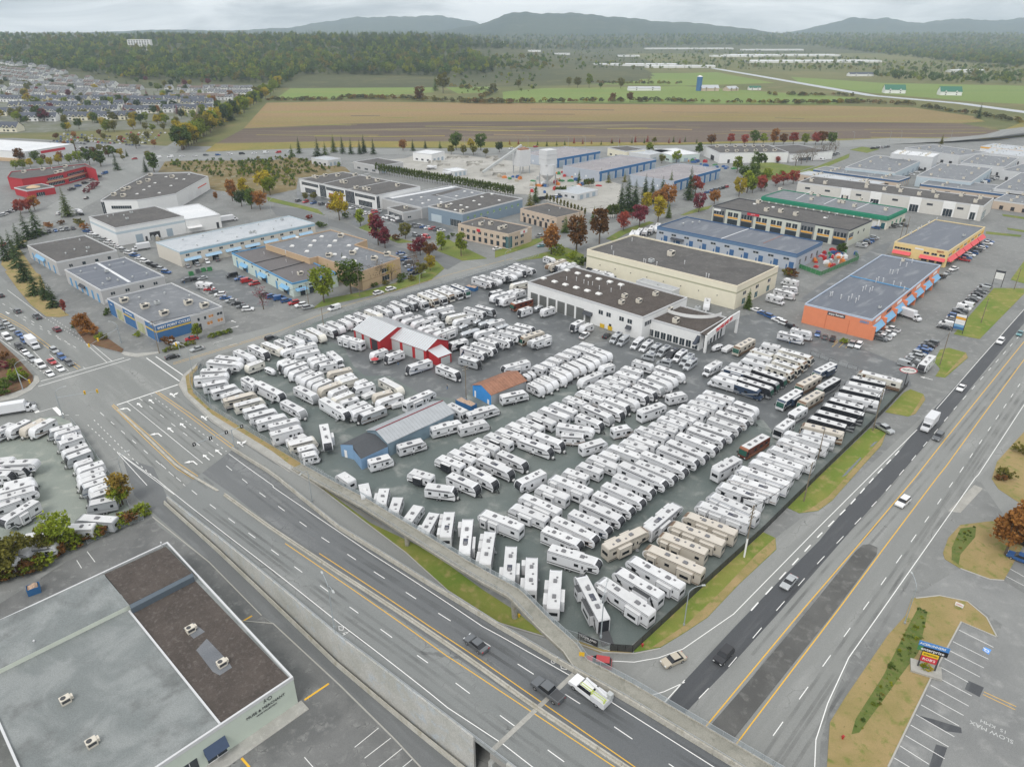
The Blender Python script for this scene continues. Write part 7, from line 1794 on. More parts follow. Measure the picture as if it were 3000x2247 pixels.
trees('by the green fascia shops','trees by the green fascia shops','U7',[(80,445,9,'d','red'),(200,405,8,'d','red'),(260,398,9,'d','red'),(340,385,9,'d','red'),(110,445,8,'h','green'),(60,260,12,'d','green'),(130,330,8,'s','green'),(30,330,9,'s','green'),(250,310,5,'s','lime'),(10,460,10,'o','lime'),(215,215,5,'d','red'),(725,965,6,'d','green'),(330,1135,6,'s','rust'),(290,1130,5,'s','olive'),(1230,690,2.5,'s','green'),(740,1668,2.5,'s','lime'),(765,1670,2.5,'s','lime')])
trees('beside the far white warehouse','bare trees beside the far warehouse','U7',[(x,240-(x-360)*.3,11,'t','twig') for x in range(360,720,45)])
trees('along the far road below the field','trees along the far road','T3',[(185,945,10,'d','rust'),(310,940,10,'d','red'),(400,940,9,'d','red'),(460,940,13,'d','green'),(520,940,10,'d','lime'),(590,940,14,'o','orange'),(650,940,10,'d','rust'),(715,940,11,'d','red'),(790,940,10,'d','lime'),(860,940,11,'d','red'),(900,940,12,'d','rust'),(960,940,11,'d','green'),(1675,935,9,'k','olive'),(1915,770,17,'k','pine')]+[(x,930,5,'k',c) for x,c in ((-90,'red'),(-20,'red'),(90,'green'),(-410,'red'),(-460,'red'),(-330,'green'),(-250,'green'))])
trees('on the verge of the far road','small trees on the far road verge','U6',[(190,65,5,'k','red'),(120,68,5,'k','orange'),(640,58,6,'k','red'),(710,62,5,'k','red'),(782,62,4,'k','orange'),(1137,50,7,'k','red'),(1235,48,7,'k','red'),(1290,62,6,'d','olive'),(345,75,5,'k','green'),(420,80,5,'k','green'),(500,75,5,'k','green'),(565,72,5,'k','green'),(860,68,4,'k','green'),(950,60,4,'k','green'),(1445,50,6,'k','green'),(1540,45,5,'k','green')])
trees('by the cycle shop corner','plants by the cycle shop corner','R0',[(680,340,7,'d','orange'),(725,355,6,'s','orange'),(530,195,6,'h','red'),(600,300,3,'s','green'),(800,395,3.5,'s','lime'),(850,400,3,'s','olive'),(870,200,4,'s','green'),(1112,375,3,'s','lime'),(1370,440,5,'s','rust'),(1605,400,6,'o','lime')]+[(1340+45*k,500-12*k,2.4,'s',('lime','olive')[k % 2]) for k in range(6)]+[(1710+30*k,385-8*k,2.4,'s',('lime','green')[k % 2]) for k in range(6)])
trees('in the bed at the west corner','shrubs in the west corner bed','R0',[(70,760,5,'s','green'),(140,730,6,'s','lime'),(30,840,5,'s','green'),(190,720,4,'s','lime'),(30,560,4,'s','rust'),(100,620,4,'s','olive'),(20,640,4,'s','crimson')])
trees('inside the small lot fence','trees of the small lot','M',[(1195,985,8,'o','amber'),(1175,1005,5.5,'d','lime'),(600,1430,8.5,'d','lime'),(480,1470,6.5,'d','olive'),(160,1640,9,'d','olive'),(20,1720,8,'d','olive')])
trees('along the small lot boundary','shrubs along the small lot boundary','M',[(420+75*k,1530-34*k,3.6+(k % 3)*.5,'s',('olive','lime','rust')[k % 3]) for k in range(14)]+[(-60+70*k,1740-22*k,4.5,'s',('olive','lime','rust')[k % 3]) for k in range(8)])
trees('beside the east parking lot','autumn trees of the east parking lot','R5',[(1455,440,11,'o','orange'),(1530,360,10,'o','orange'),(1600,330,10,'o','rust')])
trees('on the verge across the bypass','shrubs on the verge across the bypass','R6',[(2060,1380,4,'s','olive'),(2020,1400,3,'s','rust'),(2180,1180,4,'s','olive')])
trees('at the corner of the cream warehouse','conifer by the cream warehouse','X',[(2190,905,8,'k','green')])
trees('in the long hedge behind the office blocks','cedars of the long hedge','U5',[(1120+1100*k/54,300+195*k/54,7.5,'h','cedar') for k in range(55)])
trees('in the small hedges of the concrete plant','cedars of the plant hedges','U6',[(495+15*k,478-k,5.5,'h','cedar') for k in range(6)]+[(725+14*k,412-k,5.5,'h','cedar') for k in range(6)]+[(915+18*k,670-k*2,8,'h','cedar') for k in range(5)]+[(420+28*k,530+11*k,5,'h','olive') for k in range(12)])
# ------------------------------------------------------------------ vehicles
PAINT={k:mat('paint_' +k,c,.3,m_,.03,1,0,.5,.4) for k,c,m_ in [('white',(.78,.79,.80),0),('silver',(.45,.47,.48),.4),('grey',(.13,.14,.15),.3),('black',(.022,.023,.027),.1),('red',(.45,.03,.035),.1),('blue',(.04,.12,.32),.2),('tan',(.50,.45,.36),.2),('maroon',(.16,.02,.03),.2),('teal',(.10,.26,.28),.2),('green',(.05,.22,.08),0),('orange',(.60,.20,.04),0)]}
M_head=mat('headlamp',(.75,.77,.78),.15);M_tail=mat('tail_lamp',(.40,.02,.02),.3)
def car_proto(kind):
    p=Proto();pm=PAINT['white']
    L,W,lo,cab,top={'sedan':(4.7,.9,[(-2.35,.35),(2.3,.35),(2.35,.6),(2.2,.78),(1.05,.95),(-1.55,.98),(-2.3,.9)],(1.05,.35,-1.0,-1.75),1.45),
        'suv':(4.7,.93,[(-2.35,.38),(2.3,.38),(2.35,.7),(2.2,.95),(1.1,1.08),(-2.25,1.1),(-2.35,.8)],(1.1,.4,-1.9,-2.25),1.72),
        'pickup':(5.7,.98,[(-2.85,.5),(2.8,.5),(2.85,.85),(2.7,1.1),(1.5,1.18),(-2.8,1.18),(-2.85,.9)],(1.5,.9,-.7,-.95),1.85),
        'van':(5.2,.97,[(-2.6,.4),(2.55,.4),(2.6,.75),(2.45,1.05),(1.7,1.25),(-2.55,1.3),(-2.6,.9)],(1.75,.9,-2.5,-2.58),2.1)}[kind]
    p.add('body',MB().extrude_y(lo,-W,W),pm)
    x0,x1,x2,x3=cab;zb=max(z for _,z in lo)-.06;wi=W-.2
    v=[(x0,-W+.05,zb),(x3,-W+.05,zb),(x3,W-.05,zb),(x0,W-.05,zb),(x1,-wi,top-.05),(x2,-wi,top-.05),(x2,wi,top-.05),(x1,wi,top-.05)]
    mb=MB();mb.v=v;mb.f=[(0,4,7,3),(1,2,6,5),(0,1,5,4),(3,7,6,2),(4,5,6,7)];mb.m=[0]*5
    p.add('windows',recalc(mb.mesh('windows',[M_glass])),None)
    p.add('roof',MB().box(x2-.02,x1+.02,-wi-.01,wi+.01,top-.06,top),pm)
    if kind == 'pickup':p.add('bed',MB().box(-2.7,-1.05,-W+.12,W-.12,1.14,1.19),M_dgrey)
    if kind == 'van':p.add('side_panel',MB().box(-2.5,.4,-W+.0,W,1.2,2.0),pm)
    f=L/2
    for s in (-1,1):p.add('headlight',MB().box(f-.12,f+.01,s*(W-.25)-.17,s*(W-.25)+.17,.62,.78),M_head);p.add('taillight',MB().box(-f-.01,-f+.08,s*(W-.2)-.14,s*(W-.2)+.14,.72,.92),M_tail)
    p.wheels((f-.95,-f+1.0),W-.1,.36 if kind == 'pickup' else .33,.22)
    return p
def box_truck(L=8.5):
    p=Proto();h=L/2
    p.add('cargo_box',MB().box(-h,h-2.4,-1.2,1.2,1.0,3.6),M_fib);p.add('chassis',MB().box(-h,h-.2,-.5,.5,.5,1.0),M_steel)
    p.add('cab',MB().extrude_y([(h-2.35,.5),(h-.05,.5),(h,1.0),(h-.15,1.35),(h-.95,1.5),(h-1.35,2.35),(h-2.35,2.4)],-1.05,1.05),M_fib)
    p.add('windshield',strip([(h-.98,1.54),(h-1.33,2.3)],.95),M_glass);wins(p,[(h-2.1,h-1.35)],1.5,2.15,(-1,1),1.05)
    for s in (-1,1):p.add('headlight',MB().box(h-.06,h+.01,s*.8-.15,s*.8+.15,.8,1.0),M_head)
    p.wheels((h-1.1,-h+1.8),.98,.45,.3);return p
CAR={k:car_proto(k) for k in ('sedan','suv','pickup','van')};CAR['box_truck']=box_truck();CAR['transport_truck']=box_truck(12.5)
SIMPLE={}
def simple_car(kind):
    if kind not in SIMPLE:
        mb=MB();ms=[PAINT['white'],M_glass,M_tyre]
        for nm,me,lc,subs in CAR[kind].parts:
            mi=1 if nm in ('windows','windshield','window') else 2 if nm == 'wheel' else 0
            if nm in ('headlight','taillight'):continue
            i=len(mb.v);mb.v += [tuple(v.co+Vector(lc)) for v in me.vertices]
            for q in me.polygons:mb.f.append(tuple(i+k for k in q.vertices));mb.m.append(mi)
        SIMPLE[kind]=mb.mesh(kind,ms)
    return SIMPLE[kind]
CN={'sedan':'car','suv':'suv','pickup':'pickup_truck','van':'van','box_truck':'box_truck','transport_truck':'transport_truck'}
def car(where,group,fr,x,y,dx,dy,kind,c,deck=False,simple=False):
    a=D(fr,x,y) if deck else P(fr,x,y,.5);b_=D(fr,x+dx,y+dy) if deck else P(fr,x+dx,y+dy,.5);d=b_-a
    rz=math.atan2(d.y,d.x);loc=(a.x,a.y,a.z if deck else .045)
    lab=f"{c} {kind.replace('_', ' ')} {where}";cat='truck' if 'truck' in kind else 'van' if kind == 'van' else 'car'
    if simple:
        o=tag(put(CN[kind],simple_car(kind),None,loc,rz),lab,cat,group);override(o,0,PAINT[c]);return o
    return CAR[kind].make(CN[kind],lab,cat,loc,rz,group,(1,1,1),{'body':PAINT[c],'roof':PAINT[c],'side_panel':PAINT[c]})
crg=random.Random(5)
def cars(where,group,fr,x0,y0,x1,y1,n,dx,dy,skip=0.0,simple=False):
    for k in range(n):
        t=k/max(1,n-1)
        if crg.random() < skip:continue
        f=crg.choice((-1,1))
        car(where,group,fr,x0+(x1-x0)*t+crg.uniform(-2,2),y0+(y1-y0)*t+crg.uniform(-2,2),dx*f,dy*f,crg.choice(('sedan','sedan','suv','suv','suv','pickup','van') if not simple else ('sedan','suv')),crg.choice(('white','white','white','silver','silver','grey','grey','black','black','blue','red')),False,simple)
G1='traffic on the overpass';G2='traffic on the bypass';G3='cars queued at the lights'
car('driving on the overpass',G1,'R3',1165,965,-50,-38,'sedan','grey',True);car('driving over the bridge joint',G1,'R3',1575,1235,-50,-38,'pickup','grey',True)
car('turning into the slip lane under the walkway',G2,'R4',495,1062,-50,-8,'suv','red');car('on the curved slip lane',G2,'R4',925,1045,-50,22,'sedan','tan');car('on the resurfaced bypass lane',G2,'R4',1213,1020,-45,50,'suv','black');car('on the resurfaced bypass lane',G2,'R4',1587,600,-45,50,'sedan','silver')
car('waiting in the bypass median',G2,'R6',1228,1580,-50,45,'suv','white');car('beside the box truck',G2,'R6',1515,1050,-40,45,'suv','grey');car('coming down the bypass',G2,'R6',1438,960,-40,45,'box_truck','white');car('on the bypass past the dealership',G2,'R6',1700,655,-40,45,'sedan','white');car('on the bypass near the tenant sign',G2,'R6',2018,278,-40,48,'suv','white');car('on the bypass near the tenant sign',G2,'R6',2175,215,-40,48,'sedan','teal');car('parked by the utility pole at the fence',G2,'R6',1075,985,50,28,'pickup','silver')
for x,y,k,c in [(45,265,'sedan','silver'),(90,310,'sedan','silver'),(150,355,'sedan','blue'),(60,388,'van','white'),(155,460,'suv','black'),(205,508,'sedan','white'),(260,562,'suv','silver'),(330,612,'van','white'),(400,678,'sedan','white'),(420,580,'sedan','red'),(440,492,'suv','silver'),(500,545,'suv','blue'),(485,637,'sedan','white'),(560,592,'suv','grey'),(270,450,'box_truck','white'),(200,412,'suv','blue'),(5,300,'sedan','grey'),(-40,240,'suv','white')]:car('queued at the traffic lights',G3,'R0',x,y,40,33,k,c)
for x,y,k,c in [(140,172,'suv','grey'),(300,218,'pickup','grey'),(460,322,'suv','maroon'),(5,45,'sedan','black')]:car('leaving the junction up the avenue','cars leaving the junction','R0',x,y,-40,-27,k,c)
G4='cars on the north street'
for fr,x,y,dx,dy,k,c,w in [('R0',1395,540,50,-12,'sedan','black','crossing the zebra lines'),('R0',1595,478,-50,14,'sedan','silver','on the street before the cycle shop'),('R0',1400,430,40,10,'suv','white','parked before the cycle shop'),('R0',1550,395,-50,10,'sedan','red','parked before the cycle shop'),('R0',2195,392,50,-14,'suv','black','on the north street by the trailers'),('U5',1130,1270,50,-14,'suv','white','parked along the north street'),('U5',1230,1238,50,-14,'suv','white','parked along the north street'),('B',330,185,-50,15,'van','white','driving down the north street'),('U6',375,888,-40,5,'sedan','teal','on the north street bend')]:car(w,G4,fr,x,y,dx,dy,k,c)
car('waiting on the west side street','trucks on the side street','R0',95,990,50,-8,'transport_truck','white');car('in the yard of the bone-banded block','trucks in the estate','U4',1145,915,-50,8,'box_truck','white');car('beside the orange strip awnings','trucks in the estate','U7',1285,1465,50,17,'box_truck','silver');car('unloading behind the white annex','trucks in the estate','U4',1840,685,50,-8,'transport_truck','blue')
car('passing below the west corner shrubs','cars on the west side street','R0',215,935,40,-8,'suv','grey')
# utility truck with ladder rack and folded boom
tr=CAR['pickup'].make('utility_truck','white utility truck with folded boom and green ladder on the overpass','truck',(0,0,0),0,None,(1.2,1.1,1.1));a,b_=D('R4',440,1240),D('R4',390,1202);tr.location=a;tr.rotation_euler[2]=math.atan2((b_-a).y,(b_-a).x)
obj('service_body',MB().box(-3.1,-.9,-1.0,1.0,.6,1.6),M_fib,tr);obj('ladder',MB().bar((-3.2,.55,2.2),(.9,.55,2.2),.08,.1).bar((-3.2,.9,2.2),(.9,.9,2.2),.08,.1).box(-3,-2.9,.5,.9,1.6,2.2).box(-1,-.9,.5,.9,1.6,2.2),mat('ladder_green',(.50,.58,.16),.6),tr);obj('boom',MB().bar((-2.6,-.2,1.7),(.8,-.35,2.3),.28,.28).bar((-2.6,-.2,1.6),(-2.6,-.2,2.1),.4,.4),M_fib,tr);obj('bucket',MB().box(-3.3,-2.6,-.9,-.2,1.6,2.5),M_unitg,tr)
# parked rows
for a in [('beside the cycle shop stalls','cars in the cycle shop yard','U4',1650,1215,2010,1400,9,40,-3),('in the middle of the cycle shop yard','cars in the middle of the yard','U4',1640,1150,1520,1165,3,40,-8),('along the wall of the grey workshops','cars along the grey workshops','U4',700,770,1350,1100,16,35,5),('below the pines car park','cars by the pines','U4',400,770,590,745,5,22,25),('below the wavy parapet shops','cars below the wavy shops','U4',1880,1130,2060,1195,4,40,-8),('under the pale blue awnings','cars under the pale awnings','U4',1520,1055,1760,1000,4,25,30),('by the blue dumpster of the shops','cars by the wavy shops corner','U5',210,1280,560,1385,7,40,-8),('beside the tan block','cars beside the tan block','U5',1310,945,1420,1110,7,40,-5),
  ('before the black glass office','cars before the black glass office','U5',480,525,980,585,9,30,-8),('in the office car park','cars in the office car park','U5',940,640,1140,605,8,15,22),('by the curved grey entrance','cars by the curved entrance','U5',1190,655,1300,690,7,40,-6),('before the blue-grey block','cars before the blue-grey block','U5',1420,720,1640,765,7,40,-3),('under the blue bodies of the office lot','cars in the small office lot','U5',1430,800,1520,820,4,35,12),('beside the round-sign office','cars beside the round-sign office','U6',15,910,480,775,5,40,-8),('by the concrete plant office','cars by the concrete plant office','U6',370,510,680,470,14,35,-6),('beside the blue-trimmed rows','cars beside the blue-trimmed rows','U6',1050,300,1180,285,6,25,-3),('in the middle road car park','cars in the middle road car park','U6',1720,455,1870,410,6,35,-5),('in front of the middle blue row','cars in front of the blue row','U6',640,210,800,185,6,25,-4),
  ('beside the amber panel shops','cars beside the amber panel shops','U7',890,890,1000,820,7,40,6),('at the end of the green fascia row','cars at the green fascia end','U7',1010,740,1230,720,6,40,8),('before the coral awnings','cars before the coral awnings','U7',1720,1000,1930,850,9,45,8),('before the blue awnings','cars before the blue awnings','U7',1540,1140,1640,1075,3,40,-14),('beside the orange strip corner','cars beside the orange corner','U7',1050,1640,1140,1565,6,45,12),('along the roadside grass by the tenant sign','cars along the roadside grass','U7',1560,1545,1900,1215,16,45,10),('on the roadside pad row','cars on the roadside pad row','R6',1255,470,1460,290,9,45,12),('before the orange wall','cars before the orange wall','U7',540,1600,660,1640,3,15,-40),('by the yellow stall lines','cars by the yellow stall lines','R6',820,300,870,312,2,30,-35),('in the drive beside the showroom','cars in the drive beside the showroom','R6',40,25,330,160,6,45,15),('at the edge of the east parking lot','cars at the edge of the east lot','R5',1580,380,1540,460,2,45,18),('in the yard behind the retail block','cars behind the retail block','U7',1260,330,1420,250,5,40,5),('in the yard of the pale warehouse','cars in the pale warehouse yard','U7',1850,385,2000,330,7,40,4),('behind the cream warehouse','cars behind the cream warehouse','U6',780,1085,1120,1165,7,40,8),('by the showroom vans','cars by the showroom vans','G',260,355,530,350,2,-50,40),('at the far road car lots','cars at the far road','U7',980,100,1110,85,7,25,-6),('by the far warehouse trees','cars by the far warehouse','U7',580,190,700,140,5,25,-3),('before the red office','cars before the red office','U4',580,430,850,300,6,40,-8),('on the small left forecourt','cars on the left forecourt','U4',10,640,130,590,6,35,-6)]:cars(*a)
for a in [('on the far road below the field','traffic on the far road','T1',870,1030,1880,985,14,40,-3,.2),('on the far road below the field','traffic on the far road','T2',1100,965,1260,955,3,40,-4),('on the avenue past the red office','traffic on the avenue','U4',20,880,700,500,4,40,-25)]:cars(*a)
for r_ in range(9):cars('in the shopping centre car park','cars in the shopping centre car park','T1',240+r_*22,985-r_*14,560+r_*28,1050-r_*20,17,6,-6,.25,True)
for r_ in range(6):cars('in the far rows of the shopping centre car park','cars in the far shopping centre rows','T1',700+r_*30,925-r_*13,900+r_*45,945-r_*16,11,6,-6,.3,True)
# ------------------------------------------------------------------ lamps, signals, poles, signs
def lamp(where,fr,x,y,h,tx,ty,z0=0.0,two=False,deck=False):
    """street lamp with curved arm reaching toward pixel (tx, ty)"""
    p=D(fr,x,y) if deck else P(fr,x,y);p.z += z0
    q=P(fr,tx,ty,p.z);d=(q-p);d.z=0;d.normalize()
    rt=thing('street_lamp','grey davit street lamp ' +where,'street lamp',p,math.atan2(d.y,d.x),'street lamps')
    obj('pole',MB().cyl((0,0,0),(0,0,h-1.5),.11,.08,8).cyl((0,0,0),(0,0,.5),.2,.2,8),M_pole,rt)
    for s in ((1,-1) if two else (1,)):
        obj('arm',MB().path([Vector((s*2.4*(1-math.cos(t)),0,h-1.5+1.5*math.sin(t))) for t in np.linspace(0,math.pi/2,6)],.06,6),M_pole,rt)
        obj('lamp_head',MB().extrude_y([(s*2.35,h-.06),(s*3.1,h-.1),(s*3.05,h+.05),(s*2.35,h+.07)],-.16,.16),M_unitg,rt)
for a in [('on the tall retaining wall','R3',355,880,10.5,240,660,.85,True,True),('by the walkway over the red car','R4',496,1085,10.5,560,740,7.2,True),('on the verge by the screened fence','R4',985,845,9.5,1100,830),('on the verge by the tenant sign','R5',880,835,10,860,800),('in the west corner bed','R0',185,805,9.5,260,790),('at the small lot corner','R0',512,1035,9.5,580,1020),('among the orange leaves of the small lot','M',1225,830,9.5,1300,800),('at the north-west fence corner','R0',1555,655,9,1500,640),('beside the west sidewalk','R0',1707,945,8.5,1690,940),('on the grass by the walkway','R3',225,135,9.5,200,160),('before the cycle shop','R0',985,425,8,900,420),('on the cul-de-sac lawn','U5',1287,835,8,1240,830),('by the yellow tree','U5',682,640,8,620,630),('opposite the yellow tree','U5',722,715,8,760,715),('at the lime trees','U5',1535,905,8,1580,900),('by the vacant lot trees','U5',262,615,8,300,600),('on the north street trailer side','C',483,415,8,520,410),('at the upper north row','C',1400,160,8,1440,155)]:lamp(*a)
for x in (1105,1340,1410,1735,995):lamp('along the far road','T3',x,925-(x-995)*.02,10,x-30,925)
for x in (550,960,1220,1330,1545,1640):lamp('along the far road','T2',x+250,955,10,x+220,955)
def util(where,fr,x,y,h,arms=2,ang=0.8,m=None,r=.15):
    p=P(fr,x,y);rt=thing('utility_pole','wooden utility pole ' +where,'pole',p,ang,'utility poles')
    obj('pole',MB().cyl((0,0,0),(0,0,h),r,r*.7,8),m or mat('pole_wood',(.20,.165,.12),.9,0,.2,2),rt)
    for k in range(arms):
        z=h-.4-k*1.0;obj('crossarm',MB().box(-1.2,1.2,-.06,.06,z-.07,z+.07),MATS['pole_wood'],rt)
        for xx in (-1.1,-.5,.5,1.1):obj('insulator',MB().cyl((xx,0,z+.07),(xx,0,z+.3),.06,.06,6),M_unitg,rt)
    return p+Vector((0,0,h-.3))
w1=util('with white guard on the bypass verge','R4',1330,455,13.5,4);w2=util('at the silver pickup','R6',985,1000,13.5,2);w3=util('on the long bypass verge','R6',427,1572,11,1);util('inside the screened fence','J',1225,808,9,0);w4=util('on the roadside pad grass','R6',1527,470,12,1);util('by the blue dumpster','D',480,710,11.5,2);util('in the north trailer row','B',210,485,10,1);w5=util('before the WEST POINT corner','R0',1290,512,12,2);w6=util('on the grass under the green tree','U5',980,1300,13,2);util('by the wavy shops corner','U5',568,1375,10,1);w7=util('before the beige workshop','U6',682,762,12,2);w8=util('beside the tall conifers','U6',1180,595,12,2);util('by the blue-trimmed row','U6',1585,522,12,2);util('behind the yellow strip','U7',1208,825,10,0);util('beside its twin behind the yellow strip','U7',1252,795,10,0);util('at the second tenant sign','U7',2128,1240,10,1);util('on the grass by the tenant cars','U7',1860,1510,10,0)
obj('pole_guard',MB().cyl((w1.x,w1.y,0),(w1.x,w1.y,5),.2,.2,8),T_white,None);o=bpy.data.objects['pole_guard'];tag(o,'white sleeve round the foot of the bypass utility pole','guard')
def wire(label,a,b_,sag=1.0):
    for k in range(3):
        pts=[a.lerp(b_,t)+Vector((.5*(k-1),.5*(k-1),-sag*4*t*(1-t))) for t in np.linspace(0,1,9)]
        tag(obj('power_line',MB().path(pts,.022,4),M_dgrey),label,'cable','power lines')
wire('thin power line along the screened bypass fence',w1,w3);wire('thin power line along the screened bypass fence',w3,w2);wire('thin power line along the screened bypass fence',w2,w4)
wire('thin power line above the north street',w5,w6,2);wire('thin power line above the north street',w6,w7,2);wire('thin power line above the north street',w7,w8,2)
M_sigy=mat('signal_yellow',(.70,.42,.02),.5)
def signal(where,base,tip,n,h=6.2,heads=True):
    a,t=P(*base),P(*tip,h);d=t-a;d.z=0;L=d.length
    rt=thing('traffic_signal','mast-arm traffic signal ' +where,'traffic light',a,math.atan2(d.y,d.x),'traffic signals at the junction')
    obj('pole',MB().cyl((0,0,0),(0,0,h+.4),.13,.1,8),M_pole,rt);obj('mast_arm',MB().cyl((0,0,h-.5),(L,0,h),.09,.05,8),M_pole,rt)
    for k in range(n):
        x=L*(1-.3*k)-.3;o=obj('signal_head',MB().box(x-.22,x+.22,-.2,.2,h-.6,h+.55),M_sigy,rt)
        for i,c in enumerate(((.3,.02,.02),(.25,.15,.02),(.02,.4,.2))):obj('lens',MB().cyl((x,-.21,h+.3-.36*i),(x,-.24,h+.3-.36*i),.13,.13,8),mat('lens%d' % i,c,.3),o)
signal('at the cycle shop corner',('R0',980,430),('R0',715,450),2);signal('at the small lot corner',('R0',505,1010),('R0',795,815),2);signal('at the dealership corner',('R0',1470,560),('R0',1420,440),1);signal('at the west corner bed',('R0',190,810),('R0',240,740),1)
# lane sign gantry
a,t0,t1=P('R0',1905,1298),P('R0',1555,1250,6.3),P('R0',1965,1097,6.3);d=t0-t1;rt=thing('lane_sign_gantry','cantilever gantry with four small lane arrow signs','gantry',a,math.atan2(d.y,d.x))
o0=(Vector((t1.x,t1.y,0))-Vector((a.x,a.y,0))).dot(d.normalized());Lg=d.length
obj('pole',MB().cyl((0,0,0),(0,0,6.5),.16,.12,8),M_pole,rt);obj('beam',MB().cyl((o0,0,6.3),(o0+Lg,0,6.3),.1,.08,8),M_pole,rt)
for k in range(4):
    x=o0+.4+(Lg-.8)*k/3;o=obj('lane_sign',MB().box(x-.4,x+.4,.1,.15,5.8,6.8),M_black,rt);q=obj('arrow',MB().face([(x-.07,.16,6.0),(x+.07,.16,6.0),(x+.07,.16,6.4),(x-.07,.16,6.4)]).face([(x-.2,.16,6.4),(x+.2,.16,6.4),(x,.16,6.65)]),M_letterw,o)
# signs
def look_ang(p):return math.atan2(-p.y,-p.x)
p=P('R5',1000,1105);ang=look_ang(p)+.25
rt=panel_sign('tall tenant sign topped by blue ACERUNNERS and black enterprise panels','tenant_sign',p,ang,4.6,1.0,5.3,mat('sign_blue',(.06,.22,.55),.5),[('ACERUNNERS',.62,-.2,.5,M_letterw,.01)])
for z,h,w,y,m,s,sz,lm in [(4.2,1.05,4.6,.0,M_black,'enterprise',.85,M_letterw),(3.3,.8,2.5,-.1,mat('sign_yellow',(.75,.50,.02),.5),'MYMASTERS',.38,M_black),(2.0,1.2,2.5,-.1,M_signred,"ROB'S",.75,M_letterw)]:
    o=obj('sign_panel',MB().box(-.08,0,y-w/2,y+w/2,z,z+h),m,rt);q=put('lettering',text_mesh(s,sz,lm,.02,'CENTER',.008),o);q.matrix_local=Matrix.Translation((.015,y,z+h/2)) @ Matrix.Rotation(R(90),4,'Z') @ Matrix.Rotation(R(90),4,'X')
obj('green_panel',MB().box(.0,.012,-2.3,-1.5,4.2,5.25),PAINT['green'],rt)
for y in (-1.3,1.3):obj('post',MB().box(-.3,-.1,y-.12,y+.12,0,5.4),M_dgrey,rt)
obj('planter',MB().box(-1.6,1.4,-2.4,2.4,0,.5),M_conc,rt);trees('in the tenant sign planter','planter shrubs','R5',[(1000,1100,1.8,'s','yellow'),(985,1095,1.5,'s','lime')])
p=P('R6',1238,640);rt=thing('dealer_sign','white oval dealership sign with red rim on a post','sign',p,look_ang(p)+.2);obj('post',MB().cyl((0,0,0),(0,0,5),.15,.15,8),M_dgrey,rt)
for nm,r0,r1,m,x in (('rim',2.5,1.1,M_signred,0),('face',2.25,.9,T_white,.07)):o=obj(nm,MB().cyl((x,0,0),(x+.06,0,0),1,1,24),m,rt);o.scale=(1,r0,r1);o.location.z=5.6
q=put('lettering',text_mesh('TRAVELAND',.62,M_dgrey,.02,'CENTER',.01),rt);q.matrix_local=Matrix.Translation((.15,0,5.7)) @ Matrix.Rotation(R(90),4,'Z') @ Matrix.Rotation(R(90),4,'X')
for fr,x,y,lab,ms in [('U7',1665,1590,'tall tenant sign with blue bottom panel beside the roadside grass',(T_white,T_yel,T_white,T_white,T_sky,W_blue)),('U7',1985,1215,'tall white tenant sign with black cap',(T_dark,T_white,T_white,T_white))]:
    p=P(fr,x,y);rt=thing('tenant_sign',lab,'sign',p,look_ang(p)-.2)
    for k,m in enumerate(ms):obj('sign_panel',MB().box(-.15,.15,-1.6,1.6,6.3-k*.95,7.15-k*.95),m,rt)
    for yy in (-1.75,1.75):obj('post',MB().box(-.12,.12,yy-.1,yy+.1,0,7.4),M_dgrey,rt)
c=P('J',430,1330,3.0);panel_sign('black banner with white dealership name by the trailers','lot_banner',c,look_ang(c)+.15,5.2,1.5,2.6,M_bannerk,[('TRAVELAND',.75,0,.8,M_letterw,.012),('RV',.4,0,.3,M_letterw)],'sign',2)
p=P('R5',1188,745);panel_sign('small red and white roadside board on the dry grass','small_sign',p,look_ang(p),1.4,.8,.4,T_white,[('OPEN',.4,0,.4,M_signred)],'sign',2)
p=P('R4',398,1045,7.3);rt=thing('warning_sign','yellow warning sign at the walkway end of the bridge','sign',Vector((p.x,p.y,7.3)),look_ang(p));obj('post',MB().cyl((0,0,0),(0,0,1.4),.04,.04,6),M_galv,rt);obj('plate',MB().box(0,.03,-.45,.45,1.0,1.9),M_sigy,rt)
# dumpsters, bins, hydrants, umbrella
def dumpster(lab,fr,x,y,m,L=4.5,W=2.2,ang=.6,fill=None):
    p=P(fr,x,y);rt=thing('dumpster',lab,'dumpster',p,ang);mb=MB();h=1.6
    for a0,a1,b0,b1 in ((-L/2,L/2,-W/2,-W/2+.08),(-L/2,L/2,W/2-.08,W/2),(-L/2,-L/2+.08,-W/2+.08,W/2-.08),(L/2-.08,L/2,-W/2+.08,W/2-.08)):mb.box(a0,a1,b0,b1,.1,h)
    mb.box(-L/2,L/2,-W/2,W/2,.05,.1);obj('bin',mb,m,rt)
    if fill:obj('refuse',MB().extrude_y([(-L/2+.1,.3),(L/2-.1,.3),(L/2-.3,1.5),(.4,1.8),(-.8,1.45),(-L/2+.2,1.7)],-W/2+.1,W/2-.1),mat('mixed_refuse',(.42,.30,.22),.9,0,.8,2.5),rt)
D_bl=wallm('dumpster_blue',(.035,.13,.30));dumpster('blue dumpster with rusty lid behind the near store','R2',200,655,D_bl,2.2,1.8,.6,1);dumpster('long blue dumpster heaped with scrap by the blue shed','D',480,790,D_bl,6.5,2.4,-.7,1);dumpster('blue dumpster heaped with cardboard by the north street','C',1040,405,D_bl,5,2.4,-.6,1)
for x,y,lab in ((480,245,'yellow bin nearer the grey door awning'),(575,275,'yellow bin beside the dark wall door')):dumpster(lab,'G',x,y,wallm('bin_yellow',(.65,.42,.03)),1.8,1.4,-.7)
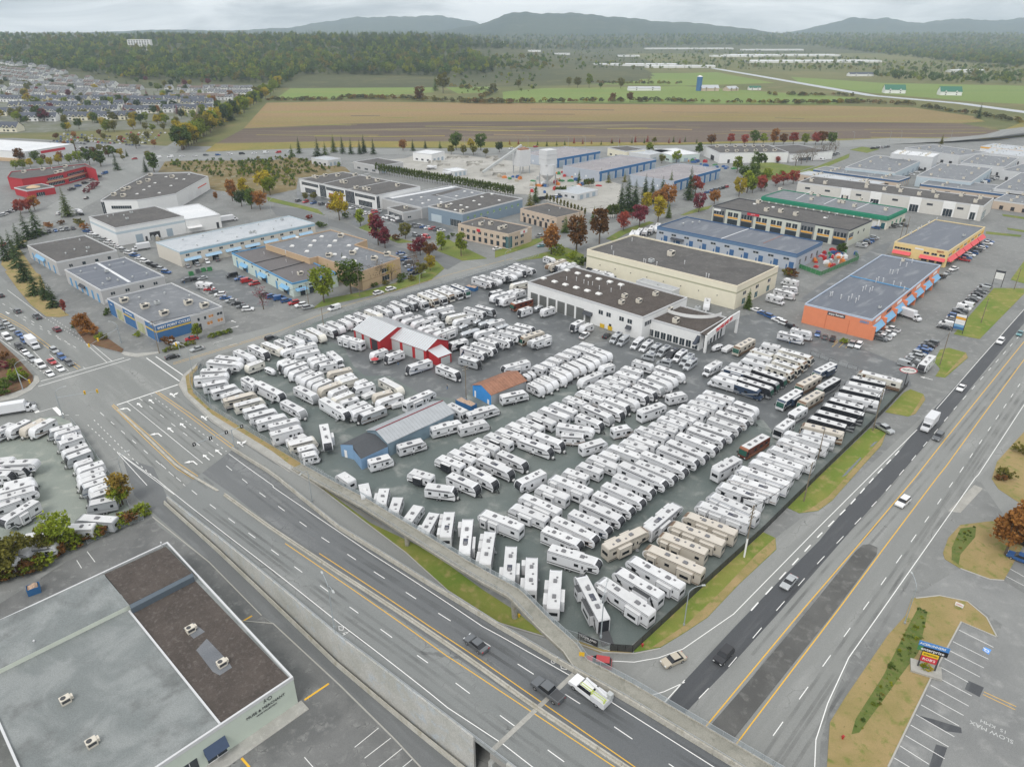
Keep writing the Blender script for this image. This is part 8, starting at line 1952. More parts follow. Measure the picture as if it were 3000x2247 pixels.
for x,y,c,lab in ((1550,1125,'green','green bin by the fence of the shop yard'),(1605,1105,'grey','dark bin between the green bins'),(1650,1095,'green','lime green bin left of its pair'),(1700,1088,'green','lime green bin right of its pair')):dumpster(lab,'U4',x,y,PAINT[c],2,1.6,.7)
for fr,x,y,m,lab in (('R4',747,965,PAINT['red'],'red fire hydrant at the fence corner'),('R3',1410,795,M_sigy,'yellow hydrant beside the walkway pier'),('R5',525,1492,PAINT['red'],'red fire hydrant on the dry verge')):
    rt=tag(obj('fire_hydrant',MB().cyl((0,0,0),(0,0,.7),.16,.14,8).cyl((0,0,.7),(0,0,.85),.18,.05,8).bar((-.28,0,.5),(.28,0,.5),.14,.14),m),lab,'hydrant');rt.location=P(fr,x,y,.1)
p=P('B',825,860);rt=thing('parasol','red parasol over a table in the barn yard','parasol',p);obj('pole',MB().cyl((0,0,0),(0,0,2.4),.03,.03,6),M_galv,rt);obj('canopy',MB().cyl((0,0,2.0),(0,0,2.6),1.4,.05,10),PAINT['red'],rt);obj('table',MB().cyl((0,0,.7),(0,0,.75),.6,.6,10),M_unit,rt)
# people: one skinned figure, posed walking
def figure():
    J=[(0,0,.95),(0,0,1.2),(0,0,1.42),(0,0,1.55),(.02,0,1.72),(0,.2,1.4),(.05,.27,1.12),(.18,.27,.88),(0,-.2,1.4),(-.08,-.27,1.12),(-.02,-.27,.88),(.08,.1,.9),(.18,.1,.5),(.08,.1,.06),(.24,.1,.03),(-.05,-.1,.9),(-.1,-.1,.5),(-.26,-.1,.08),(-.12,-.1,.03)]
    E_=[(0,1),(1,2),(2,3),(3,4),(2,5),(5,6),(6,7),(2,8),(8,9),(9,10),(0,11),(11,12),(12,13),(13,14),(0,15),(15,16),(16,17),(17,18)]
    rd=[.15,.14,.16,.06,.1,.07,.05,.04,.07,.05,.04,.09,.07,.05,.04,.09,.07,.05,.04]
    me=bpy.data.meshes.new('person');me.from_pydata(J,E_,[]);o=bpy.data.objects.new('person',me);col.objects.link(o);md=o.modifiers.new('skin','SKIN')
    for k,v in enumerate(me.skin_vertices[0].data):v.radius=(rd[k],rd[k]);v.use_root=k == 0
    o.modifiers.new('sub','SUBSURF').levels=1;bpy.context.view_layer.update();r_=bpy.data.meshes.new_from_object(o.evaluated_get(bpy.context.evaluated_depsgraph_get()));bpy.data.objects.remove(o);r_.materials.clear();r_.materials.append(M_dgrey);r_.materials.append(mat('skin',(.45,.28,.2),.6));r_.materials.append(W_blue)
    for q in r_.polygons:q.material_index=1 if q.center.z > 1.5 else 0 if q.center.z > .9 else 2
    return r_
fg=figure()
for fr,x,y,a,lab in (('B',1700,1160,.5,'person in dark clothes walking alone in the barn yard'),('B',1105,865,2,'person in dark clothes beside the trailer at the barn'),('H',1090,440,1,'person in dark clothes left of a pair before the orange building'),('H',1155,448,4,'person in dark clothes right of a pair before the orange building'),('U4',1495,1190,2,'person in dark clothes by the green bins')):tag(put('person',fg,None,P(fr,x,y,.05),a),lab,'person')
# ------------------------------------------------------------------ estate lawns, yards and far roads
frg=random.Random(3)
def sh(name,parts,z,m):return sheet(name,[[P(*q) for q in parts]],z,m)
def fp(fr,*pts):return [(fr,x,y) for x,y in pts]
M_scrub=ground_mat('vacant_scrub',(.15,.12,.045),(.20,.15,.07),(.26,.25,.19),.03,.12,2,.95,.2);M_yard=ground_mat('plant_yard',(.33,.32,.29),(.42,.41,.38),(.26,.25,.235),.03,.15,3,.85,.2);M_lawn=ground_mat('lawn',(.10,.15,.025),(.16,.19,.04),(.25,.20,.08),.06,.3,6,.95,.2)
M_plough=ground_mat('ploughed_soil',(.10,.074,.058),(.128,.096,.074),(.22,.185,.095),.006,.05,.4,.95,.12,0,(R(4),14),0);M_stub=ground_mat('stubble_field',(.265,.18,.085),(.21,.16,.062),(.225,.21,.058),.005,.03,.3,.95,.12,0,(R(4),9),0);M_past=ground_mat('green_pasture',(.14,.205,.045),(.17,.23,.055),(.20,.215,.06),.003,.015,.3,.95,.2,0,(R(4),8),0);M_gold=ground_mat('rough_grass',(.24,.19,.05),(.17,.17,.04),(.30,.22,.07),.01,.05,.5,.95,.2,0,None,0)
sh('vacant_lot',fp('U4',(1280,292),(1340,200),(2212,195))+fp('U5',(420,165),(860,250),(905,292),(480,338),(465,430),(235,480))+fp('U4',(2180,470),(1750,440),(1695,420),(1690,330),(1540,285)),.05,M_scrub)
sh('plant_yard',fp('U5',(900,215),(1340,180),(1500,130),(1690,140),(2212,200))+fp('U6',(560,270),(850,340),(1020,390),(1010,560),(960,660),(700,605),(420,525),(250,470))+fp('U5',(2150,465),(1300,265)),.05,M_yard)
for q in [fp('U5',(225,490),(480,552),(640,592),(695,640),(480,580),(235,525)),fp('U5',(970,742),(1060,700),(1200,800),(1420,858),(1290,865)),fp('U5',(1600,925),(1690,830),(1760,870),(2010,990),(1810,1008)),fp('U5',(590,1400),(690,1320),(1000,1260),(1300,1180),(1480,1110),(1600,1010),(1665,1070),(1560,1160),(1280,1245),(800,1350)),fp('U6',(0,930),(190,868),(330,830),(440,820),(300,890),(0,985)),fp('U6',(160,1010),(390,945),(580,900),(720,960),(720,1050),(600,1020),(400,985)),fp('U6',(900,830),(1000,770),(1250,690),(1290,700),(1060,790),(960,850)),fp('U6',(1500,640),(1620,590),(1760,560),(1730,590),(1540,640)),fp('U7',(240,330),(520,250),(700,180),(800,140),(790,175),(520,285),(300,345)),fp('U7',(0,180),(330,240),(520,240),(240,330),(0,400)),fp('U7',(800,110),(900,85),(1040,105),(940,135)),fp('U7',(2030,630),(2400,680),(2400,700),(2040,645)),fp('U7',(2070,740),(2400,790),(2400,810),(2080,755)),fp('U7',(1900,770),(2190,800),(2180,815),(1900,790))]:sheet('lawn',[[P(*p) for p in q]],.11,M_lawn,.1)
for q in [fp('U5',(880,700),(1180,590),(1500,660),(1740,760),(1640,850),(1300,800),(1050,770)),fp('U5',(470,440),(700,500),(1150,590),(860,640),(640,560),(470,500)),fp('U4',(1490,1130),(1800,1080),(2212,1290),(2212,1382),(1900,1382),(1400,1180)),fp('U5',(1300,900),(1560,960),(1620,1020),(1400,1150),(1310,1080)),fp('U7',(1000,900),(1150,840),(880,1300),(620,1400),(380,1330))]:sheet('parking_lot',[[P(*p) for p in q]],.042,M_lotd)
lot_=sh('yard_stalls',fp('U4',(1560,1190),(1640,1180),(1860,1340),(1790,1382)),.043,M_park);stalls(lot_,[(('U4',1600+k*22,1235+k*15),('U4',1655+k*22,1212+k*15)) for k in range(9)],M_wpaint)
sh('cul_de_sac_road',fp('U5',(250,570),(500,585),(690,655),(860,705),(1040,785),(1210,870),(1440,960),(1590,925),(1810,1010),(1690,1080),(1400,985),(1100,880),(880,770),(600,690),(300,640)),.045,M_front)
sh('avenue',fp('U4',(-300,880),(0,765),(330,605),(620,435),(850,315),(1050,220),(1190,190),(1290,150),(1330,165),(1170,290),(1000,400),(640,600),(400,700),(0,880),(-300,1040)),.04,M_road)
sh('north_avenue',fp('T1',(990,1030),(1130,1000),(1300,840),(1480,745),(1560,690),(1540,690),(1440,745),(1270,830),(1080,950),(960,1010)),.06,M_road)
sh('far_road',fp('X',(240,470),(330,455),(850,441),(1500,433),(2000,426),(2470,412),(2800,396),(3200,350),(3200,374),(2830,414),(2480,431),(2000,443),(1500,449),(850,457),(300,482)),.055,M_road)
sh('rough_field_edge',fp('T1',(1330,985),(1400,930),(2212,915))+fp('T2',(2212,915))+fp('T3',(1000,895),(2060,850),(2212,790),(2212,840),(1060,918),(0,935))+fp('T2',(1000,960),(0,955)),.05,M_gold)
sh('ploughed_field',fp('T1',(1400,932),(1580,836),(2212,812))+fp('T2',(0,807),(700,790),(2212,790))+fp('T3',(1100,795),(1800,802),(2060,848),(1900,888),(1000,902))+fp('T2',(2212,926),(1000,921),(0,916)),.06,M_plough)
sh('stubble_field',fp('T1',(1580,834),(1730,668),(2212,660))+fp('T2',(2212,682))+fp('T3',(900,686),(1500,700),(1880,755),(1960,790),(1800,800),(1100,793))+fp('T2',(2212,788),(700,788),(0,805)),.055,M_stub)
for q in [fp('T1',(1790,642),(1980,500),(2212,500))+fp('T2',(580,520),(600,600),(0,640)),fp('T2',(1045,598),(1300,575),(2212,560))+fp('T3',(1200,640),(1000,680),(0,672))+fp('T2',(1050,665)),fp('T2',(1280,500),(1500,476),(2212,476))+fp('T3',(220,470),(600,540),(0,558))+fp('T2',(1270,542)),fp('T3',(700,500),(1300,540),(2300,560),(2300,680),(1900,662),(1200,602),(760,540)),fp('T2',(600,530),(960,540),(960,600),(760,610))]:sheet('pasture',[[P(*p) for p in q]],.05,M_past)
for k in range(44):
    x,y=frg.uniform(1500,6000),frg.choice((frg.uniform(800,850),frg.uniform(690,790),frg.uniform(840,900)));w=frg.uniform(150,900);fr='T1';i=frg.randrange(3)
    mb=MB();ribbon(mb,resample([P(fr,max(x,1640),y-4),P(fr,max(x,1640)+w*.5,y+frg.uniform(-5,3)),P(fr,max(x,1640)+w,y+frg.uniform(-6,4))],25),frg.uniform(2,9),.001*k,0);o=obj('field_strip',mb,(M_stub,M_gold,M_plough)[i],None);o.location.z=.07;tag(o,kind='structure')
M_stain,t,b_=new_mat('tyre_wear');b_.inputs['Base Color'].default_value=(.05,.05,.05,1);b_.inputs['Roughness'].default_value=.6;n,l=t.nodes,t.links;g_=n.new('ShaderNodeNewGeometry');no=n.new('ShaderNodeTexNoise');no.inputs['Scale'].default_value=.12;no.inputs['Detail'].default_value=5;mr=n.new('ShaderNodeMapRange');mr.inputs[1].default_value=.35;mr.inputs[2].default_value=.75;mr.inputs[4].default_value=.28;l.new(g_.outputs['Position'],no.inputs['Vector']);l.new(no.outputs['Fac'],mr.inputs[0]);l.new(mr.outputs[0],b_.inputs['Alpha'])
for pts in [[('R5',-120,1370),('R5',560,480),('R6',1440,1330),('R6',2120,490)],[('R5',-60,1850),('R5',500,1030),('R5',1110,170),('R6',1900,1100),('R6',2209,640)],[('R5',200,1657),('R5',640,980),('R6',1560,1660),('R6',2209,710)],[('R5',-20,1000),('R5',420,490),('R6',1020,1630),('R6',2209,190)],[('R0',1080,920),('R0',1730,1420)],[('R0',1000,1000),('R0',1700,1590)],[('R0',880,1020),('R0',1480,1600)],[('R0',1370,830),('R0',1950,1270)],[('R0',1180,880),('R0',1800,1350)]]:
    for off in (-.85,.85):mb=MB();q=offset_line([D(*p) if p[0] == 'R0' else P(*p) for p in pts],off);ribbon(mb,onto_deck(q) if pts[0][0] == 'R0' else resample(q,6),.55,.0075 if pts[0][0] == 'R0' else .04);obj('tyre_track',mb,M_stain,overpass if pts[0][0] == 'R0' else bypass)
for line,f in ((near_wall,.55),(near_wall,.28),(far_wall,.52),(far_wall,.25)):
    for off in (-.85,.85):mb=MB();q=offset_line([at_s(line,s_).lerp(at_s(median,s_),f) for s_ in np.arange(64*KS,215*KS,5)],off);ribbon(mb,q,.6,.007);obj('tyre_track',mb,M_stain,overpass)
mb=MB();ribbon(mb,resample(PP('T3',[(200,445),(420,482),(800,548),(1230,622),(1800,672),(2300,740)]),60),22,.09);tag(obj('highway',mb,M_roofpale),kind='structure')
mb=MB();ribbon(mb,[P('T3',*q,z) for q,z in [((1300,930),.1),((1700,910),1.5),((2000,880),4),((2300,825),7)]],16,0);tag(obj('ramp_road',mb,M_byp),kind='structure')
# ------------------------------------------------------------------ terrain, forests
def ss_(t):t=min(1,max(0,t));return t*t*(3-2*t)
def th(x,y):return max(72*ss_((y-1370)/1850)*ss_((460-x)/980),66*ss_((y-3600)/3500))
mb=MB();nx,ny=60,50;X=np.linspace(-7500,7500,nx);Y=1150+(np.linspace(0,1,ny) ** 2)*9000
for y in Y:
    for x in X:mb.v.append((x,y,th(x,y)-.6))
for j in range(ny-1):
    for i in range(nx-1):k=j*nx+i;mb.f.append((k,k+1,k+nx+1,k+nx));mb.m.append(0)
tag(obj('hills',mb,ground_mat('forest_floor',(.055,.065,.025),(.085,.09,.035),(.13,.12,.05),.003,.02,.3,.95,.2,0,None,0),None,True),kind='structure')
def ray(x,y):
    a=Vector((x-1500,FPX*CP+(1123.5-y)*SP,-FPX*SP+(1123.5-y)*CP));a /= a.y
    d=700.0
    while d < 11000:
        if CAM_H+a.z*d <= th(a.x*d,d):return Vector((a.x*d,d,th(a.x*d,d)))
        d += 20+d*.01
    return None
MIX=[(.7,.85,.6),(1,1.15,.8),(1.5,1.45,.7),(.6,.8,.7),(1.9,1.7,.5),(.85,1,.8),(1.4,1.0,.7),(.7,.95,.75),(1.2,1.3,.6)]
L_mixd=leaf_mat('forest_broadleaf',(.085,.115,.032),(.19,.225,.06),MIX);L_mixk=leaf_mat('forest_conifer',(.035,.06,.028),(.075,.105,.048),[(.8,.9,.9),(1.1,1.1,1),(.7,.8,.9),(1.3,1.2,.9)]);L_hedge=leaf_mat('hedgerow',(.12,.10,.07),(.19,.165,.09),MIX)
protoc=bpy.data.collections.new('forest_tree_kinds')
for i,(mb,m) in enumerate([(crown_decid(21,22,13,.06,1.0),L_mixd),(crown_decid(22,22,13,.06,.8,.2),L_mixd),(crown_conif(23,13,10,.05,.19),L_mixk),(crown_conif(24,13,10,.05,.17),L_mixk),(crown_decid(25,20,12,.09,1.7),L_hedge)]):
    o=bpy.data.objects.new('forest_kind_%d' % i,mb.mesh('forest_tree',[m]));protoc.objects.link(o)
def gn_forest(name,label,pts):
    me=bpy.data.meshes.new(name);me.from_pydata([p[:3] for p in pts],[],[])
    for nm,ty,k in (('sc','FLOAT',3),('idx','INT',4),('rot','FLOAT',5)):me.attributes.new(nm,ty,'POINT').data.foreach_set('value',[p[k] for p in pts])
    o=tag(put(name,me),label,'forest',None,'stuff');g=bpy.data.node_groups.new(name,'GeometryNodeTree');g.interface.new_socket('Geometry',in_out='INPUT',socket_type='NodeSocketGeometry');g.interface.new_socket('Geometry',in_out='OUTPUT',socket_type='NodeSocketGeometry')
    n,l=g.nodes,g.links;gi,go=n.new('NodeGroupInput'),n.new('NodeGroupOutput');ip=n.new('GeometryNodeInstanceOnPoints');ci=n.new('GeometryNodeCollectionInfo');ci.inputs['Collection'].default_value=protoc;ci.inputs['Separate Children'].default_value=True;ci.inputs['Reset Children'].default_value=True
    def attr(nm,ty):a=n.new('GeometryNodeInputNamedAttribute');a.data_type=ty;a.inputs['Name'].default_value=nm;return a.outputs['Attribute']
    cx=n.new('ShaderNodeCombineXYZ');l.new(attr('rot','FLOAT'),cx.inputs[2]);l.new(gi.outputs[0],ip.inputs['Points']);l.new(ci.outputs[0],ip.inputs['Instance']);ip.inputs['Pick Instance'].default_value=True;l.new(attr('idx','INT'),ip.inputs['Instance Index']);l.new(cx.outputs[0],ip.inputs['Rotation']);l.new(attr('sc','FLOAT'),ip.inputs['Scale']);l.new(ip.outputs[0],go.inputs[0])
    o.modifiers.new('trees','NODES').node_group=g
    return o
def inside(x,y,pl):
    c=False
    for (x0,y0),(x1,y1) in zip(pl,pl[1:]+pl[:1]):
        if (y0 > y) != (y1 > y) and x < (x1-x0)*(y-y0)/(y1-y0)+x0:c=not c
    return c
def scatter(fr,pl,n,pc,h0,h1):
    out=[];xs=[p[0] for p in pl];ys=[p[1] for p in pl];ox,oy,s=FR[fr];tries=0
    while len(out) < n and tries < n*6:
        tries += 1;x,y=frg.uniform(min(xs),max(xs)),frg.uniform(min(ys),max(ys))
        if not inside(x,y,pl):continue
        p=P(fr,x,y) if fr[0] in 'RJU' else ray(ox+x*s,oy+y*s)
        if p is None:continue
        k=frg.choice((2,3)) if frg.random() < pc else frg.choice((0,1));h=frg.uniform(h0,h1)*(1.25 if k > 1 else frg.choice((.6,.85,1)));out.append((p.x,p.y,p.z-.5,h,k,frg.uniform(0,6.28)))
    return out
gn_forest('hillside_forest','mixed green and olive forest covering the hillside beyond the houses',scatter('T1',[(0,212),(1000,225),(2212,235),(2212,490),(1980,488),(1850,540),(1700,545),(900,520),(600,490),(300,450),(0,425)],3600,.22,17,28)+scatter('T1',[(900,215),(2212,232),(2212,300),(900,290)],700,.7,20,30))
gn_forest('field_edge_forest','dark mixed woodland behind the green pastures',scatter('T2',[(0,300),(700,310),(1000,400),(1000,480),(700,500),(0,492)],900,.45,18,30)+scatter('T2',[(950,360),(1330,370),(1330,465),(980,470)],160,.05,12,22)+scatter('T2',[(0,232),(2212,232),(2212,305),(1500,330),(850,320),(300,335),(0,320)],2800,.7,18,30)+scatter('T2',[(1000,470),(1300,480),(1250,600),(980,600),(700,640),(600,520)],70,.05,5,14))
gn_forest('plain_woodland','blue-green woodland across the plain below the mountains',scatter('T3',[(0,205),(2212,198),(2212,440),(1700,400),(1200,345),(800,300),(0,300)],5200,.45,18,30)+scatter('T3',[(0,320),(900,350),(1300,400),(2212,440),(2212,480),(1200,470),(0,450)],800,.35,8,17)+scatter('T3',[(1200,485),(2300,490),(2300,552),(1700,545),(1250,510)],260,.2,10,20)+scatter('T2',[(1300,340),(2212,330),(2212,460),(1340,460)],330,.35,7,15))
hd=[]
for fr,pl,n,h in [('T2',[(0,640),(400,645),(900,672),(1500,665),(2212,660)],240,7),('T3',[(0,665),(500,672),(900,675),(1100,668),(1500,685)],140,6),('T2',[(1600,545),(2212,545)],50,6),('T3',[(550,620),(1100,625)],50,6),('T1',[(1730,655),(2212,650)],60,6),('T3',[(1550,700),(1900,750),(2200,800)],50,6),('T2',[(640,560),(1000,600),(900,640)],50,7)]:
    for k in range(n):
        t=frg.random()*(len(pl)-1);i=min(int(t),len(pl)-2);f=t-i;x=pl[i][0]+(pl[i+1][0]-pl[i][0])*f;y=pl[i][1]+(pl[i+1][1]-pl[i][1])*f;p=P(fr,x,y+frg.uniform(-4,4));hd.append((p.x,p.y,-.8,frg.uniform(.6,1.3)*h,4,frg.uniform(0,6.28)))
gn_forest('hedgerows','brownish hedgerows dividing the fields',hd)
gn_forest('vacant_lot_scrub','yellow-green scrub on the vacant brown lot',scatter('U4',[(1330,260),(1400,200),(2212,195),(2212,330),(1750,330),(1700,310)],260,0,2,4.5)+scatter('U5',[(0,200),(430,165),(860,240),(470,330),(460,420),(0,300)],380,0,2,4.5))
gn_forest('ditch_weeds','low weeds and grass tufts along the verge ditches',scatter('R5',[(960,740),(1010,770),(960,1000),(760,1270),(620,1460),(575,1470),(760,1130),(890,870)],150,0,.5,1.3)+scatter('R5',[(1150,400),(1200,290),(1290,280),(1200,440),(1150,470)],50,0,.5,1.3)+scatter('R5',[(880,800),(1000,760),(540,1500),(460,1480),(600,1250)],130,0,.3,.8)+scatter('R4',[(700,1000),(985,885),(1510,400),(1440,320),(1100,630)],150,0,.2,.55)+scatter('J',[(860,1390),(1230,1430),(2050,490),(1880,440)],170,0,.2,.6))
trees('in the row along the north avenue','trees along the north avenue','T1',[(1180+780*t+frg.uniform(-14,14),975-500*t+frg.uniform(-10,10),frg.uniform(13,21),frg.choice('dddop'),frg.choice(('lime','lime','lime','yellow','olive','green','pine'))) for t in np.linspace(0,1,74) ** 1.15])
trees('standing out in the fields','lone field trees','T2',[(610,590,26,'k','green'),(660,605,32,'d','olive'),(510,655,20,'d','rust'),(1530,570,18,'d','olive'),(1605,572,24,'o','lime'),(1475,560,16,'d','olive'),(1810,575,18,'d','olive'),(1990,548,15,'t','twig'),(1760,660,12,'d','rust'),(1870,665,14,'d','rust'),(1680,575,10,'d','green'),(985,600,14,'d','olive'),(1150,570,14,'d','olive')])
trees('in the housing estate','trees among the houses','T1',[(frg.uniform(0,1500),frg.uniform(470,800),frg.uniform(7,14),frg.choice('dddkp'),frg.choice(('lime','yellow','green','green','pine','crimson','orange','olive'))) for _ in range(230)])
trees('round the shopping centre','trees round the shopping centre','T1',[(frg.uniform(380,1200),frg.uniform(790,860),frg.uniform(7,12),'d',frg.choice(('lime','yellow','green','olive'))) for _ in range(26)]+[(frg.uniform(250,1100),frg.uniform(880,1060),frg.uniform(4,7),'d',frg.choice(('rust','olive','orange'))) for _ in range(26)])
# ------------------------------------------------------------------ houses, barns, sheds far out
def house_proto(L,W,h,rh,wm,rm):
    p=Proto();p.add('wall',MB().box(-L/2,L/2,-W/2,W/2,0,h),wm);ov=.4
    mb=MB();mb.face([(-L/2-ov,-W/2-ov,h-.1),(L/2+ov,-W/2-ov,h-.1),(L/2+ov,0,h+rh),(-L/2-ov,0,h+rh)]).face([(L/2+ov,W/2+ov,h-.1),(-L/2-ov,W/2+ov,h-.1),(-L/2-ov,0,h+rh),(L/2+ov,0,h+rh)])
    for x in (-L/2,L/2):mb.face([(x,-W/2,h),(x,W/2,h),(x,0,h+rh-.1)],1)
    for x in (-L/4,L/4):mb.face([(x-2.2,-W/2-.3,h-.2),(x+2.2,-W/2-.3,h-.2),(x,-W/2-.3,h+2)],1).face([(x-2.4,-W/2-.5,h-.2),(x,-W/2-.5,h+2.2),(x,0,h+2.2)]).face([(x+2.4,-W/2-.5,h-.2),(x,0,h+2.2),(x,-W/2-.5,h+2.2)])
    p.add('roof',mb,[rm,wm])
    for x in (-L/4,L/4):
        for z in (1.0,4.0):p.add('window',MB().box(x-.9,x+.9,-W/2-.35,-W/2,z,z+1.4),M_glassb)
    return p
R_slate=mat('slate_roof',(.085,.095,.12),.85,0,.15,1);R_slate2=mat('grey_shingles',(.15,.155,.165),.85,0,.15,1);R_brown=mat('brown_shingles',(.16,.125,.11),.85,0,.15,1)
HP=[house_proto(11,12,4.6,4.6,T_white,R_slate),house_proto(11,12,4.6,4.6,W_cream,R_slate),house_proto(10,12,4.2,4,W_lgrey,R_brown),house_proto(10,12,4.4,4.4,T_white,R_slate2)]
HN=('slate-roofed white townhouse','slate-roofed cream townhouse','brown-roofed grey house','grey-roofed white house')
sh('estate_ground',fp('T1',(-300,440),(300,445),(760,540),(1100,560),(1700,550),(1600,640),(1420,735),(1250,830),(-300,880)),.05,ground_mat('estate_ground',(.11,.12,.06),(.17,.175,.15),(.22,.22,.2),.02,.08,1,.9,.2,0,None,0))
for r_,(y,xa,xb,k0,where) in enumerate([(458,0,180,2,'at the forest edge'),(480,0,330,3,'at the forest edge'),(502,0,440,2,'in the upper rows'),(525,30,600,2,'in the upper rows'),(548,0,760,2,'in the upper rows'),(574,80,960,2,'in the long brown-roofed rows'),(588,1080,1640,2,'in the crescent by the avenue'),(602,0,900,3,'in the long brown-roofed rows'),(616,1180,1620,3,'in the crescent by the avenue'),(632,60,1040,2,'in the long brown-roofed rows'),(646,1100,1560,2,'in the crescent by the avenue'),(664,0,1330,0,'on the upper terrace'),(698,80,1380,0,'on the middle terrace'),(736,0,1380,0,'on the front terrace'),(778,150,880,0,'facing the shopping centre'),(850,10,130,0,'beside the shopping centre')]):
    n=int((xb-xa)/(26+(y-450)*.085));slant=frg.uniform(.02,.06) if y < 640 and xb < 1050 else frg.uniform(-.02,.02)
    for k in range(n):
        if frg.random() < .07:continue
        x=xa+(xb-xa)*(k+.5)/n;i=min(3,k0+(frg.random() < .35));p=P('T1',x,y+(x-(xa+xb)/2)*slant+frg.uniform(-4,4));HP[i].make('house',f'{HN[i]} {where}','house',(p.x,p.y,th(p.x,p.y)),slant*-6+frg.uniform(-.1,.1),'houses of the estate',(1.15,1.15,1.1))
def shed(lab,fr,x,y,L,W,h,rh,wm,rm,ang=0.05,name='barn'):p=P(fr,x,y);house_proto(L,W,h,rh,wm,rm).make(name,lab,'barn' if name == 'barn' else 'building',(p.x,p.y,th(p.x,p.y)),ang,'barns and sheds of the plain' if name == 'barn' else 'greenhouses of the plain')
R_green=wallm('green_metal_roof',(.05,.16,.11))
for a in [('grey roofed dairy barn beside the silo','T3',170,590,32,18,5,5,W_beige,M_metal),('low grey shed right of the dairy barn','T3',310,590,24,16,4,4,W_beige,M_metal,.5),('white farmhouse with green roof beyond the silo','T3',463,585,22,10,4,3,T_white,R_green),('big white barn with green roof by the highway','T3',1365,605,34,20,6,8,T_white,R_green,-.2),('second white barn with green roof beside the dark trees','T3',1725,618,34,18,6,8,T_white,R_green,-.2),('low white shed in the pasture','T2',1960,588,60,14,4,3,T_white,M_metal),('white house behind the pasture hedge','T3',1150,495,60,18,5,4,T_white,R_slate)]:shed(*a)
for x,y,L,W,fr in [(1900,430,260,60,'T2'),(2130,440,150,50,'T2'),(120,330,330,90,'T3'),(570,335,330,70,'T3'),(640,365,480,110,'T3'),(800,405,430,100,'T3'),(1100,405,180,60,'T3'),(350,370,220,60,'T3'),(60,440,130,40,'T3'),(2060,330,160,50,'T2'),(1000,345,120,40,'T2'),(1430,380,60,25,'T2'),(1860,370,90,30,'T2'),(960,240,200,60,'T3'),(1830,470,90,30,'T3'),(1250,380,50,25,'T2')]:shed('long white greenhouse or store across the plain',fr,x,y,L,W,6,1.0,T_white,M_roofwht,.05,'greenhouse')
p=P('T3',103,590);rt=thing('farm_silo','dark blue silo with white cap beside the dairy barn','silo',p);obj('tank',MB().cyl((0,0,0),(0,0,24),5,5,16),W_blue,rt);obj('cap',MB().cyl((0,0,24),(0,0,26),5.1,1,16),T_white,rt)
b=Bld('shopping_centre','big white shopping centre with red sign at the edge of the car park',('T1',-420,900),('T1',160,985),('T1',235,935),9,W_white,M_roofwht);b.feat('R',.3,.8,5.5,7.5,'sign_board',M_signred,.3);b.feat('L',0,1,.2,3,'brick_base',W_tan,.3)
q=ray(415,150);rt=thing('hillside_apartments','pale apartment block standing in the hillside forest','building',q);obj('wall',MB().box(-35,35,-8,8,0,30),T_white,rt)
for k in range(8):
    for z in range(5):obj('window',MB().box(-32+k*8.3,-27+k*8.3,-8.2,-8,8+z*4.3,10.5+z*4.3),M_glassb,rt)
# ------------------------------------------------------------------ concrete plant
p=P('U6',425,400);rt=thing('cement_silo','tall pale cement silo tower with ribbed hopper house','silo',p,.7)
obj('tank',MB().cyl((0,0,8),(0,0,15),5.5,5.5,16).cyl((0,0,4),(0,0,8),1.5,5.5,16),W_lgrey,rt);obj('hopper_house',MB().box(-5,5,-4,4,15,25).box(-5.2,5.2,-4.2,4.2,19,19.4).box(-5.2,5.2,-4.2,4.2,22,22.4),W_lgrey,rt);obj('side_tank',MB().cyl((7,2,6),(7,2,24),2,2,12),W_white,rt)
for x in (-4,4):
    for y in (-4,4):obj('leg',MB().box(x-.25,x+.25,y-.25,y+.25,0,9),M_galv,rt)
p=P('U6',215,300);rt=thing('batching_tower','square batching tower with stepped conveyor','tower',p,.6);obj('tower',MB().box(-5,5,-5,5,6,18),W_lgrey,rt);obj('conveyor',MB().bar((-32,6,3),(0,0,21),2,1.6),M_unitg,rt);obj('roof',MB().box(-4,4,-4,4,18,19),mat('rust_roof',(.3,.16,.1),.8),rt)
for x in (-4.5,4.5):
    for y in (-4.5,4.5):obj('leg',MB().box(x-.3,x+.3,y-.3,y+.3,0,6),M_galv,rt)
for nm,lab,A_,B_,C_,h,w,r_ in [('plant_office','low grey plant office behind the cedar hedge',('U5',915,205),('U5',1130,240),('U5',1340,210),6,W_grey,M_gravel),('white_workshop','small white workshop by the far road',('U5',1430,125),('U5',1560,145),('U5',1640,120),7,W_white,M_roofwht),('open_shed','low pale-roofed shed by the conifers',('U5',615,170),('U5',720,195),('U5',800,175),5,W_lgrey,M_roofpale),('plant_wall_shed','long pale shed beside the plant gate',('U6',520,430),('U6',670,470),('U6',795,425),4,W_lgrey,M_roofpale),('cream_workshop','cream workshop with broken roof by the far road',('U6',990,85),('U6',1060,120),('U6',1150,95),7,W_cream,M_gravel),('cream_store','pale store beside the cream workshop',('U6',1160,120),('U6',1260,150),('U6',1345,105),6,W_lgrey,M_roofpale),('teal_shed','teal shed with white roof among young trees',('U6',1350,105),('U6',1440,155),('U6',1580,125),6,W_mint,M_roofwht),('site_canopy','white site canopy in the plant yard',('U5',1690,260),('U5',1735,285),('U5',1820,265),4,W_lgrey,M_roofwht)]:
    b=Bld(nm,lab,A_,B_,C_,h,w,r_);b.row('R',3,.05,.95,b.lx*.15,.2,3,'roller_door',D_grey);b.row('L',3,.05,.95,b.ly*.12,1,2.4,'window',M_glassb)
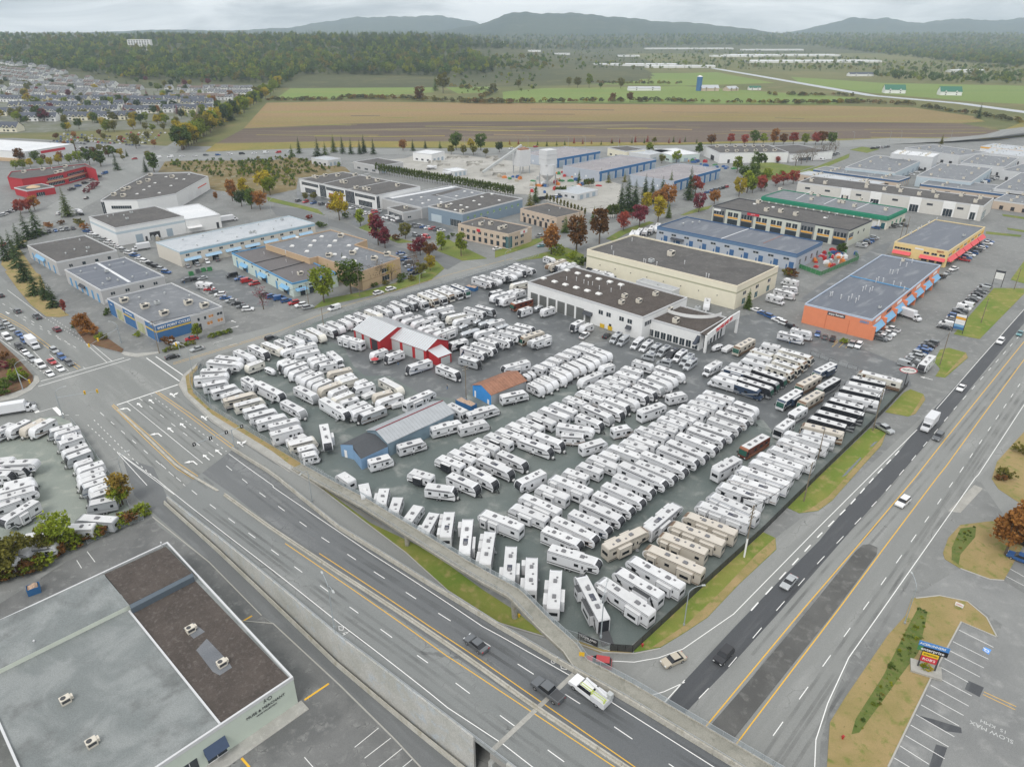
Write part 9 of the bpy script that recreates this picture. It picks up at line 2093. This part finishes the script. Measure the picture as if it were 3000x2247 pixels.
mix=Proto();mix.add('cab',MB().box(2.2,4.2,-1.2,1.2,.8,3),M_fib);mix.add('windshield',MB().box(4.2,4.22,-1,1,1.8,2.7),M_glass);mix.add('drum',MB().cyl((-3.5,0,2.6),(-1,0,2.2),.8,1.4,12).cyl((-1,0,2.2),(2,0,1.9),1.4,.9,12),M_fib);mix.add('chassis',MB().box(-4,4,-.6,.6,.6,1.0),M_steel);mix.wheels((3,-1.5,-2.8),1.0,.5,.35)
for fr,x,y,a in (('U5',1560,270,.3),('U5',1690,320,2.6),('U5',1500,190,3.2),('U4',650,635,2.4),('U6',400,400,1)):mix.make('mixer_truck','white concrete mixer truck ' +('turning off the avenue' if fr == 'U4' else 'in the concrete plant yard'),'truck',P(fr,x,y,.05),a,'concrete mixers')
for k in range(14):
    x,y=frg.uniform(1500,2150),frg.uniform(150,330);p=P('U5',x,y);tag(obj('aggregate_bay',MB().box(-5,5,-.4,.4,0,1.8).box(-5.4,-5,-4,.4,0,1.8).cyl((0,-2.5,0),(0,-2.5,1.6),3,.2,9),M_yard),'low block bay with gravel heap in the plant yard','bay','aggregate bays').location=(p.x,p.y,.05)
CL=[PAINT[c] for c in ('blue','white','red','tan','silver','green','orange')]
def clutter(where,group,fr,pl,n,s0):
    xs=[p[0] for p in pl];ys=[p[1] for p in pl];k=0
    while k < n:
        x,y=frg.uniform(min(xs),max(xs)),frg.uniform(min(ys),max(ys))
        if not inside(x,y,pl):continue
        k += 1;p=P(fr,x,y);L=frg.uniform(1.2,3.2)*s0;W=frg.uniform(1,1.6)*s0;h=frg.uniform(.7,2);i=frg.randrange(7)
        tag(put('stacked_goods',MB().box(-L/2,L/2,-W/2,W/2,.12,h).box(-L/2-.1,L/2+.1,-W/2-.1,W/2+.1,0,.12).box(-L/4,L/3,-W/3,W/3,h,h*1.3).mesh('stacked_goods',[CL[i]]),None,(p.x,p.y,.06),frg.uniform(0,3)),f"{('blue', 'white', 'red', 'tan', 'silver', 'green', 'orange')[i]} stack of goods on a pallet {where}",'goods',group)
clutter('in the storage yard by the navy doors','goods in the storage yard','U7',[(380,1000),(520,920),(680,900),(860,960),(700,1060),(500,1060)],42,1.2)
clutter('in the concrete plant yard','goods in the plant yard','U6',[(20,330),(560,290),(900,420),(640,470),(300,460)],46,1.6)
clutter('behind the far blue warehouses','goods behind the blue warehouses','U6',[(1330,170),(1640,170),(1950,270),(1750,270)],26,1.6)
clutter('outside the striped warehouse bay','goods outside the loading bay','U4',[(1190,810),(1340,800),(1330,850),(1220,850)],12,1)
fence('storage_fence','green screened fence round the cluttered storage yard',PP('U7',[(370,1060),(560,1130),(870,1000),(840,960)]),2.2,3.0,M_galv,PAINT['green'])
# ------------------------------------------------------------------ mountains and haze
HAZE_D=.00008
M_mt=ground_mat('mountain_forest',(.03,.05,.04),(.055,.075,.05),(.09,.10,.07),.0012,.006,.05,.95,.2,0,None,0)
def mountain(name,fr,prof,dist,depth):
    ox,oy,s=FR[fr];xs=np.linspace(prof[0][0],prof[-1][0],150);mb=MB();rg=random.Random(int(dist));nr=9;ph=[rg.uniform(0,6) for _ in range(6)]
    for j in range(nr):
        v=j/(nr-1)*2-1
        for x in xs:
            y=np.interp(x,[p[0] for p in prof],[p[1] for p in prof]);wx=((ox+x*s)-1500)/FPX*dist;H_=max(0,(HORIZON-(oy+y*s))/FPX*dist+CAM_H);f=(1-abs(v) ** 1.4);H_ *= .92+.015*math.sin(wx*.012+ph[0])+.015*math.sin(wx*.029+ph[1])+.01*math.sin(wx*.06);nse=sum(math.sin(wx*.0011*(k+1)+v*5*(k+1)+ph[k])/(k+1) for k in range(6))
            mb.v.append((wx*(1+v*depth/dist),dist+v*depth,max(-5,H_*f*(1+.1*nse*(1-f))+14*nse*f*(abs(v) > .05))))
    n=len(xs)
    for j in range(nr-1):
        for i in range(n-1):k=j*n+i;mb.f.append((k,k+1,k+n+1,k+n));mb.m.append(0)
    tag(obj(name,mb,M_mt,None,True),kind='structure')
mountain('mountain','T2',[(480,235),(600,205),(760,185),(930,160),(1010,125),(1110,92),(1250,98),(1400,96),(1560,105),(1750,122),(1950,142),(2212,155),(2500,190),(2700,225)],7600,1500)
mountain('mountain','T2',[(-700,235),(-300,200),(0,150),(200,122),(450,118),(700,112),(900,150),(1100,225)],10600,1600)
mountain('mountain','T3',[(300,235),(560,195),(750,150),(850,122),(950,132),(1050,122),(1150,145),(1250,152),(1480,126),(1600,140),(1750,135),(1880,120),(1950,165),(2212,178),(2600,225)],10200,1600)
mountain('mountain','T1',[(-300,225),(0,205),(300,215),(900,205),(1300,190),(1700,196),(2000,180),(2300,230)],9800,1500)
hz=tag(obj('haze',MB().box(-15000,15000,-900,12600,-8,430),M_white),'thin pale autumn haze over the whole valley','haze',None,'stuff');m,t,bs=new_mat('haze_volume');t.nodes.remove(bs);pv=t.nodes.new('ShaderNodeVolumePrincipled');pv.inputs['Color'].default_value=(.72,.86,1.0,1);pv.inputs['Density'].default_value=HAZE_D;pv.inputs['Anisotropy'].default_value=.2;t.links.new(pv.outputs[0],t.nodes['Material Output'].inputs['Volume']);hz.data.materials.clear();hz.data.materials.append(m)
